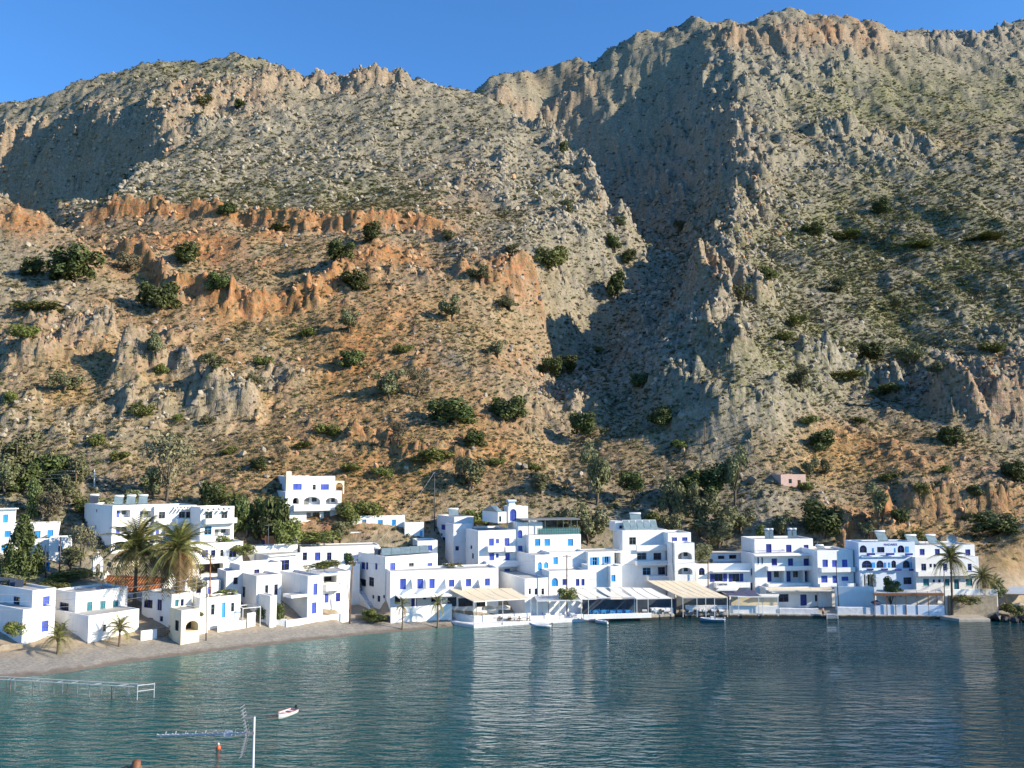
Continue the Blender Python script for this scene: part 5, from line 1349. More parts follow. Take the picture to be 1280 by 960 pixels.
# back walls of the shaded terraces
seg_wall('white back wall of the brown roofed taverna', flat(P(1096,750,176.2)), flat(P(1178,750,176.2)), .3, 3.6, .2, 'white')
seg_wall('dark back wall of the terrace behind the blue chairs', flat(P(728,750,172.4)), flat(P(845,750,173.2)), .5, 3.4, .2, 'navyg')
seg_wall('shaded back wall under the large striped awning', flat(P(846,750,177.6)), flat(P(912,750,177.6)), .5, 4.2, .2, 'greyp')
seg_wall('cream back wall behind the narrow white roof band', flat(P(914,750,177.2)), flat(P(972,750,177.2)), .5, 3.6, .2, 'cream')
def parasol(label, px, py, D, z, mat='canvasw', w=1.3):
    p = P(px, py, D); r = thing('parasol', label, 'parasol', (p.x, p.y, z)); h = 2.3
    mb = MB(); mb.bar((0, 0, 0), (0, 0, h + .35), .06); mb.build('pole', M['metal'], r)
    mb = MB(); c = [(-w, -w, h - .15), (w, -w, h - .15), (w, w, h - .15), (-w, w, h - .15)]; d = [(x, y, zz - .22) for x, y, zz in c]
    mb.add(c + [(0, 0, h + .35)], [(0, 1, 4), (1, 2, 4), (2, 3, 4), (3, 0, 4)]); mb.add(c + d, [(i, (i + 1) % 4, 4 + (i + 1) % 4, 4 + i) for i in range(4)]); mb.build('cover', M[mat], r)
    mb = MB(); mb.tube([(0, 0, 0), (0, 0, .12)], [.3, .22], 10); mb.build('base', M['concrete'], r)
parasol('left white parasol behind the corner cream awning', 611, 765, 166.5, .62); parasol('right white parasol behind the corner cream awning', 629, 765, 167.5, .62)
parasol('closed looking white parasol at the end of the brown roofed taverna', 1174, 762, 172.8, .7, 'canvasw', .6)
parasol('dark blue parasol left of the brown roofed taverna', 1096, 762, 172.5, .7, 'canvasn', .8)
# washing on a line
a_, b_ = P(553, 704, 178), P(575, 704, 179); ln = thing('washing_line', 'washing line with pink and white cloths behind the blue shutter terrace', 'washing line', a_ - Z * 2)
for q_ in (a_, b_):
    mb = MB(); mb.bar(q_ - a_ + Z * -1.5, q_ - a_ + Z * 2, .06); mb.build('post', M['steel'], ln)
mb = MB(); mb.bar(Z * 2, b_ - a_ + Z * 2, .02); mb.build('line', M['steel'], ln)
M['pinkcloth'] = simple('pink_cloth', (0.62, 0.30, 0.28), .9, .15, 2); M['redcloth'] = simple('dark_red_cloth', (0.25, 0.05, 0.06), .9, .15, 2)
for k, (t, wd, hh, m_) in enumerate(((.12, .5, .9, 'darkmetal'), (.32, .8, 1.2, 'white'), (.52, .7, 1.1, 'pinkcloth'), (.7, .5, 1.0, 'redcloth'), (.86, .4, .8, 'darkmetal'))):
    c = (b_ - a_) * t + Z * 2; u = (b_ - a_).normalized(); mb = MB(); n_ = 5
    vs = [c + u * (wd * (i / n_ - .5)) + Vector((0, .05 * math.sin(i * 1.9), 0)) * (1 if j else 0) - Z * hh * j for j in (0, 1) for i in range(n_ + 1)]
    mb.add(vs, [(i, i + 1, n_ + 2 + i, n_ + 1 + i) for i in range(n_)]); mb.build('cloth', M[m_], ln)
print('quay', round(time.time() - T0, 1))

# ================================================================== roofs: solar heaters, dishes
ORD = ['first', 'second', 'third', 'fourth', 'fifth', 'sixth', 'seventh']
def solar(loc, rz, label, w=1.0, h=2.0, pm='panel', tilt=42, tank=True, group=None):
    r = thing('solar_water_heater' if tank else 'solar_collector', label, 'solar heater' if tank else 'solar collector', loc, rz, group)
    c, s = math.cos(R(tilt)), math.sin(R(tilt)); z0 = .25
    mb = MB(); a = Vector((-w / 2, 0, z0)); b = Vector((w / 2, 0, z0)); t = Vector((0, h * c, h * s)); nn = Vector((0, -s, c)) * .08
    v = [a, b, b + t, a + t, a + nn, b + nn, b + t + nn, a + t + nn]
    mb.add(v, [(3,2,1,0),(0,1,5,4),(1,2,6,5),(2,3,7,6),(3,0,4,7)]); mb.build('casing', M['steel'], r)
    mb = MB(); e = .05; mb.add([x + nn * 1.03 for x in (a + Vector((e, 0, 0)) + t * .03, b - Vector((e, 0, 0)) + t * .03, b - Vector((e, 0, 0)) + t * .97, a + Vector((e, 0, 0)) + t * .97)], [(0, 1, 2, 3)]); mb.build('collector_glass', M[pm], r)
    mb = MB()
    for x in (-w / 2 + .06, w / 2 - .06):
        mb.bar((x, 0, -.05), (x, 0, z0), .05); mb.bar((x, h * c, -.05), (x, h * c, z0 + h * s + .05), .05)
    mb.build('stand', M['steel'], r)
    if tank:
        mb = MB(); zt = z0 + h * s + .22; mb.tube([(-w * .52, h * c, zt), (-w * .47, h * c, zt), (w * .47, h * c, zt), (w * .52, h * c, zt)], [.16, .24, .24, .16], 10); mb.build('tank', M['metal'], r, True)
    return r
def roof_at(key, vi, px, t):
    V = HOUSES[key][1][vi]; a, _ = V.on(px, to_px(V.pt(V.W / 2, 0, V.z1))[1]); return V.pt(min(max(a, .5), V.W - .5), t, V.z1 - V.par)
V = HOUSES['A'][1][0]
for k in range(5):
    solar(V.pt(.7, V.dep - 1.0 - k * 1.75, V.z1 - V.par), R(28), '%s dark solar panel from the back on far left beach house' % ORD[k], 1.2, 2.0, 'panel', 30, False, 'solar panels on the far left beach house')
for k, (px, t) in enumerate(((128, 9), (145, 2), (156, 2.2), (168, 2.4))):
    V = HOUSES['HO'][1][0]
    p = V.pt(.9, V.dep - 2.0, V.z1 - V.par) if k == 0 else V.pt(2.2 + (k - 1) * 2.4, 3.2, V.z1 - V.par)
    solar(p, R(18), '%s solar water heater from left on the large stepped hotel' % ORD[k], 1.7, 2.1, 'panel2' if k else 'panel', 45, True, 'solar heaters on the stepped hotel')
for k in range(5):
    V = HOUSES['C'][1][0]; solar(V.pt(1.6 + k * 2.1, 2.6, V.z1 - V.par), R(10), '%s blue green panel from left in array above big waterfront house' % ORD[k], 2.0, 2.2, 'panel2', 35, False, 'solar array on the big waterfront house')
solar(HOUSES['C'][1][0].pt(.5, 4.2, HOUSES['C'][1][0].z1 - .3), R(15), 'solar heater with tank left of the blue green solar array', 1.2, 1.6, 'panel', 40)
for k, px in enumerate((963, 968.5)): solar(roof_at('RH', 0, px, 1.6), R(-14), '%s of the left pair of solar heaters on navy door hotel' % ORD[k], .9, 2.1, 'panel2', 52, True, 'left solar pair on the navy door hotel')
for k, px in enumerate((992, 998)): solar(roof_at('RH', 0, px, 1.6), R(-14), '%s of the right pair of solar heaters on navy door hotel' % ORD[k], .9, 2.1, 'panel2', 52, True, 'right solar pair on the navy door hotel')
solar(roof_at('S', 0, 1036, 3), R(0), 'flat solar heater on the house with six blue shutters', 1.6, 1.3, 'panel2', 20, True)
solar(roof_at('T', 0, 1111, 2.0), R(5), 'wide solar heater above the sign of the bluish skylit hotel', 2.2, 2.2, 'panel2', 48, True)
solar(roof_at('U', 0, 1150, 2.0), R(8), 'left wide solar heater on the right end hotel roof', 2.4, 2.0, 'panel2', 48, True)
solar(roof_at('U', 0, 1175, 2.0), R(8), 'right wide solar heater on the right end hotel roof', 2.2, 2.0, 'panel2', 48, True)
solar(P(347, 668, 182.5), R(5), 'lone solar heater above the ochre red wall', 1.7, 1.7, 'panel', 40, True)
solar(HOUSES['K3'][1][0].pt(1.5, 3.0, HOUSES['K3'][1][0].z1 - .3), R(10), 'solar heater on the shaded rear block roof', 2.2, 2.0, 'panel2', 38, True)
solar(P(795, 652, 190), R(0), 'grey solar heater behind the terraced guesthouse roof', 2.4, 1.8, 'panel2', 40, True)
def dish(loc, rz, label, rad=.75):
    r = thing('satellite_dish', label, 'satellite dish', loc, rz)
    mb = MB(); n = 16; rings = []
    vs = [(0, 0, 0)]
    for k in (1, 2, 3):
        q = rad * k / 3
        for i in range(n): an = 2 * math.pi * i / n; vs.append((q * math.cos(an), -.22 * (k / 3) ** 2 * rad, q * math.sin(an)))
    fs = [(0, 1 + (i + 1) % n, 1 + i) for i in range(n)]
    for k in (0, 1):
        fs += [(1 + k * n + i, 1 + k * n + (i + 1) % n, 1 + (k + 1) * n + (i + 1) % n, 1 + (k + 1) * n + i) for i in range(n)]
    mb.add([(x, y, z + 1.3) for x, y, z in vs], fs); d = mb.build('reflector', M['steel'], r, True)
    mb = MB(); mb.bar((0, .15, 0), (0, .1, 1.3), .08); mb.build('mast', M['steel'], r)
    mb = MB(); mb.bar((0, 0, .75), (0, -.8, 1.25), .04); mb.bar((0, -.8, 1.2), (0, -.8, 1.4), .09); mb.build('feed_arm', M['darkmetal'], r)
    return r
dish(roof_at('U', 0, 1195, 1.5), R(-10), 'large grey satellite dish on the right end hotel roof', 1.0)

# ================================================================== poles, wires, antennas
def pole(label, px, ytop, ybot, D=None, r=.13, mat='wood', arms=0, lean=0.0, lamp=False, name='utility_pole', cat='pole'):
    if D is None: b = cast(px, ybot)
    else: b = P(px, ybot, D); b.z = ground_z(b.x, b.y)
    t = P(px + lean, ytop, b.y); h = t.z - b.z + .4
    o = thing(name, label, cat, b - Z * .4)
    mb = MB(); tp = Vector((t.x - b.x, 0, h)); mb.tube([(0, 0, 0), tp * .5, tp], [r, r * .85, r * .7], 8); mb.build('shaft', M[mat], o, True)
    for k in range(arms):
        mb = MB(); q = tp - Z * (.3 + .45 * k); mb.bar(q - Vector((.75, .1, 0)), q + Vector((.75, -.1, 0)), .1)
        a = mb.build('crossarm', M['wood'], o)
        mb = MB()
        for x in (-.65, -.3, .3, .65): mb.tube([q + Vector((x, 0, .05)), q + Vector((x, 0, .12)), q + Vector((x, 0, .22))], [.03, .06, .04], 6)
        mb.build('insulators', M['metal'], a)
    if lamp:
        mb = MB(); mb.bar(tp, tp + Vector((.5, -.2, .15)), .06); mb.box(tp.x + .4, -.35, h + .08, tp.x + .8, -.1, h + .2); mb.build('lamp_head', M['steel'], o)
    return b + Vector((tp.x, 0, h - .4))
T1 = pole('wooden utility pole among trees at upper left', 95, 588, 642, 186, arms=1)
T2 = pole('dark pole in front of the left edge white house', 57, 681, 722, 158, .12, 'darkmetal')
T3 = pole('leaning dark pole right of the sky blue garden shed', 74, 671, 716, 157, .14, 'darkmetal', lean=2)
T4 = pole('tall wooden utility pole beside the outside stair', 437, 701, 768, 161, .15, 'wood', 1, lean=4)
T5 = pole('reddish pole with crossarms before the dark porch', 263, 694, 742, 153, .15, 'wood2', 2)
T6 = pole('thin dark pole on the beach wall before the low white house', 258, 722, 786, 146, .1, 'darkmetal')
T7 = pole('thin dark pole left of the shaded rear block', 543, 590, 678, 196, .12, 'darkmetal')
T8 = pole('wooden pole between the stepped white houses', 708.5, 694, 745, 169.5, .14, 'wood', 1)
T9 = pole('dark pole left of the lettered taverna', 885, 700, 745, 178, .14, 'wood')
T10 = pole('dark leaning lamp pole on the hotel terrace', 1049, 704, 757, 174, .12, 'darkmetal', lean=-4)
T11 = pole('dark lamp pole beside the tall hotel palm', 1180, 711, 750, 173, .11, 'darkmetal', lamp=True)
T12 = pole('thin pole standing on the rocky slope right of the gully', 881, 527, 556, None, .14, 'wood')
T13 = pole('short pale post above the trees at upper left', 118, 587, 608, None, .2, 'canvasw')
def wire(label, a, b, sag, rad=.03):
    mb = MB(); a, b = Vector(a), Vector(b)
    mb.tube([a.lerp(b, t / 16) - Z * sag * 4 * (t / 16) * (1 - t / 16) for t in range(17)], rad, 4)
    o = mb.build('overhead_wire', M['steel']); tag(o, label, 'wire')
q = P(-60, 590, 184)
wire('top wire running left from the upper left utility pole', q + Z * .8, T1, .5); wire('middle wire running left from the upper left utility pole', q - Z * .3, T1 - Z * .6, .5); wire('bottom wire running left from the upper left utility pole', q - Z * 1.3, T1 - Z * 1.3, .5)
q = P(-60, 742, 128)
wire('upper wire crossing in front of the far left beach houses', q, T6 + Z * .1, 1.0); wire('middle wire crossing in front of the far left beach houses', q - Z * 1.0, T6 - Z * .5, 1.2); wire('lower wire crossing in front of the far left beach houses', q - Z * 2.3, T6 - Z * 1.0, 1.3)
wire('wire from the tall wooden pole to the rear block pole', T4, T7, 2.0); wire('wire between the stairside pole and the stepped house pole', T4, T8, 1.6); wire('wire between the stepped house pole and the taverna pole', T8, T9, 1.4)
wire('wire from the rocky slope pole down to the left', T12, P(780, 520, 262), 1.5)
def antenna(label, px, ytop, ybot, D, key=None):
    b = P(px, ybot, D); t = P(px, ytop, D); o = thing('roof_antenna', label, 'antenna', b)
    h = t.z - b.z; mb = MB(); mb.bar((0, 0, -.3), (0, 0, h), .05); mb.build('mast', M['steel'], o)
    mb = MB(); mb.bar((-.6, 0, h - .1), (.6, .2, h - .1), .04)
    for k in range(6): x = -.6 + .24 * k; mb.bar((x, -.25, h - .1), (x, .25, h - .1), .025)
    mb.build('boom', M['steel'], o)
antenna('thin aerial on the flat slab roof above navy side windows', 335, 656, 692, 171); antenna('small aerial on the grey sided house roof', 388, 706, 719, 154); antenna('aerial on the roof between the two right hotels', 1022, 677, 688, 182)
antenna('aerial on the low white beach house roof', 259, 735, 747, 151.5)

# ================================================================== foreground: tv aerial, post top, headland under the viewer
hd = MB(); n = 18; vs = []
prof = [(-60, 30.0), (-3, 28.4), (3, 26.2), (8, 21.5), (14, 17.0), (22, 10.0), (34, 4.0), (46, -3.0)]
hx = np.linspace(-70, 70, 41)
for j, (y, z) in enumerate(prof):
    for i, x in enumerate(hx):
        k = (x / 70) ** 2
        vs.append((float(x), y - 10 * k * (j / 7), z - (3 + 5 * rng.random() * .3) * k + (rng.uniform(-.3, .3) if 0 < j < 7 else 0)))
nx = len(hx); hd.add(vs, [(j * nx + i, j * nx + i + 1, (j + 1) * nx + i + 1, (j + 1) * nx + i) for j in range(len(prof) - 1) for i in range(nx - 1)])
tag(hd.build('headland', M['rock'], None, True), kind='structure')
D = 12.5; t = P(318, 896, D); b = Vector((t.x, t.y, 17.2))
an = thing('tv_aerial', 'white metal mast with branching television aerial in foreground', 'aerial', b)
mb = MB(); mb.tube([(0, 0, 0), (0, 0, (t.z - b.z) * .5), (0, 0, t.z - b.z)], .0155, 10); mb.build('mast', M['rubber'], an, True)
def rel(px, py, d=D): return P(px, py, d) - b
mb = MB(); mb.bar(rel(316, 897), rel(306, 897.5), .018); mb.bar(rel(318, 916), rel(310, 916.5), .03); mb.build('bracket', M['steel'], an)
mb = MB(); mb.bar(rel(312, 916, D), rel(196, 919.5, D + .35), .024, .024); bo = mb.build('boom', M['rubber'], an)
mb = MB()
for k in range(18):
    x = 199 + k * 6.2; c = rel(x, 919.3 - (x - 196) * .027, D + .35 - .35 * (x - 196) / 116); s = .055 + .02 * (k % 3 == 0)
    mb.bar(c + Vector((-.01, -.05, s * .5)), c + Vector((.01, .05, -s * .5)), .006); 
    if k % 2: mb.bar(c + Vector((.01, 0, -.012)), c + Vector((.03, 0, .05)), .01)
mb.build('directors', M['rubber'], bo)
mb = MB(); mb.bar(rel(303, 888, D), rel(309, 917, D), .014); mb.bar(rel(309, 917, D), rel(302, 945, D), .014)
for k in range(9):
    for (x0, y0, x1, y1) in ((303, 883, 309, 916), (309, 918, 302, 945)):
        c = rel(x0 + (x1 - x0) * k / 8, y0 + (y1 - y0) * k / 8); mb.bar(c - Vector((.012, .07, .004)), c + Vector((.012, .07, .004)), .008)
rf = mb.build('reflector', M['steel'], an)
mb = MB(); c = rel(285, 917, D + .1); mb.box(c.x - .05, c.y - .03, c.z - .03, c.x + .05, c.y + .03, c.z + .03); mb.build('dipole_box', M['metal'], bo)
p = P(170, 950, 9.0)
r = thing('wooden_post', 'brown wooden post top poking up at the bottom edge', 'post', (p.x, p.y, 20.6))
mb = MB(); hh = p.z - 20.6; mb.tube([(0, 0, 0), (0, 0, hh * .6), (.005, 0, hh - .02), (.01, 0, hh)], [.055, .05, .045, .025], 8); mb.build('shaft', M['wood2'], r, True)
mb = MB(); mb.tube([(-.055, 0, hh - .07), (0, -.055, hh - .08), (.055, 0, hh - .07), (0, .055, hh - .06), (-.055, 0, hh - .07)], .014, 6); mb.build('binding', M['wood'], r, True)
mb = MB(); mb.tube([(-.02, 0, hh - .1), (-.09, 0, hh - .06), (-.16, .01, hh - .09)], [.012, .01, .004], 5); mb.build('twig', M['wood'], r)

# ================================================================== boats, buoy, jetty
def hull(mb, L, B, H, sheer=.25, n=10, m=6, pointed=.5):
    """open boat shell: pointed bow at +x, transom at -x"""
    rows = []
    for i in range(n + 1):
        t = i / n; x = -L / 2 + L * t
        w = B / 2 * (1 if t < pointed else math.sqrt(max(0, 1 - ((t - pointed) / (1 - pointed)) ** 2))) * (.86 + .14 * min(1, t * 3))
        w = max(w, .015); zt = H + sheer * max(0, t - .35) ** 2 * 2; zb = -.12 + .3 * max(0, t - .7) ** 2 * 3
        rows.append([(x, w * math.sin(math.pi * (j / m - .5)) * (1 if True else 1), zb + (zt - zb) * (abs(2 * j / m - 1) ** 1.8)) for j in range(m + 1)])
    v = [p for r in rows for p in r]; f = []
    for i in range(n):
        for j in range(m): f.append((i * (m + 1) + j, (i + 1) * (m + 1) + j, (i + 1) * (m + 1) + j + 1, i * (m + 1) + j + 1))
    f.append(tuple(range(m, -1, -1))); mb.add(v, f); return rows
def outboard(root, L, z, mat='black'):
    mb = MB(); x = -L / 2 - .18
    mb.tube([(x, 0, z + .62), (x, 0, z + .55), (x - .02, 0, z + .2), (x + .04, 0, z + .1)], [.1, .19, .17, .1], 8); mb.bar((x, 0, z + .12), (x - .04, 0, -.45), .1, .14); mb.bar((x + .05, 0, z + .35), (x + .5, 0, z + .45), .05)
    mb.build('outboard_motor', M[mat], root)
def rib(label, px, py, rz, L=3.8):
    p = PZ(px, py, 0); r = thing('inflatable_boat', label, 'boat', p, rz)
    B = L * .44; y = B / 2 - .2
    mb = MB(); pts = [(-L / 2, y, .3), (-L / 4, y, .3), (L * .15, y, .32), (L * .34, y * .72, .4), (L * .46, y * .3, .5), (L * .49, 0, .52), (L * .46, -y * .3, .5), (L * .34, -y * .72, .4), (L * .15, -y, .32), (-L / 4, -y, .3), (-L / 2, -y, .3)]
    mb.tube(pts, [.13] + [.21] * 9 + [.13], 10); mb.build('tube', M['rubber'], r, True)
    mb = MB(); mb.prism([(-L / 2 + .15, -y), (L * .3, -y * .8), (L * .45, 0), (L * .3, y * .8), (-L / 2 + .15, y)], -.15, .16); mb.build('hull', M['boatwhite'], r)
    mb = MB(); mb.box(-L / 2 + .1, -y, .1, -L / 2 + .18, y, .5); mb.build('transom', M['boatwhite'], r)
    mb = MB(); mb.box(-.3, -y + .15, .3, 0, y - .15, .36); mb.build('thwart', M['wood'], r)
    outboard(r, L - .3, .15); return r
rib('pale grey inflatable boat with black outboard by the low quay', 676, 783.5, R(172), 4.0)
def skiff(label, px, py, rz, L, B, H, hm, dm, motor='black', cons=False):
    p = PZ(px, py, 0); r = thing('motor_boat', label, 'boat', p, rz)
    mb = MB(); rows = hull(mb, L, B, H); mb.build('hull', M[hm], r, True)
    g = MB()
    for side in (0, -1): g.tube([Vector(q[side]) + Z * .02 for q in rows], .045, 6)
    g.build('gunwale', M[dm], r, True)
    d = MB(); d.add([Vector(rows[k][s]) * Vector((1, .9, 1)) - Z * .18 if False else Vector((rows[k][s][0], rows[k][s][1] * .93, rows[k][s][2] - .16)) for k in range(len(rows)) for s in (0, -1)], [(2 * k, 2 * k + 2, 2 * k + 3, 2 * k + 1) for k in range(len(rows) - 1)]); d.build('deck', M[dm], r)
    for x in (-L * .22, L * .08):
        t = MB(); t.box(x - .14, -B * .4, H - .1, x + .14, B * .4, H - .04); t.build('thwart', M['boatwhite'], r)
    if cons: c = MB(); c.box(-.3, -.3, H - .15, .25, .3, H + .45); c.build('console', M['boatwhite'], r)
    if motor: outboard(r, L, H - .25, motor)
    return r
skiff('small white tender with dark outboard moored at the stone quay', 752, 779, R(150), 2.6, 1.2, .45, 'boatwhite', 'rubber')
skiff('pale blue motor boat with white deck below the striped awning', 890, 777, R(178), 4.4, 1.6, .5, 'boatblue', 'boatwhite', 'boatwhite', True)
skiff('small white boat with reddish deck at anchor in open water', 358.5, 895, R(244), 2.9, 1.35, .5, 'boatwhite', 'boatred', 'black')
p = PZ(273, 936, 0)
bu = thing('mooring_buoy', 'orange and white mooring buoy floating near the aerial', 'buoy', p)
mb = MB(); mb.tube([(0, 0, -.3), (0, 0, -.2), (0, 0, .05), (0, 0, .28), (0, 0, .4)], [.08, .2, .25, .2, .07], 12); mb.build('float', M['orange'], bu, True)
mb = MB(); mb.tube([(0, 0, .38), (0, 0, .45), (0, 0, .58), (0, 0, .62)], [.05, .1, .09, .03], 10); mb.build('pick_up_handle', M['boatwhite'], bu, True)
# jetty frame, lower left: pipe rails on thin legs, no deck
E0 = PZ(-60, 862, 0); 
zj = 1.55
A0_ = PZ(-60, 846, zj); A1_ = PZ(172, 859, zj); B0_ = PZ(-60, 842.5, zj); B1_ = PZ(193, 856.5, zj)
jt = thing('jetty_frame', 'bare pale pipe jetty frame without deck at lower left', 'jetty', Vector((A1_.x, A1_.y, 0)))
o = jt.location
for (a, b, z) in ((A0_, A1_, 0), (B0_, B1_, 0)):
    mb = MB(); mb.bar(a - o + Z * z, b - o + Z * z, .1); mb.build('rail', M['canvasw'], jt)
for px in (10, 15, 44, 70, 87, 114, 141, 144):
    t = (px + 60) / 232; q = A0_.lerp(A1_, t) - o; mb = MB(); mb.bar(q, Vector((q.x + rng.uniform(-.12, .12), q.y, -2.2)), .09); mb.build('leg', M['wood' if px % 2 else 'greyp'], jt)
    q2 = B0_.lerp(B1_, t) - o; mb = MB(); mb.bar(q2, Vector((q2.x, q2.y, -2.2)), .08); mb.build('leg', M['steel'], jt)
    mb = MB(); mb.bar(q - Z * .08, q2 - Z * .08, .07); mb.build('crossbar', M['steel'], jt)
for q in (A1_, B1_):
    mb = MB(); mb.bar(q - o + Z * .3, Vector((q.x - o.x, q.y - o.y, -2.2)), .075); mb.build('end_post', M['rubber'], jt)
for z in (-.5, .2):
    mb = MB(); mb.bar(A1_ - o + Z * z, B1_ - o + Z * z, .08); mb.build('end_rail', M['rubber'], jt)
# bathing ladder on the sea wall
p = PZ(1035, 773, 0); ld = thing('bathing_ladder', 'pale bathing steps frame at the sea wall beside the bather', 'ladder', (p.x, p.y - .3, -.3))
for x in (-.3, 1.8):
    mb = MB(); mb.bar((x, 0, -1), (x, 0, 1.6), .1); mb.build('post', M['metal'], ld)
for k in range(2, 5):
    mb = MB(); mb.box(-.3, .05, -.3 + .34 * k, 1.8, .35, -.24 + .34 * k); mb.build('step', M['skylit_white'], ld)
mb = MB(); mb.bar((-.3, 0, 1.55), (1.8, 0, 1.55), .1); mb.build('rail', M['wood'], ld)
# the bather
def person():
    p = PZ(1028.5, 770.5, .35); r = thing('person', 'shirtless dark haired person in dark shorts standing at the bathing steps', 'person', (p.x, p.y - .1, .35), R(20))
    J = {'pel': (0,0,.95), 'wa': (0,.0,1.12), 'ch': (0,-.01,1.36), 'nk': (0,-.01,1.52), 'hd': (0,-.03,1.60), 'ht': (0,-.03,1.74),
         'sl': (-.19,0,1.45), 'el': (-.29,.02,1.18), 'wl': (-.27,-.10,.94), 'hl': (-.26,-.13,.84), 'sr': (.19,0,1.45), 'er': (.32,.03,1.2), 'wr': (.2,-.14,1.08), 'hr': (.14,-.18,1.05),
         'pl': (-.1,0,.9), 'kl': (-.11,-.03,.5), 'al': (-.11,.02,.09), 'tl': (-.12,-.16,.03), 'pr': (.1,0,.9), 'kr': (.12,-.05,.5), 'ar': (.13,.02,.09), 'tr': (.14,-.16,.03)}
    Rd = dict(pel=.15, wa=.13, ch=.16, nk=.06, hd=.085, ht=.075, sl=.07, el=.048, wl=.035, hl=.03, sr=.07, er=.048, wr=.035, hr=.03, pl=.1, kl=.062, al=.042, tl=.035, pr=.1, kr=.062, ar=.042, tr=.035)
    E = [('pel','wa'),('wa','ch'),('ch','nk'),('nk','hd'),('hd','ht'),('ch','sl'),('sl','el'),('el','wl'),('wl','hl'),('ch','sr'),('sr','er'),('er','wr'),('wr','hr'),('pel','pl'),('pl','kl'),('kl','al'),('al','tl'),('pel','pr'),('pr','kr'),('kr','ar'),('ar','tr')]
    ks = list(J); me = bpy.data.meshes.new('body'); me.from_pydata([J[k] for k in ks], [(ks.index(a), ks.index(b)) for a, b in E], [])
    ob = link('body', me, r); md = ob.modifiers.new('skin', 'SKIN'); ob.modifiers.new('sub', 'SUBSURF').levels = 1
    ob.modifiers['sub'].render_levels = 2
    for i, k in enumerate(ks):
        sv = me.skin_vertices[0].data[i]; sv.radius = (Rd[k], Rd[k] * (.72 if k in ('pel', 'wa', 'ch') else 1)); sv.use_root = (k == 'pel')
    me.materials.append(simple('skin', (0.48, 0.27, 0.18), .6, .06)); md.use_smooth_shade = True
    mb = MB(); mb.tube([(0, -.03, 1.58), (0, -.02, 1.66), (0, -.02, 1.74), (0, -.02, 1.79)], [.088, .1, .09, .04], 10); mb.build('hair', M['black'], r, True)
    mb = MB(); mb.tube([(0, 0, 1.06), (0, 0, .98), (0, 0, .86)], [.165, .18, .19], 12, caps=False)
    for x in (-.105, .115): mb.tube([(x, 0, .9), (x, -.02, .72), (x, -.03, .52)], [.115, .11, .105], 10)
    mb.build('shorts', simple('dark_shorts', (0.06, 0.03, 0.03), .8), r, True)
person()
print('props', round(time.time() - T0, 1))

# ================================================================== plants
def leaf_mat(name, dark, light, trans=0.12):
    m, nt, bs = nodes_of(name); L = nt.links.new
    geo = nt.nodes.new('ShaderNodeNewGeometry'); oi = nt.nodes.new('ShaderNodeObjectInfo')
    nz = N(nt, 'ShaderNodeTexNoise', Scale=0.9, Detail=4.0, Roughness=0.7); L(geo.outputs['Position'], nz.inputs['Vector'])
    f = math_(nt, 'ADD', nz.outputs[0], math_(nt, 'MULTIPLY', geo.outputs['Random Per Island'], 0.45))
    rp = ramp(nt, [(0.42, dark), (0.95, light)]); L(f, rp.inputs[0])
    hs = N(nt, 'ShaderNodeHueSaturation'); L(rp.outputs[0], hs.inputs['Color'])
    v = math_(nt, 'MULTIPLY_ADD', oi.outputs['Random'], 0.5); nt.nodes[-1].inputs[2].default_value = 0.75; L(v, hs.inputs['Value'])
    hu = math_(nt, 'MULTIPLY_ADD', oi.outputs['Random'], 0.03); nt.nodes[-1].inputs[2].default_value = 0.485; L(hu, hs.inputs['Hue'])
    L(hs.outputs[0], bs.inputs['Base Color']); bs.inputs['Roughness'].default_value = 0.6; bs.inputs['Specular IOR Level'].default_value = 0.25
    tr = nt.nodes.new('ShaderNodeBsdfTranslucent'); L(hs.outputs[0], tr.inputs['Color'])
    mx = nt.nodes.new('ShaderNodeMixShader'); mx.inputs[0].default_value = trans
    out = nt.nodes['Material Output']; L(bs.outputs[0], mx.inputs[1]); L(tr.outputs[0], mx.inputs[2]); L(mx.outputs[0], out.inputs['Surface'])
    return m
M['leaf_carob'] = leaf_mat('carob_leaf', (0.034, 0.050, 0.017), (0.125, 0.150, 0.048))
M['leaf_olive'] = leaf_mat('olive_leaf', (0.075, 0.085, 0.040), (0.235, 0.235, 0.115))
M['leaf_bright'] = leaf_mat('scrub_leaf', (0.070, 0.088, 0.022), (0.21, 0.225, 0.06))
M['leaf_dry'] = leaf_mat('dry_leaf', (0.085, 0.078, 0.045), (0.25, 0.22, 0.13))
M['leaf_palm'] = leaf_mat('palm_leaf', (0.075, 0.085, 0.022), (0.26, 0.24, 0.075), .2)
M['leaf_palmdry'] = leaf_mat('dry_palm_leaf', (0.14, 0.09, 0.035), (0.36, 0.25, 0.11), .15)
M['bark'] = simple('bark', (0.14, 0.11, 0.085), .9, .25, 3.0, .6, 8, spec=.1)
M['palmbark'] = simple('palm_trunk_bark', (0.17, 0.13, 0.095), .9, .3, 6.0, .8, 12, spec=.1)
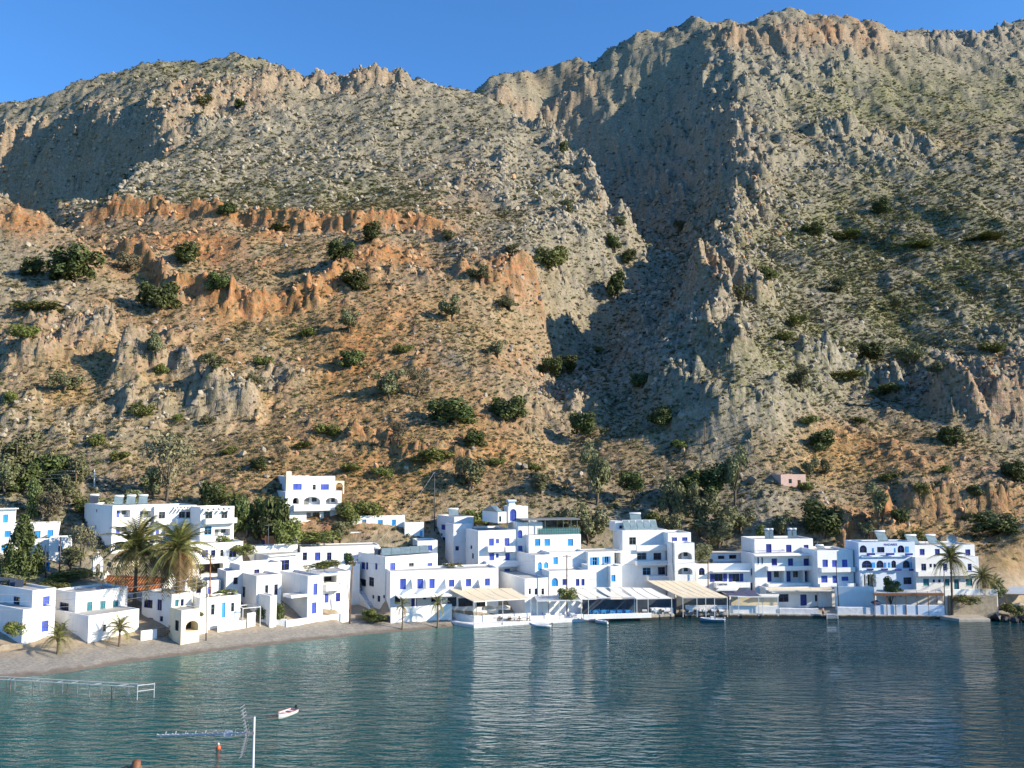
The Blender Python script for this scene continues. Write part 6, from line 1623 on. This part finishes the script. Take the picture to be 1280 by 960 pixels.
def leaf_cloud(seed, blobs, n, leaf, squash=.85, gap=.0):
    """leaf-sized faces spread through a volume of lobes; unit crown: width 1, height 1, base at z=0"""
    r = np.random.default_rng(seed)
    c = np.array([b[:3] for b in blobs]); rad = np.array([b[3] for b in blobs])
    w = rad ** 2; k = r.choice(len(blobs), n, p=w / w.sum())
    d = r.normal(size=(n, 3)); d /= np.linalg.norm(d, axis=1)[:, None]
    rr = rad[k] * (1 - .55 * r.random(n) ** 2.2)
    p = c[k] + d * rr[:, None]
    # drop leaves deep inside other lobes
    inside = np.zeros(n, bool)
    for i in range(len(blobs)): inside |= (np.linalg.norm(p - c[i], axis=1) < rad[i] * .45)
    p = p[~inside]; d = d[~inside]; n = len(p)
    p[:, 2] = np.maximum(p[:, 2], .01 + .05 * r.random(n))
    nn = d * .9 + r.normal(size=(n, 3)) * .55 + np.array([0, 0, .25]); nn /= np.linalg.norm(nn, axis=1)[:, None]
    t = np.cross(nn, r.normal(size=(n, 3))); t /= np.linalg.norm(t, axis=1)[:, None]; b = np.cross(nn, t)
    s = leaf * (.6 + .9 * r.random(n))[:, None]
    v = np.stack([p - t * s, p - b * s * .5, p + t * s, p + b * s * .5], 1)
    return v.reshape(-1, 3), n
def cloud_mesh(name, v, n, mat, extra=None):
    me = bpy.data.meshes.new(name); nv = len(v)
    me.vertices.add(nv); me.vertices.foreach_set('co', np.asarray(v, np.float32).ravel())
    me.loops.add(nv); me.loops.foreach_set('vertex_index', np.arange(nv, dtype=np.int32)); me.polygons.add(n); me.polygons.foreach_set('loop_start', np.arange(0, nv, 4, dtype=np.int32))
    me.update(calc_edges=True); me.materials.append(mat); return me
def blob_set(seed, kind):
    r = random.Random(seed)
    B = []
    if kind == 'round':
        B.append((r.uniform(-.08, .08), r.uniform(-.08, .08), .40, .28)); lean = r.uniform(-.12, .12)
        for _ in range(16):
            an = r.uniform(0, 6.28); q = r.uniform(.12, .40); z = r.uniform(.12, .88 - q * .55); B.append((q * math.cos(an) + lean * z, q * math.sin(an), z, r.uniform(.08, .21)))
    elif kind == 'loose':
        for _ in range(15):
            an = r.uniform(0, 6.28); q = r.uniform(.05, .38); B.append((q * math.cos(an), q * math.sin(an), r.uniform(.28, .88), r.uniform(.09, .19)))
    elif kind == 'low':
        for _ in range(14):
            an = r.uniform(0, 6.28); q = r.uniform(.0, .38); B.append((q * math.cos(an), q * math.sin(an), r.uniform(.15, .6), r.uniform(.13, .25)))
    elif kind == 'column':
        for k in range(16):
            z = .06 + .9 * k / 15; B.append((r.uniform(-.12, .12), r.uniform(-.12, .12), z, (.34 if z < .6 else .34 * (1.08 - z) / .48) * r.uniform(.8, 1.1)))
    return B
CROWN = {}
def crown_variants(kind, shape, mat, n, leaf, cnt, seed):
    CROWN[kind] = []
    for i in range(cnt):
        v, k = leaf_cloud(seed + i, blob_set(seed + i, shape), n, leaf); me = cloud_mesh('crown_' + kind, v, k, M[mat]); CROWN[kind].append(me)
crown_variants('carob', 'round', 'leaf_carob', 2600, .042, 5, 100)
crown_variants('olive', 'loose', 'leaf_olive', 2200, .036, 5, 200)
crown_variants('bright', 'low', 'leaf_bright', 1700, .045, 4, 300)
crown_variants('dry', 'loose', 'leaf_dry', 1500, .030, 3, 400)
crown_variants('cypress', 'column', 'leaf_carob', 3200, .05, 1, 500)
TRUNK = {}
def trunk_mesh(seed):
    r = random.Random(seed); mb = MB()
    mb.tube([(0, 0, -.06), (.01, 0, .1), (r.uniform(-.03, .03), r.uniform(-.03, .03), .28)], [.045, .034, .028], 7)
    for k in range(5):
        an = k * 1.26 + r.uniform(-.4, .4); q = r.uniform(.15, .3); z = r.uniform(.5, .75)
        mb.tube([(0, 0, .2 + .02 * k), (q * .5 * math.cos(an), q * .5 * math.sin(an), (z + .25) / 2), (q * math.cos(an), q * math.sin(an), z)], [.022, .014, .006], 5)
    return mb.mesh('trunk', M['bark'], True)
TR = [trunk_mesh(i) for i in range(4)]
LOOKS = {'carob': 'dark green rounded tree', 'olive': 'grey green olive tree', 'bright': 'low yellow green bush', 'dry': 'thin dry grey brown tree', 'cypress': 'narrow dark green cypress'}
NTREE = 0
def plant(kind, px, by, w, h, where, D=None, rnd=None):
    global NTREE
    r = random.Random(int(px * 13 + by * 7))
    if D is None:
        b = cast(px, by)
        if b is None: return
        D = b.y; zt = P(px, by - h, D).z
    else:
        while D > d0(px) + 2 and ground_z(P(px, by, D).x, D) > P(px, by, D).z + .25 * h * D / FPX: D -= 1.5
        b = P(px, by, D); b.z = ground_z(b.x, b.y); zt = P(px, by - h, D).z
    H = max(zt - b.z, .5); Wd = w * D / FPX * 1.12; H *= 1.04; Hc = min(H, h * D / FPX * 1.3)
    o = thing('tree' if kind != 'bright' else 'bush', LOOKS[kind] + ' ' + where, 'tree' if kind != 'bright' else 'bush', b - Z * .15, 0, 'trees and bushes of the slopes')
    cr = link('crown', r.choice(CROWN[kind]), o); cr.scale = (Wd, Wd * .9, Hc); cr.location = (0, 0, H - Hc); cr.rotation_euler = (0, 0, r.uniform(0, 6.28))
    if kind != 'bright':
        t = link('trunk', r.choice(TR), o); t.scale = (Wd, Wd, H)
    NTREE += 1
    return o
TREES = [
 ('carob',286,269,30,19,'alone above the orange terrace edge'),('carob',350,290,26,11,'small one on the orange terrace right of the lone tree'),('carob',234,330,42,28,'round one on the ledge left of the orange bluff'),
 ('carob',197,389,52,45,'large one at the left foot of the orange bluff'),('carob',94,354,64,52,'large one on the left knoll shoulder'),('carob',42,346,32,28,'left of the large knoll tree'),
 ('carob',272,363,32,29,'in a notch of the orange bluff'),('dry',160,341,40,25,'between the knoll tree and the ledge tree'),('carob',426,326,36,29,'on the orange slope left of the highest bluff bush'),
 ('carob',465,301,32,25,'highest one on the right end of the orange terrace'),('carob',441,361,40,29,'below the pair at the right end of the terrace'),('olive',436,416,30,31,'halfway down the orange slope above the round tree'),
 ('carob',438,461,38,29,'round one on the bare orange slope'),('olive',486,502,44,41,'left one of the pair on the tan slope'),('dry',522,496,36,37,'right one of the pair on the tan slope'),
 ('carob',568,532,64,40,'widest one in the middle of the tan slope'),('carob',633,526,48,37,'at the left rim of the gully mouth'),('carob',590,558,34,23,'just below the widest mid slope tree'),
 ('dry',497,557,28,33,'small one left of the widest mid slope tree'),('bright',410,544,32,19,'left of the small dry tree on tan grass'),('bright',540,578,54,23,'wide one on tan grass above the olive'),
 ('bright',478,596,28,15,'small one on tan grass below the dry tree'),('olive',586,613,54,44,'on tan grass above the guesthouse tower'),('olive',676,618,30,29,'at the foot of the gully near the boulders'),
 ('bright',668,589,28,15,'above the gully foot olive'),('bright',46,388,60,17,'wide one on the left knoll below the big tree'),('bright',30,421,34,22,'below the wide bush of the left knoll'),
 ('olive',195,446,28,36,'among grey crags below the large bluff foot tree'),('olive',80,491,42,32,'among grey crags at far left'),('bright',177,520,30,25,'between crags right of the far left olive'),
 ('bright',201,466,20,17,'under the crag olive'),('bright',222,527,14,13,'tiny one between crags'),('olive',258,532,18,16,'tiny one on the crags above the dry grove'),('olive',265,463,42,22,'low one on crags right of the crag olive'),
 ('olive',320,483,30,18,'low one on broken rock above the tan slope'),('bright',285,568,22,14,'above the green tree behind the hotel'),('bright',120,556,22,21,'above the dark grove at left'),('bright',14,506,16,22,'at left edge above the dark grove'),
 ('carob',322,587,26,18,'small one above the hillside villa trees'),('dry',352,581,22,24,'small one above the hillside villa'),('bright',378,560,26,12,'above the hillside villa on tan grass'),
 ('bright',688,336,44,38,'on the spur edge above the gully'),('carob',765,311,22,24,'on the nose of the spur above the gully'),('olive',708,269,26,20,'high on the spur rocks'),('carob',705,191,16,15,'highest one on the spur edge'),
 ('olive',565,403,32,36,'on rocks above the right orange soil patch'),('olive',622,448,28,24,'near the gully rim on orange soil'),('olive',600,355,34,26,'beside the orange outcrop near the spur'),('olive',636,388,34,20,'below the orange outcrop'),
 ('carob',736,546,42,36,'in the gully mouth'),('carob',802,484,34,22,'alone in the shaded gully slope'),('carob',690,470,34,30,'dark one deep in gully shade'),('carob',714,466,30,26,'right of the deep shade tree'),
 ('carob',772,372,30,42,'in the narrow upper gully'),('carob',785,330,20,22,'topmost in the narrow gully'),('bright',745,440,18,12,'small one lit in gully shade'),
 ('carob',827,532,38,31,'at right of the gully mouth on rocks'),('carob',1100,267,28,20,'upper one on the far right scrub slope'),('carob',1018,296,28,20,'left of the upper right slope tree'),('olive',1050,366,30,22,'on scrub below the upper right pair'),
 ('bright',995,409,30,20,'on scrub right of the pinnacles'),('olive',1122,389,22,22,'on scrub in the middle of the right slope'),('carob',1088,451,40,26,'left one of the pair on the right slope'),('olive',1136,456,40,30,'right one of the pair on the right slope'),
 ('olive',1000,488,34,30,'below the bush right of the pinnacles'),('carob',1031,563,40,28,'round one on tan ground above the hut'),('carob',1195,558,38,30,'under the right cliff'),('olive',1098,647,32,42,'above the red cut near the hotels'),
 ('carob',1126,654,26,22,'right of the red cut'),('carob',1240,670,64,36,'widest one above the right end hotel'),('carob',1268,602,34,34,'at right edge on tan ground'),('bright',1150,616,20,16,'small one on the red soil bank'),('carob',1218,621,26,18,'on the red soil bank at right'),
 ('olive',930,381,30,28,'at the foot of the pinnacles'),('bright',1060,477,44,18,'wide one between rocks on right slope'),('bright',1112,492,44,16,'wide one right of the slope rocks'),('olive',1172,470,26,18,'on the rocks left of the right cliff'),
 ('bright',1240,440,30,16,'on top of the right cliff'),('bright',980,425,26,16,'below the bush on scrub'),('bright',1060,300,40,14,'streak of scrub on the upper right slope'),('bright',1150,310,50,14,'second streak of scrub on the upper right slope'),('bright',1230,300,50,12,'streak of scrub at the right edge'),
 ('olive',775,283,20,14,'at the spur tip'),('bright',960,350,30,24,'beside the pinnacles in sun'),('olive',850,290,18,16,'alone on the dark wall'),('bright',850,560,30,14,'on rocks above the olive grove'),('olive',560,300,24,14,'on the terrace right end'),
 ('olive',640,320,26,16,'on the slope left of the spur edge bush'),('bright',505,440,24,14,'on orange slope right of the round tree'),('bright',385,420,24,14,'on orange slope left of the halfway olive'),('bright',330,455,24,14,'on rubble below the bluff'),
 ('bright',150,575,26,14,'behind the stepped hotel on the bank'),('olive',215,560,30,22,'above the tall dry tree'),('bright',440,590,30,14,'above the bank house'),('bright',620,580,26,12,'on grass left of the gully foot'),
 ('bright',1075,530,22,12,'on tan ground right of the slope pole'),('bright',1010,530,26,14,'on rocks above tan ground'),('bright',1110,600,24,12,'on tan ground above the red cut'),('bright',1180,590,22,12,'on tan ground below the right cliff'),
 ('olive',255,135,26,16,'at the foot of the upper left cliff'),('carob',299,134,16,12,'right of the cliff foot olive on the upper slope'),
]
for k, px, by, w, h, wh in TREES: plant(k, px, by, w, h, wh)
NEAR = [
 ('carob',30,628,54,54,'lower left one of the dark grove at left',184),('olive',78,632,42,42,'lower right one of the dark grove at left',183),('olive',4,632,44,56,'at the left edge under the dark grove',183),
 ('bright',70,724,36,14,'weedy one right of the garden shed',157),('olive',20,735,50,18,'behind the far left beach house roof',149),('bright',60,736,40,10,'behind the roof collectors of far left house',149),
 ('olive',88,704,34,22,'under the small white annex',160),('bright',275,745,40,12,'reddish garden behind the low beach house',156),('olive',245,738,26,16,'behind the white house with shaded side',154),('bright',470,772,30,8,'garden strip under the outside stair',162.5),
 ('bright',300,690,30,14,'beside the arched blue window house',172),('bright',395,672,50,14,'on the orange bank under the villa',183),('olive',425,668,30,18,'on the bank left of the bank house',187),
 ('olive',746,614,50,58,'tall one above the tavernas left of the shade',210),('carob',792,610,32,26,'round one on terraces above the tavernas',212),('olive',838,640,36,54,'left of the long dark hedge',206),
 ('carob',862,612,46,32,'left half of the long dark hedge',212),('carob',893,612,46,34,'right half of the long dark hedge',213),('olive',918,610,40,48,'at the right end of the dark hedge',211),('olive',872,650,50,46,'below the dark hedge',203),
 ('olive',898,690,62,54,'large one behind the lettered taverna',199),('olive',734,684,52,62,'large one behind the green railing terrace',199),('olive',700,660,30,24,'left of the large terrace olive',201),('olive',842,668,32,26,'behind the tower with arched loggias',199),
 ('olive',925,672,48,40,'left of the navy door hotel',203),('bright',950,672,20,22,'small bright one behind the navy door hotel',197),('olive',978,668,28,26,'behind the solar heaters of navy door hotel',200),('carob',1030,676,64,54,'dark one below the pink hut',200),
 ('olive',880,706,30,28,'beside the dark taverna pole',187),('olive',1013,603,26,30,'right behind the pink hut',232),('olive',1031,598,18,26,'second one right of the pink hut',234),('bright',1008,613,20,14,'in front of the pink hut',226),
 ('olive',20,612,64,72,'largest one of the dark grove at left',196),('carob',62,612,52,54,'middle one of the dark grove at left',198),('olive',94,616,38,54,'right one of the dark grove at left',198),('dry',60,660,42,48,'grey one behind the left edge houses',180),
 ('bright',110,636,32,22,'left of the stepped hotel roof',184),('dry',208,632,58,88,'tall one above the stepped hotel',189),('olive',190,632,36,50,'left of the tall dry tree above the hotel',190),('carob',265,640,42,50,'bright one right of the tall dry tree',188),
 ('carob',308,666,44,56,'left one of the dark clump below the villa',183),('carob',335,668,44,58,'right one of the dark clump below the villa',182),('bright',362,672,34,32,'in front of the villa clump',178),('bright',436,648,34,28,'right of the hillside villa',192),('bright',462,646,34,26,'second right of the hillside villa',194),
 ('dry',100,722,32,66,'feathery one left of the church bell gable',170),('olive',135,640,30,20,'behind the stepped hotel heaters',186),('olive',165,636,34,26,'behind the hotel heaters near the dry tree',186),
 ('bright',402,708,44,10,'planter row under the long low white row',174),('carob',352,773,16,24,'round clipped one in the beach garden',156),('bright',328,768,20,14,'in the beach garden by the pergola frame',156),
 ('carob',437,706,14,16,'small potted one by the stair top',165),('bright',709,746,22,18,'between the frame canopy and open panel canopy',169),('carob',1113,739,27,22,'round clipped one before the bluish skylit hotel',175.5),
 ('bright',247,770,14,8,'beside the beach utility pole',147),('bright',95,722,60,14,'weeds below the left edge houses',160),('olive',40,716,40,22,'undergrowth beside the conifer',160),('bright',1205,752,30,10,'weeds under the white balustrade',171.5),
 ('bright',15,790,24,16,'oleander at the far left house',133),('bright',500,690,60,14,'garden bed below the bank house',186),('bright',470,690,30,8,'flowers under the bank house stair',188),('bright',283,680,24,14,'shrubs right of the stepped hotel',172),
 ('bright',565,712,26,12,'plants on the terrace behind laundry',177),('bright',462,770,16,14,'yellow green one at the stair foot',163),('olive',1245,745,30,24,'beside the right end balustrade',176),('bright',1265,765,26,14,'on the rocky shore at right',173),
 ('olive',640,645,30,20,'behind the guesthouse roof rooms',200),('bright',600,648,40,20,'behind the stair room on the bank',198),('bright',820,650,26,14,'on the orange bank behind the guesthouse',203),('bright',1140,672,30,16,'behind the right hotels',192),('olive',1085,668,26,18,'behind the bluish skylit hotel',194),
]
for k, px, by, w, h, wh, D in NEAR: plant(k, px, by, w, h, wh, D)
plant('cypress', 41, 657, 20, 58, 'left of the grey tree at upper left', 178)

# tall tiered conifer
def tier_pine():
    D = 157; b = P(26, 730, D); b.z = ground_z(b.x, b.y); H = P(26, 644, D).z - b.z
    o = thing('conifer', 'dark tiered conifer in front of the left edge houses', 'tree', b - Z * .2)
    mb = MB(); mb.tube([(0, 0, 0), (0, 0, H * .5), (0, 0, H)], [.22, .14, .03], 8); mb.build('trunk', M['bark'], o, True)
    r = random.Random(4); B = []
    for k in range(12):
        z = .10 + .88 * k / 11; q = .47 * (1 - z) ** .75 + .02
        for i in range(8):
            an = i * .785 + k * .4 + r.uniform(-.2, .2); f = r.uniform(.6, 1.0); B.append((q * f * math.cos(an), q * f * math.sin(an), z + .02 * (1 - f), .055 + .05 * (1 - z)))
        B.append((0, 0, z, .07 + .1 * (1 - z)))
    v, n = leaf_cloud(77, B, 5200, .03); c = link('crown', cloud_mesh('conifer_crown', v, n, M['leaf_carob']), o); W = 56 * D / FPX * 1.05; c.scale = (W, W, H)
tier_pine()

# ------------------------------------------------------------------ palms
def frond_mesh(seed, mat, droop):
    r = random.Random(seed); mb = MB(); n = 22; pts = []
    for i in range(n + 1):
        t = i / n; pts.append(Vector((t * (1 - droop * .25 * t), 0, .42 * t * (1 - t * 1.05) - droop * .75 * t ** 2.2)))
    mb.tube(pts, [.014 * (1 - .85 * i / n) for i in range(n + 1)], 4)
    for i in range(2, n + 1):
        t = i / n; L = .22 * math.sin(math.pi * min(1, t * .93 + .07)) ** .6 * r.uniform(.85, 1.1)
        d = (pts[i] - pts[i - 1]).normalized()
        for s in (-1, 1):
            for q in (0,):
                a = pts[i].lerp(pts[i - 1], q); tip = a + d * L * .62 + Vector((0, s * L * .85, -L * (.32 + droop * .3) + r.uniform(-.02, .02)))
                w = d * .019
                mb.add([a - w, a + w, tip], [(0, 1, 2)])
    return mb.mesh('frond', mat)
FR = [frond_mesh(1, M['leaf_palm'], .25), frond_mesh(2, M['leaf_palm'], .55), frond_mesh(3, M['leaf_palm'], .9), frond_mesh(4, M['leaf_palmdry'], .95)]
def palm(label, px, ybase, ycrown, span, D=None, nf=44, dry=.2, tr=.26, low=-40):
    if D is None: b = cast(px, ybase, 100); D = b.y
    else: b = P(px, ybase, D); b.z = ground_z(b.x, b.y)
    H = P(px, ycrown, D).z - b.z; Rr = span * D / FPX * .60
    o = thing('palm_tree', label, 'palm tree', b - Z * .2); r = random.Random(int(px))
    mb = MB(); pts = []; rd = []
    for i in range(15):
        t = i / 14; pts.append((.03 * H * math.sin(t * 2) * .3, 0, (H + .2) * t)); rd.append(tr * (1.25 - .35 * min(1, t * 4)) * (1.08 if i % 2 else .95))
    mb.tube(pts, rd, 10); mb.build('trunk', M['palmbark'], o, True)
    top = Vector(pts[-1])
    mb = MB(); mb.tube([top - Z * .9 * tr * 3, top - Z * .1, top + Z * .35], [tr * 1.1, tr * 1.7, tr * .6], 9); mb.build('crown_base', M['palmbark'], o, True)
    for i in range(nf):
        t = (i + .5) / nf; el = 80 - (80 - low) * t ** .85 + r.uniform(-8, 8)
        k = 0 if t < .3 else 1 if t < .6 else 2
        if t > 1 - dry: k = 3 if r.random() < .75 else 2
        f = link('frond', FR[k], o); f.location = top + Z * (.25 - .5 * t); s = Rr * r.uniform(.85, 1.08) * (.82 if t < .12 else 1)
        f.scale = (s, s, s); f.rotation_euler = (0, -R(el), i * 2.39996 + r.uniform(-.2, .2))
    return o
palm('tall date palm with drooping yellowish fronds left of the church end', 168, 752, 688, 100, 153, 40, .2, .3, -22)
palm('broad date palm with hanging dry fronds behind the church gable', 221, 748, 690, 90, 150, 50, .4, .34, -50)
palm('young palm standing on the beach in front of the shaded wall', 72, 817, 798, 42, None, 22, .05, .2, 0)
palm('young palm on the beach before the lower white block', 149, 808, 786, 40, None, 22, .15, .18, -5)
palm('tiny palm on the beach before the cream arched porch', 213, 796, 788, 18, None, 14, .1, .16)
palm('thin palm before the left end of the waterfront house terrace', 503, 776, 757, 26, 159.5, 14, .3, .14)
palm('small palm before the middle of the waterfront house terrace', 547, 771, 754, 28, 162, 16, .1, .16)
palm('tall palm with slender trunk in front of the right end hotel', 1189.5, 744, 700, 50, 172.2, 32, .15, .22, -18)
palm('short bushy palm at the right corner of the end hotel', 1229, 741, 722, 40, 174.6, 30, .2, .22)
palm('small palm beside the short bushy palm at right', 1243, 742, 728, 28, 175.5, 20, .3, .18)
palm('feathery palm beside the dark clump under the villa', 293, 650, 628, 44, 184, 24, .1, .2)
palm('small palm in the passage of the bluish skylit hotel', 1090, 737, 723, 16, 177, 14, .1, .14)
print('plants', round(time.time() - T0, 1), NTREE)

# ------------------------------------------------------------------ scattered scrub and stones on the slopes (uncountable)
def scatter(name, label_kind, sources, pts, scl, rot, idx):
    me = bpy.data.meshes.new(name); n = len(pts)
    me.vertices.add(n); me.vertices.foreach_set('co', pts.astype(np.float32).ravel())
    a = me.attributes.new('scl', 'FLOAT_VECTOR', 'POINT'); a.data.foreach_set('vector', scl.astype(np.float32).ravel())
    a = me.attributes.new('rot', 'FLOAT_VECTOR', 'POINT'); a.data.foreach_set('vector', rot.astype(np.float32).ravel())
    a = me.attributes.new('idx', 'INT', 'POINT'); a.data.foreach_set('value', idx.astype(np.int32))
    ob = link(name, me); tag(ob, kind='stuff')
    ng = bpy.data.node_groups.new(name + '_scatter', 'GeometryNodeTree')
    ng.interface.new_socket('Geometry', in_out='INPUT', socket_type='NodeSocketGeometry'); ng.interface.new_socket('Geometry', in_out='OUTPUT', socket_type='NodeSocketGeometry')
    gi = ng.nodes.new('NodeGroupInput'); go = ng.nodes.new('NodeGroupOutput'); ip = ng.nodes.new('GeometryNodeInstanceOnPoints'); jn = ng.nodes.new('GeometryNodeJoinGeometry')
    for s in sources[::-1]:
        oi = ng.nodes.new('GeometryNodeObjectInfo'); oi.inputs['Object'].default_value = s; oi.inputs['As Instance'].default_value = True
        ng.links.new(oi.outputs['Geometry'], jn.inputs[0])
    def attr(nm, t):
        n_ = ng.nodes.new('GeometryNodeInputNamedAttribute'); n_.data_type = t; n_.inputs['Name'].default_value = nm; return n_.outputs[0]
    ng.links.new(gi.outputs[0], ip.inputs['Points']); ng.links.new(jn.outputs[0], ip.inputs['Instance']); ip.inputs['Pick Instance'].default_value = True
    ng.links.new(attr('idx', 'INT'), ip.inputs['Instance Index']); ng.links.new(attr('scl', 'FLOAT_VECTOR'), ip.inputs['Scale'])
    er = ng.nodes.new('FunctionNodeEulerToRotation'); ng.links.new(attr('rot', 'FLOAT_VECTOR'), er.inputs[0]); ng.links.new(er.outputs[0], ip.inputs['Rotation'])
    ng.links.new(ip.outputs[0], go.inputs[0])
    md = ob.modifiers.new('scatter', 'NODES'); md.node_group = ng
    return ob
def src(name, me): return bpy.data.objects.new(name, me)
def stone_mesh(seed, mat):
    bm = bmesh.new(); bmesh.ops.create_icosphere(bm, subdivisions=1, radius=.5); r = random.Random(seed)
    pl = [(Vector((r.gauss(0, 1), r.gauss(0, 1), r.gauss(0, 1))).normalized(), r.uniform(.24, .42)) for _ in range(9)]
    for v in bm.verts:
        for n_, d_ in pl:
            k = v.co.dot(n_)
            if k > d_: v.co -= n_ * (k - d_)
        v.co *= r.uniform(.9, 1.12)
    me = bpy.data.meshes.new('stone'); bm.to_mesh(me); bm.free(); me.materials.append(mat); return me
M['stone_grey'] = simple('limestone_boulder', (0.35, 0.305, 0.235), .95, .22, .8, .6, 3.0, spec=.1, per_object=.4)
M['stone_warm'] = simple('rusty_boulder', (0.45, 0.27, 0.15), .95, .22, .8, .6, 3.0, spec=.1, per_object=.4)
stones = [src('stone', stone_mesh(i, M['stone_grey'])) for i in range(4)] + [src('stone', stone_mesh(i + 9, M['stone_warm'])) for i in range(2)]
def tuft(seed, mat, n):
    v, k = leaf_cloud(seed, [(0, 0, .28, .30), (.2, .08, .2, .22), (-.18, .1, .2, .22), (.02, -.2, .2, .22)], n, .12); return cloud_mesh('tuft', v, k, M[mat])
M['leaf_tuft'] = leaf_mat('dwarf_scrub_leaf', (0.050, 0.052, 0.024), (0.15, 0.14, 0.065))
M['leaf_straw'] = leaf_mat('straw_tuft', (0.20, 0.145, 0.07), (0.46, 0.35, 0.18))
tufts = [src('tuft', tuft(i, 'leaf_tuft', 60)) for i in range(3)] + [src('tuft', tuft(20 + i, 'leaf_bright', 60)) for i in range(2)] + [src('tuft', tuft(30, 'leaf_straw', 50))]
def sample(n, weight):
    w = weight.ravel(); i = nrng.choice(w.size, n, p=w / w.sum())
    X = XX.ravel()[i]; Y = YY.ravel()[i]; Zg = ZS.ravel()[i]
    return i, X, Y, Zg
inview = (np.abs(PXG - 640) < 760) & (PYG > -60) & (YY < 1150)
area = (YY / 300.0) ** -0.35
w_ = wild * inview * (0.035 + ROCK * 1.0 + 0.22 * SOIL) * (0.2 + gap) * area * (1 - .6 * TAN) * (.35 + .65 * sstep(250, 420, YY))
i, X, Y, Zg = sample(30000, w_); n = len(i)
sz = (.35 + 1.0 * nrng.random(n) ** 4 * 2.4) * np.clip(Y / 330, .8, 1.7)
scl = sz[:, None] * (0.7 + .6 * nrng.random((n, 3))); rot = nrng.uniform(-3.1, 3.1, (n, 3))
warm = (SOIL.ravel()[i] > nrng.random(n) * .9)
idx = np.where(warm, 4 + nrng.integers(0, 2, n), nrng.integers(0, 4, n))
scatter('loose_stones', None, stones, np.stack([X, Y, Zg + sz * .12], 1), scl, rot, idx)
w_ = wild * inview * np.clip(0.30 + GREEN * .75 + .35 * TAN - .35 * SOIL, 0.05, 2) * area * (1 - .55 * ROCK)
i, X, Y, Zg = sample(160000, w_); n = len(i)
X = X + nrng.normal(0, .3, n); Y = Y + nrng.normal(0, .3, n)
sz = (.5 + 1.4 * nrng.random(n) ** 3) * np.clip(Y / 300, .8, 2.2)
scl = np.stack([sz * (.9 + .5 * nrng.random(n)), sz * (.9 + .5 * nrng.random(n)), sz * (.6 + .4 * nrng.random(n))], 1)
rot = np.zeros((n, 3)); rot[:, 2] = nrng.uniform(0, 6.28, n)
u_ = nrng.random(n); g_ = GREEN.ravel()[i]; t_ = TAN.ravel()[i]
idx = np.where(u_ < .10 + .5 * g_, 3 + nrng.integers(0, 2, n), np.where((u_ > .97 - .45 * t_), 5, nrng.integers(0, 3, n)))
scatter('dwarf_scrub', None, tufts, np.stack([X, Y, Zg - .06 * sz], 1), scl, rot, idx)
# shore rocks at the right end and boulders below the gully: single things
def boulder(px, py, w, label, mat='rock', D=None, z=None, k=0):
    if z is not None: p = PZ(px, py, z)
    else: p = cast(px, py, D)
    s = w * p.y / FPX
    o = link('boulder', stone_mesh(50 + k, M[mat])); o.location = p + Z * s * .2; o.scale = (s, s * .8, s * .75); o.rotation_euler = (rng.uniform(-.4, .4), rng.uniform(-.4, .4), rng.uniform(0, 6)); tag(o, label, 'boulder', 'boulders')
for k, (px, py, w) in enumerate(((1246,776,16),(1258,777,13),(1268,778,14),(1280,777,18),(1240,775,10),(1252,774,12),(1274,775,12))):
    boulder(px, py, w, '%s dark wet boulder from left at the right shore' % ['second', 'fourth', 'fifth', 'rightmost', 'first', 'third', 'sixth'][k], 'wetrock', z=0, k=k)
for k, (px, py, w) in enumerate(((1232,760,16),(1250,763,20),(1240,755,14),(1262,758,16),(1275,765,22),(1225,752,12))):
    boulder(px, py, w, ['pale boulder beside the bathing platform', 'large pale boulder above the dark wet rocks', 'orange tinted boulder under the balustrade end', 'pale boulder below the dark grey awning', 'pale slab boulder at the right edge of the shore', 'small pale boulder at the balustrade foot'][k], 'rubble', z=.9, k=20 + k)
for k, (px, py, w) in enumerate(((700,600,12),(710,606,16),(692,592,10),(704,590,9),(716,612,12),(940,604,20),(925,598,14))):
    boulder(px, py, w, ['grey boulder low in the gully foot', 'largest grey boulder at the gully foot', 'upper left boulder of the gully foot', 'upper right boulder of the gully foot', 'lowest boulder of the gully foot', 'large boulder left of the pink hut', 'smaller boulder left of the pink hut'][k], 'rock', k=40 + k)
print('scatter', round(time.time() - T0, 1))
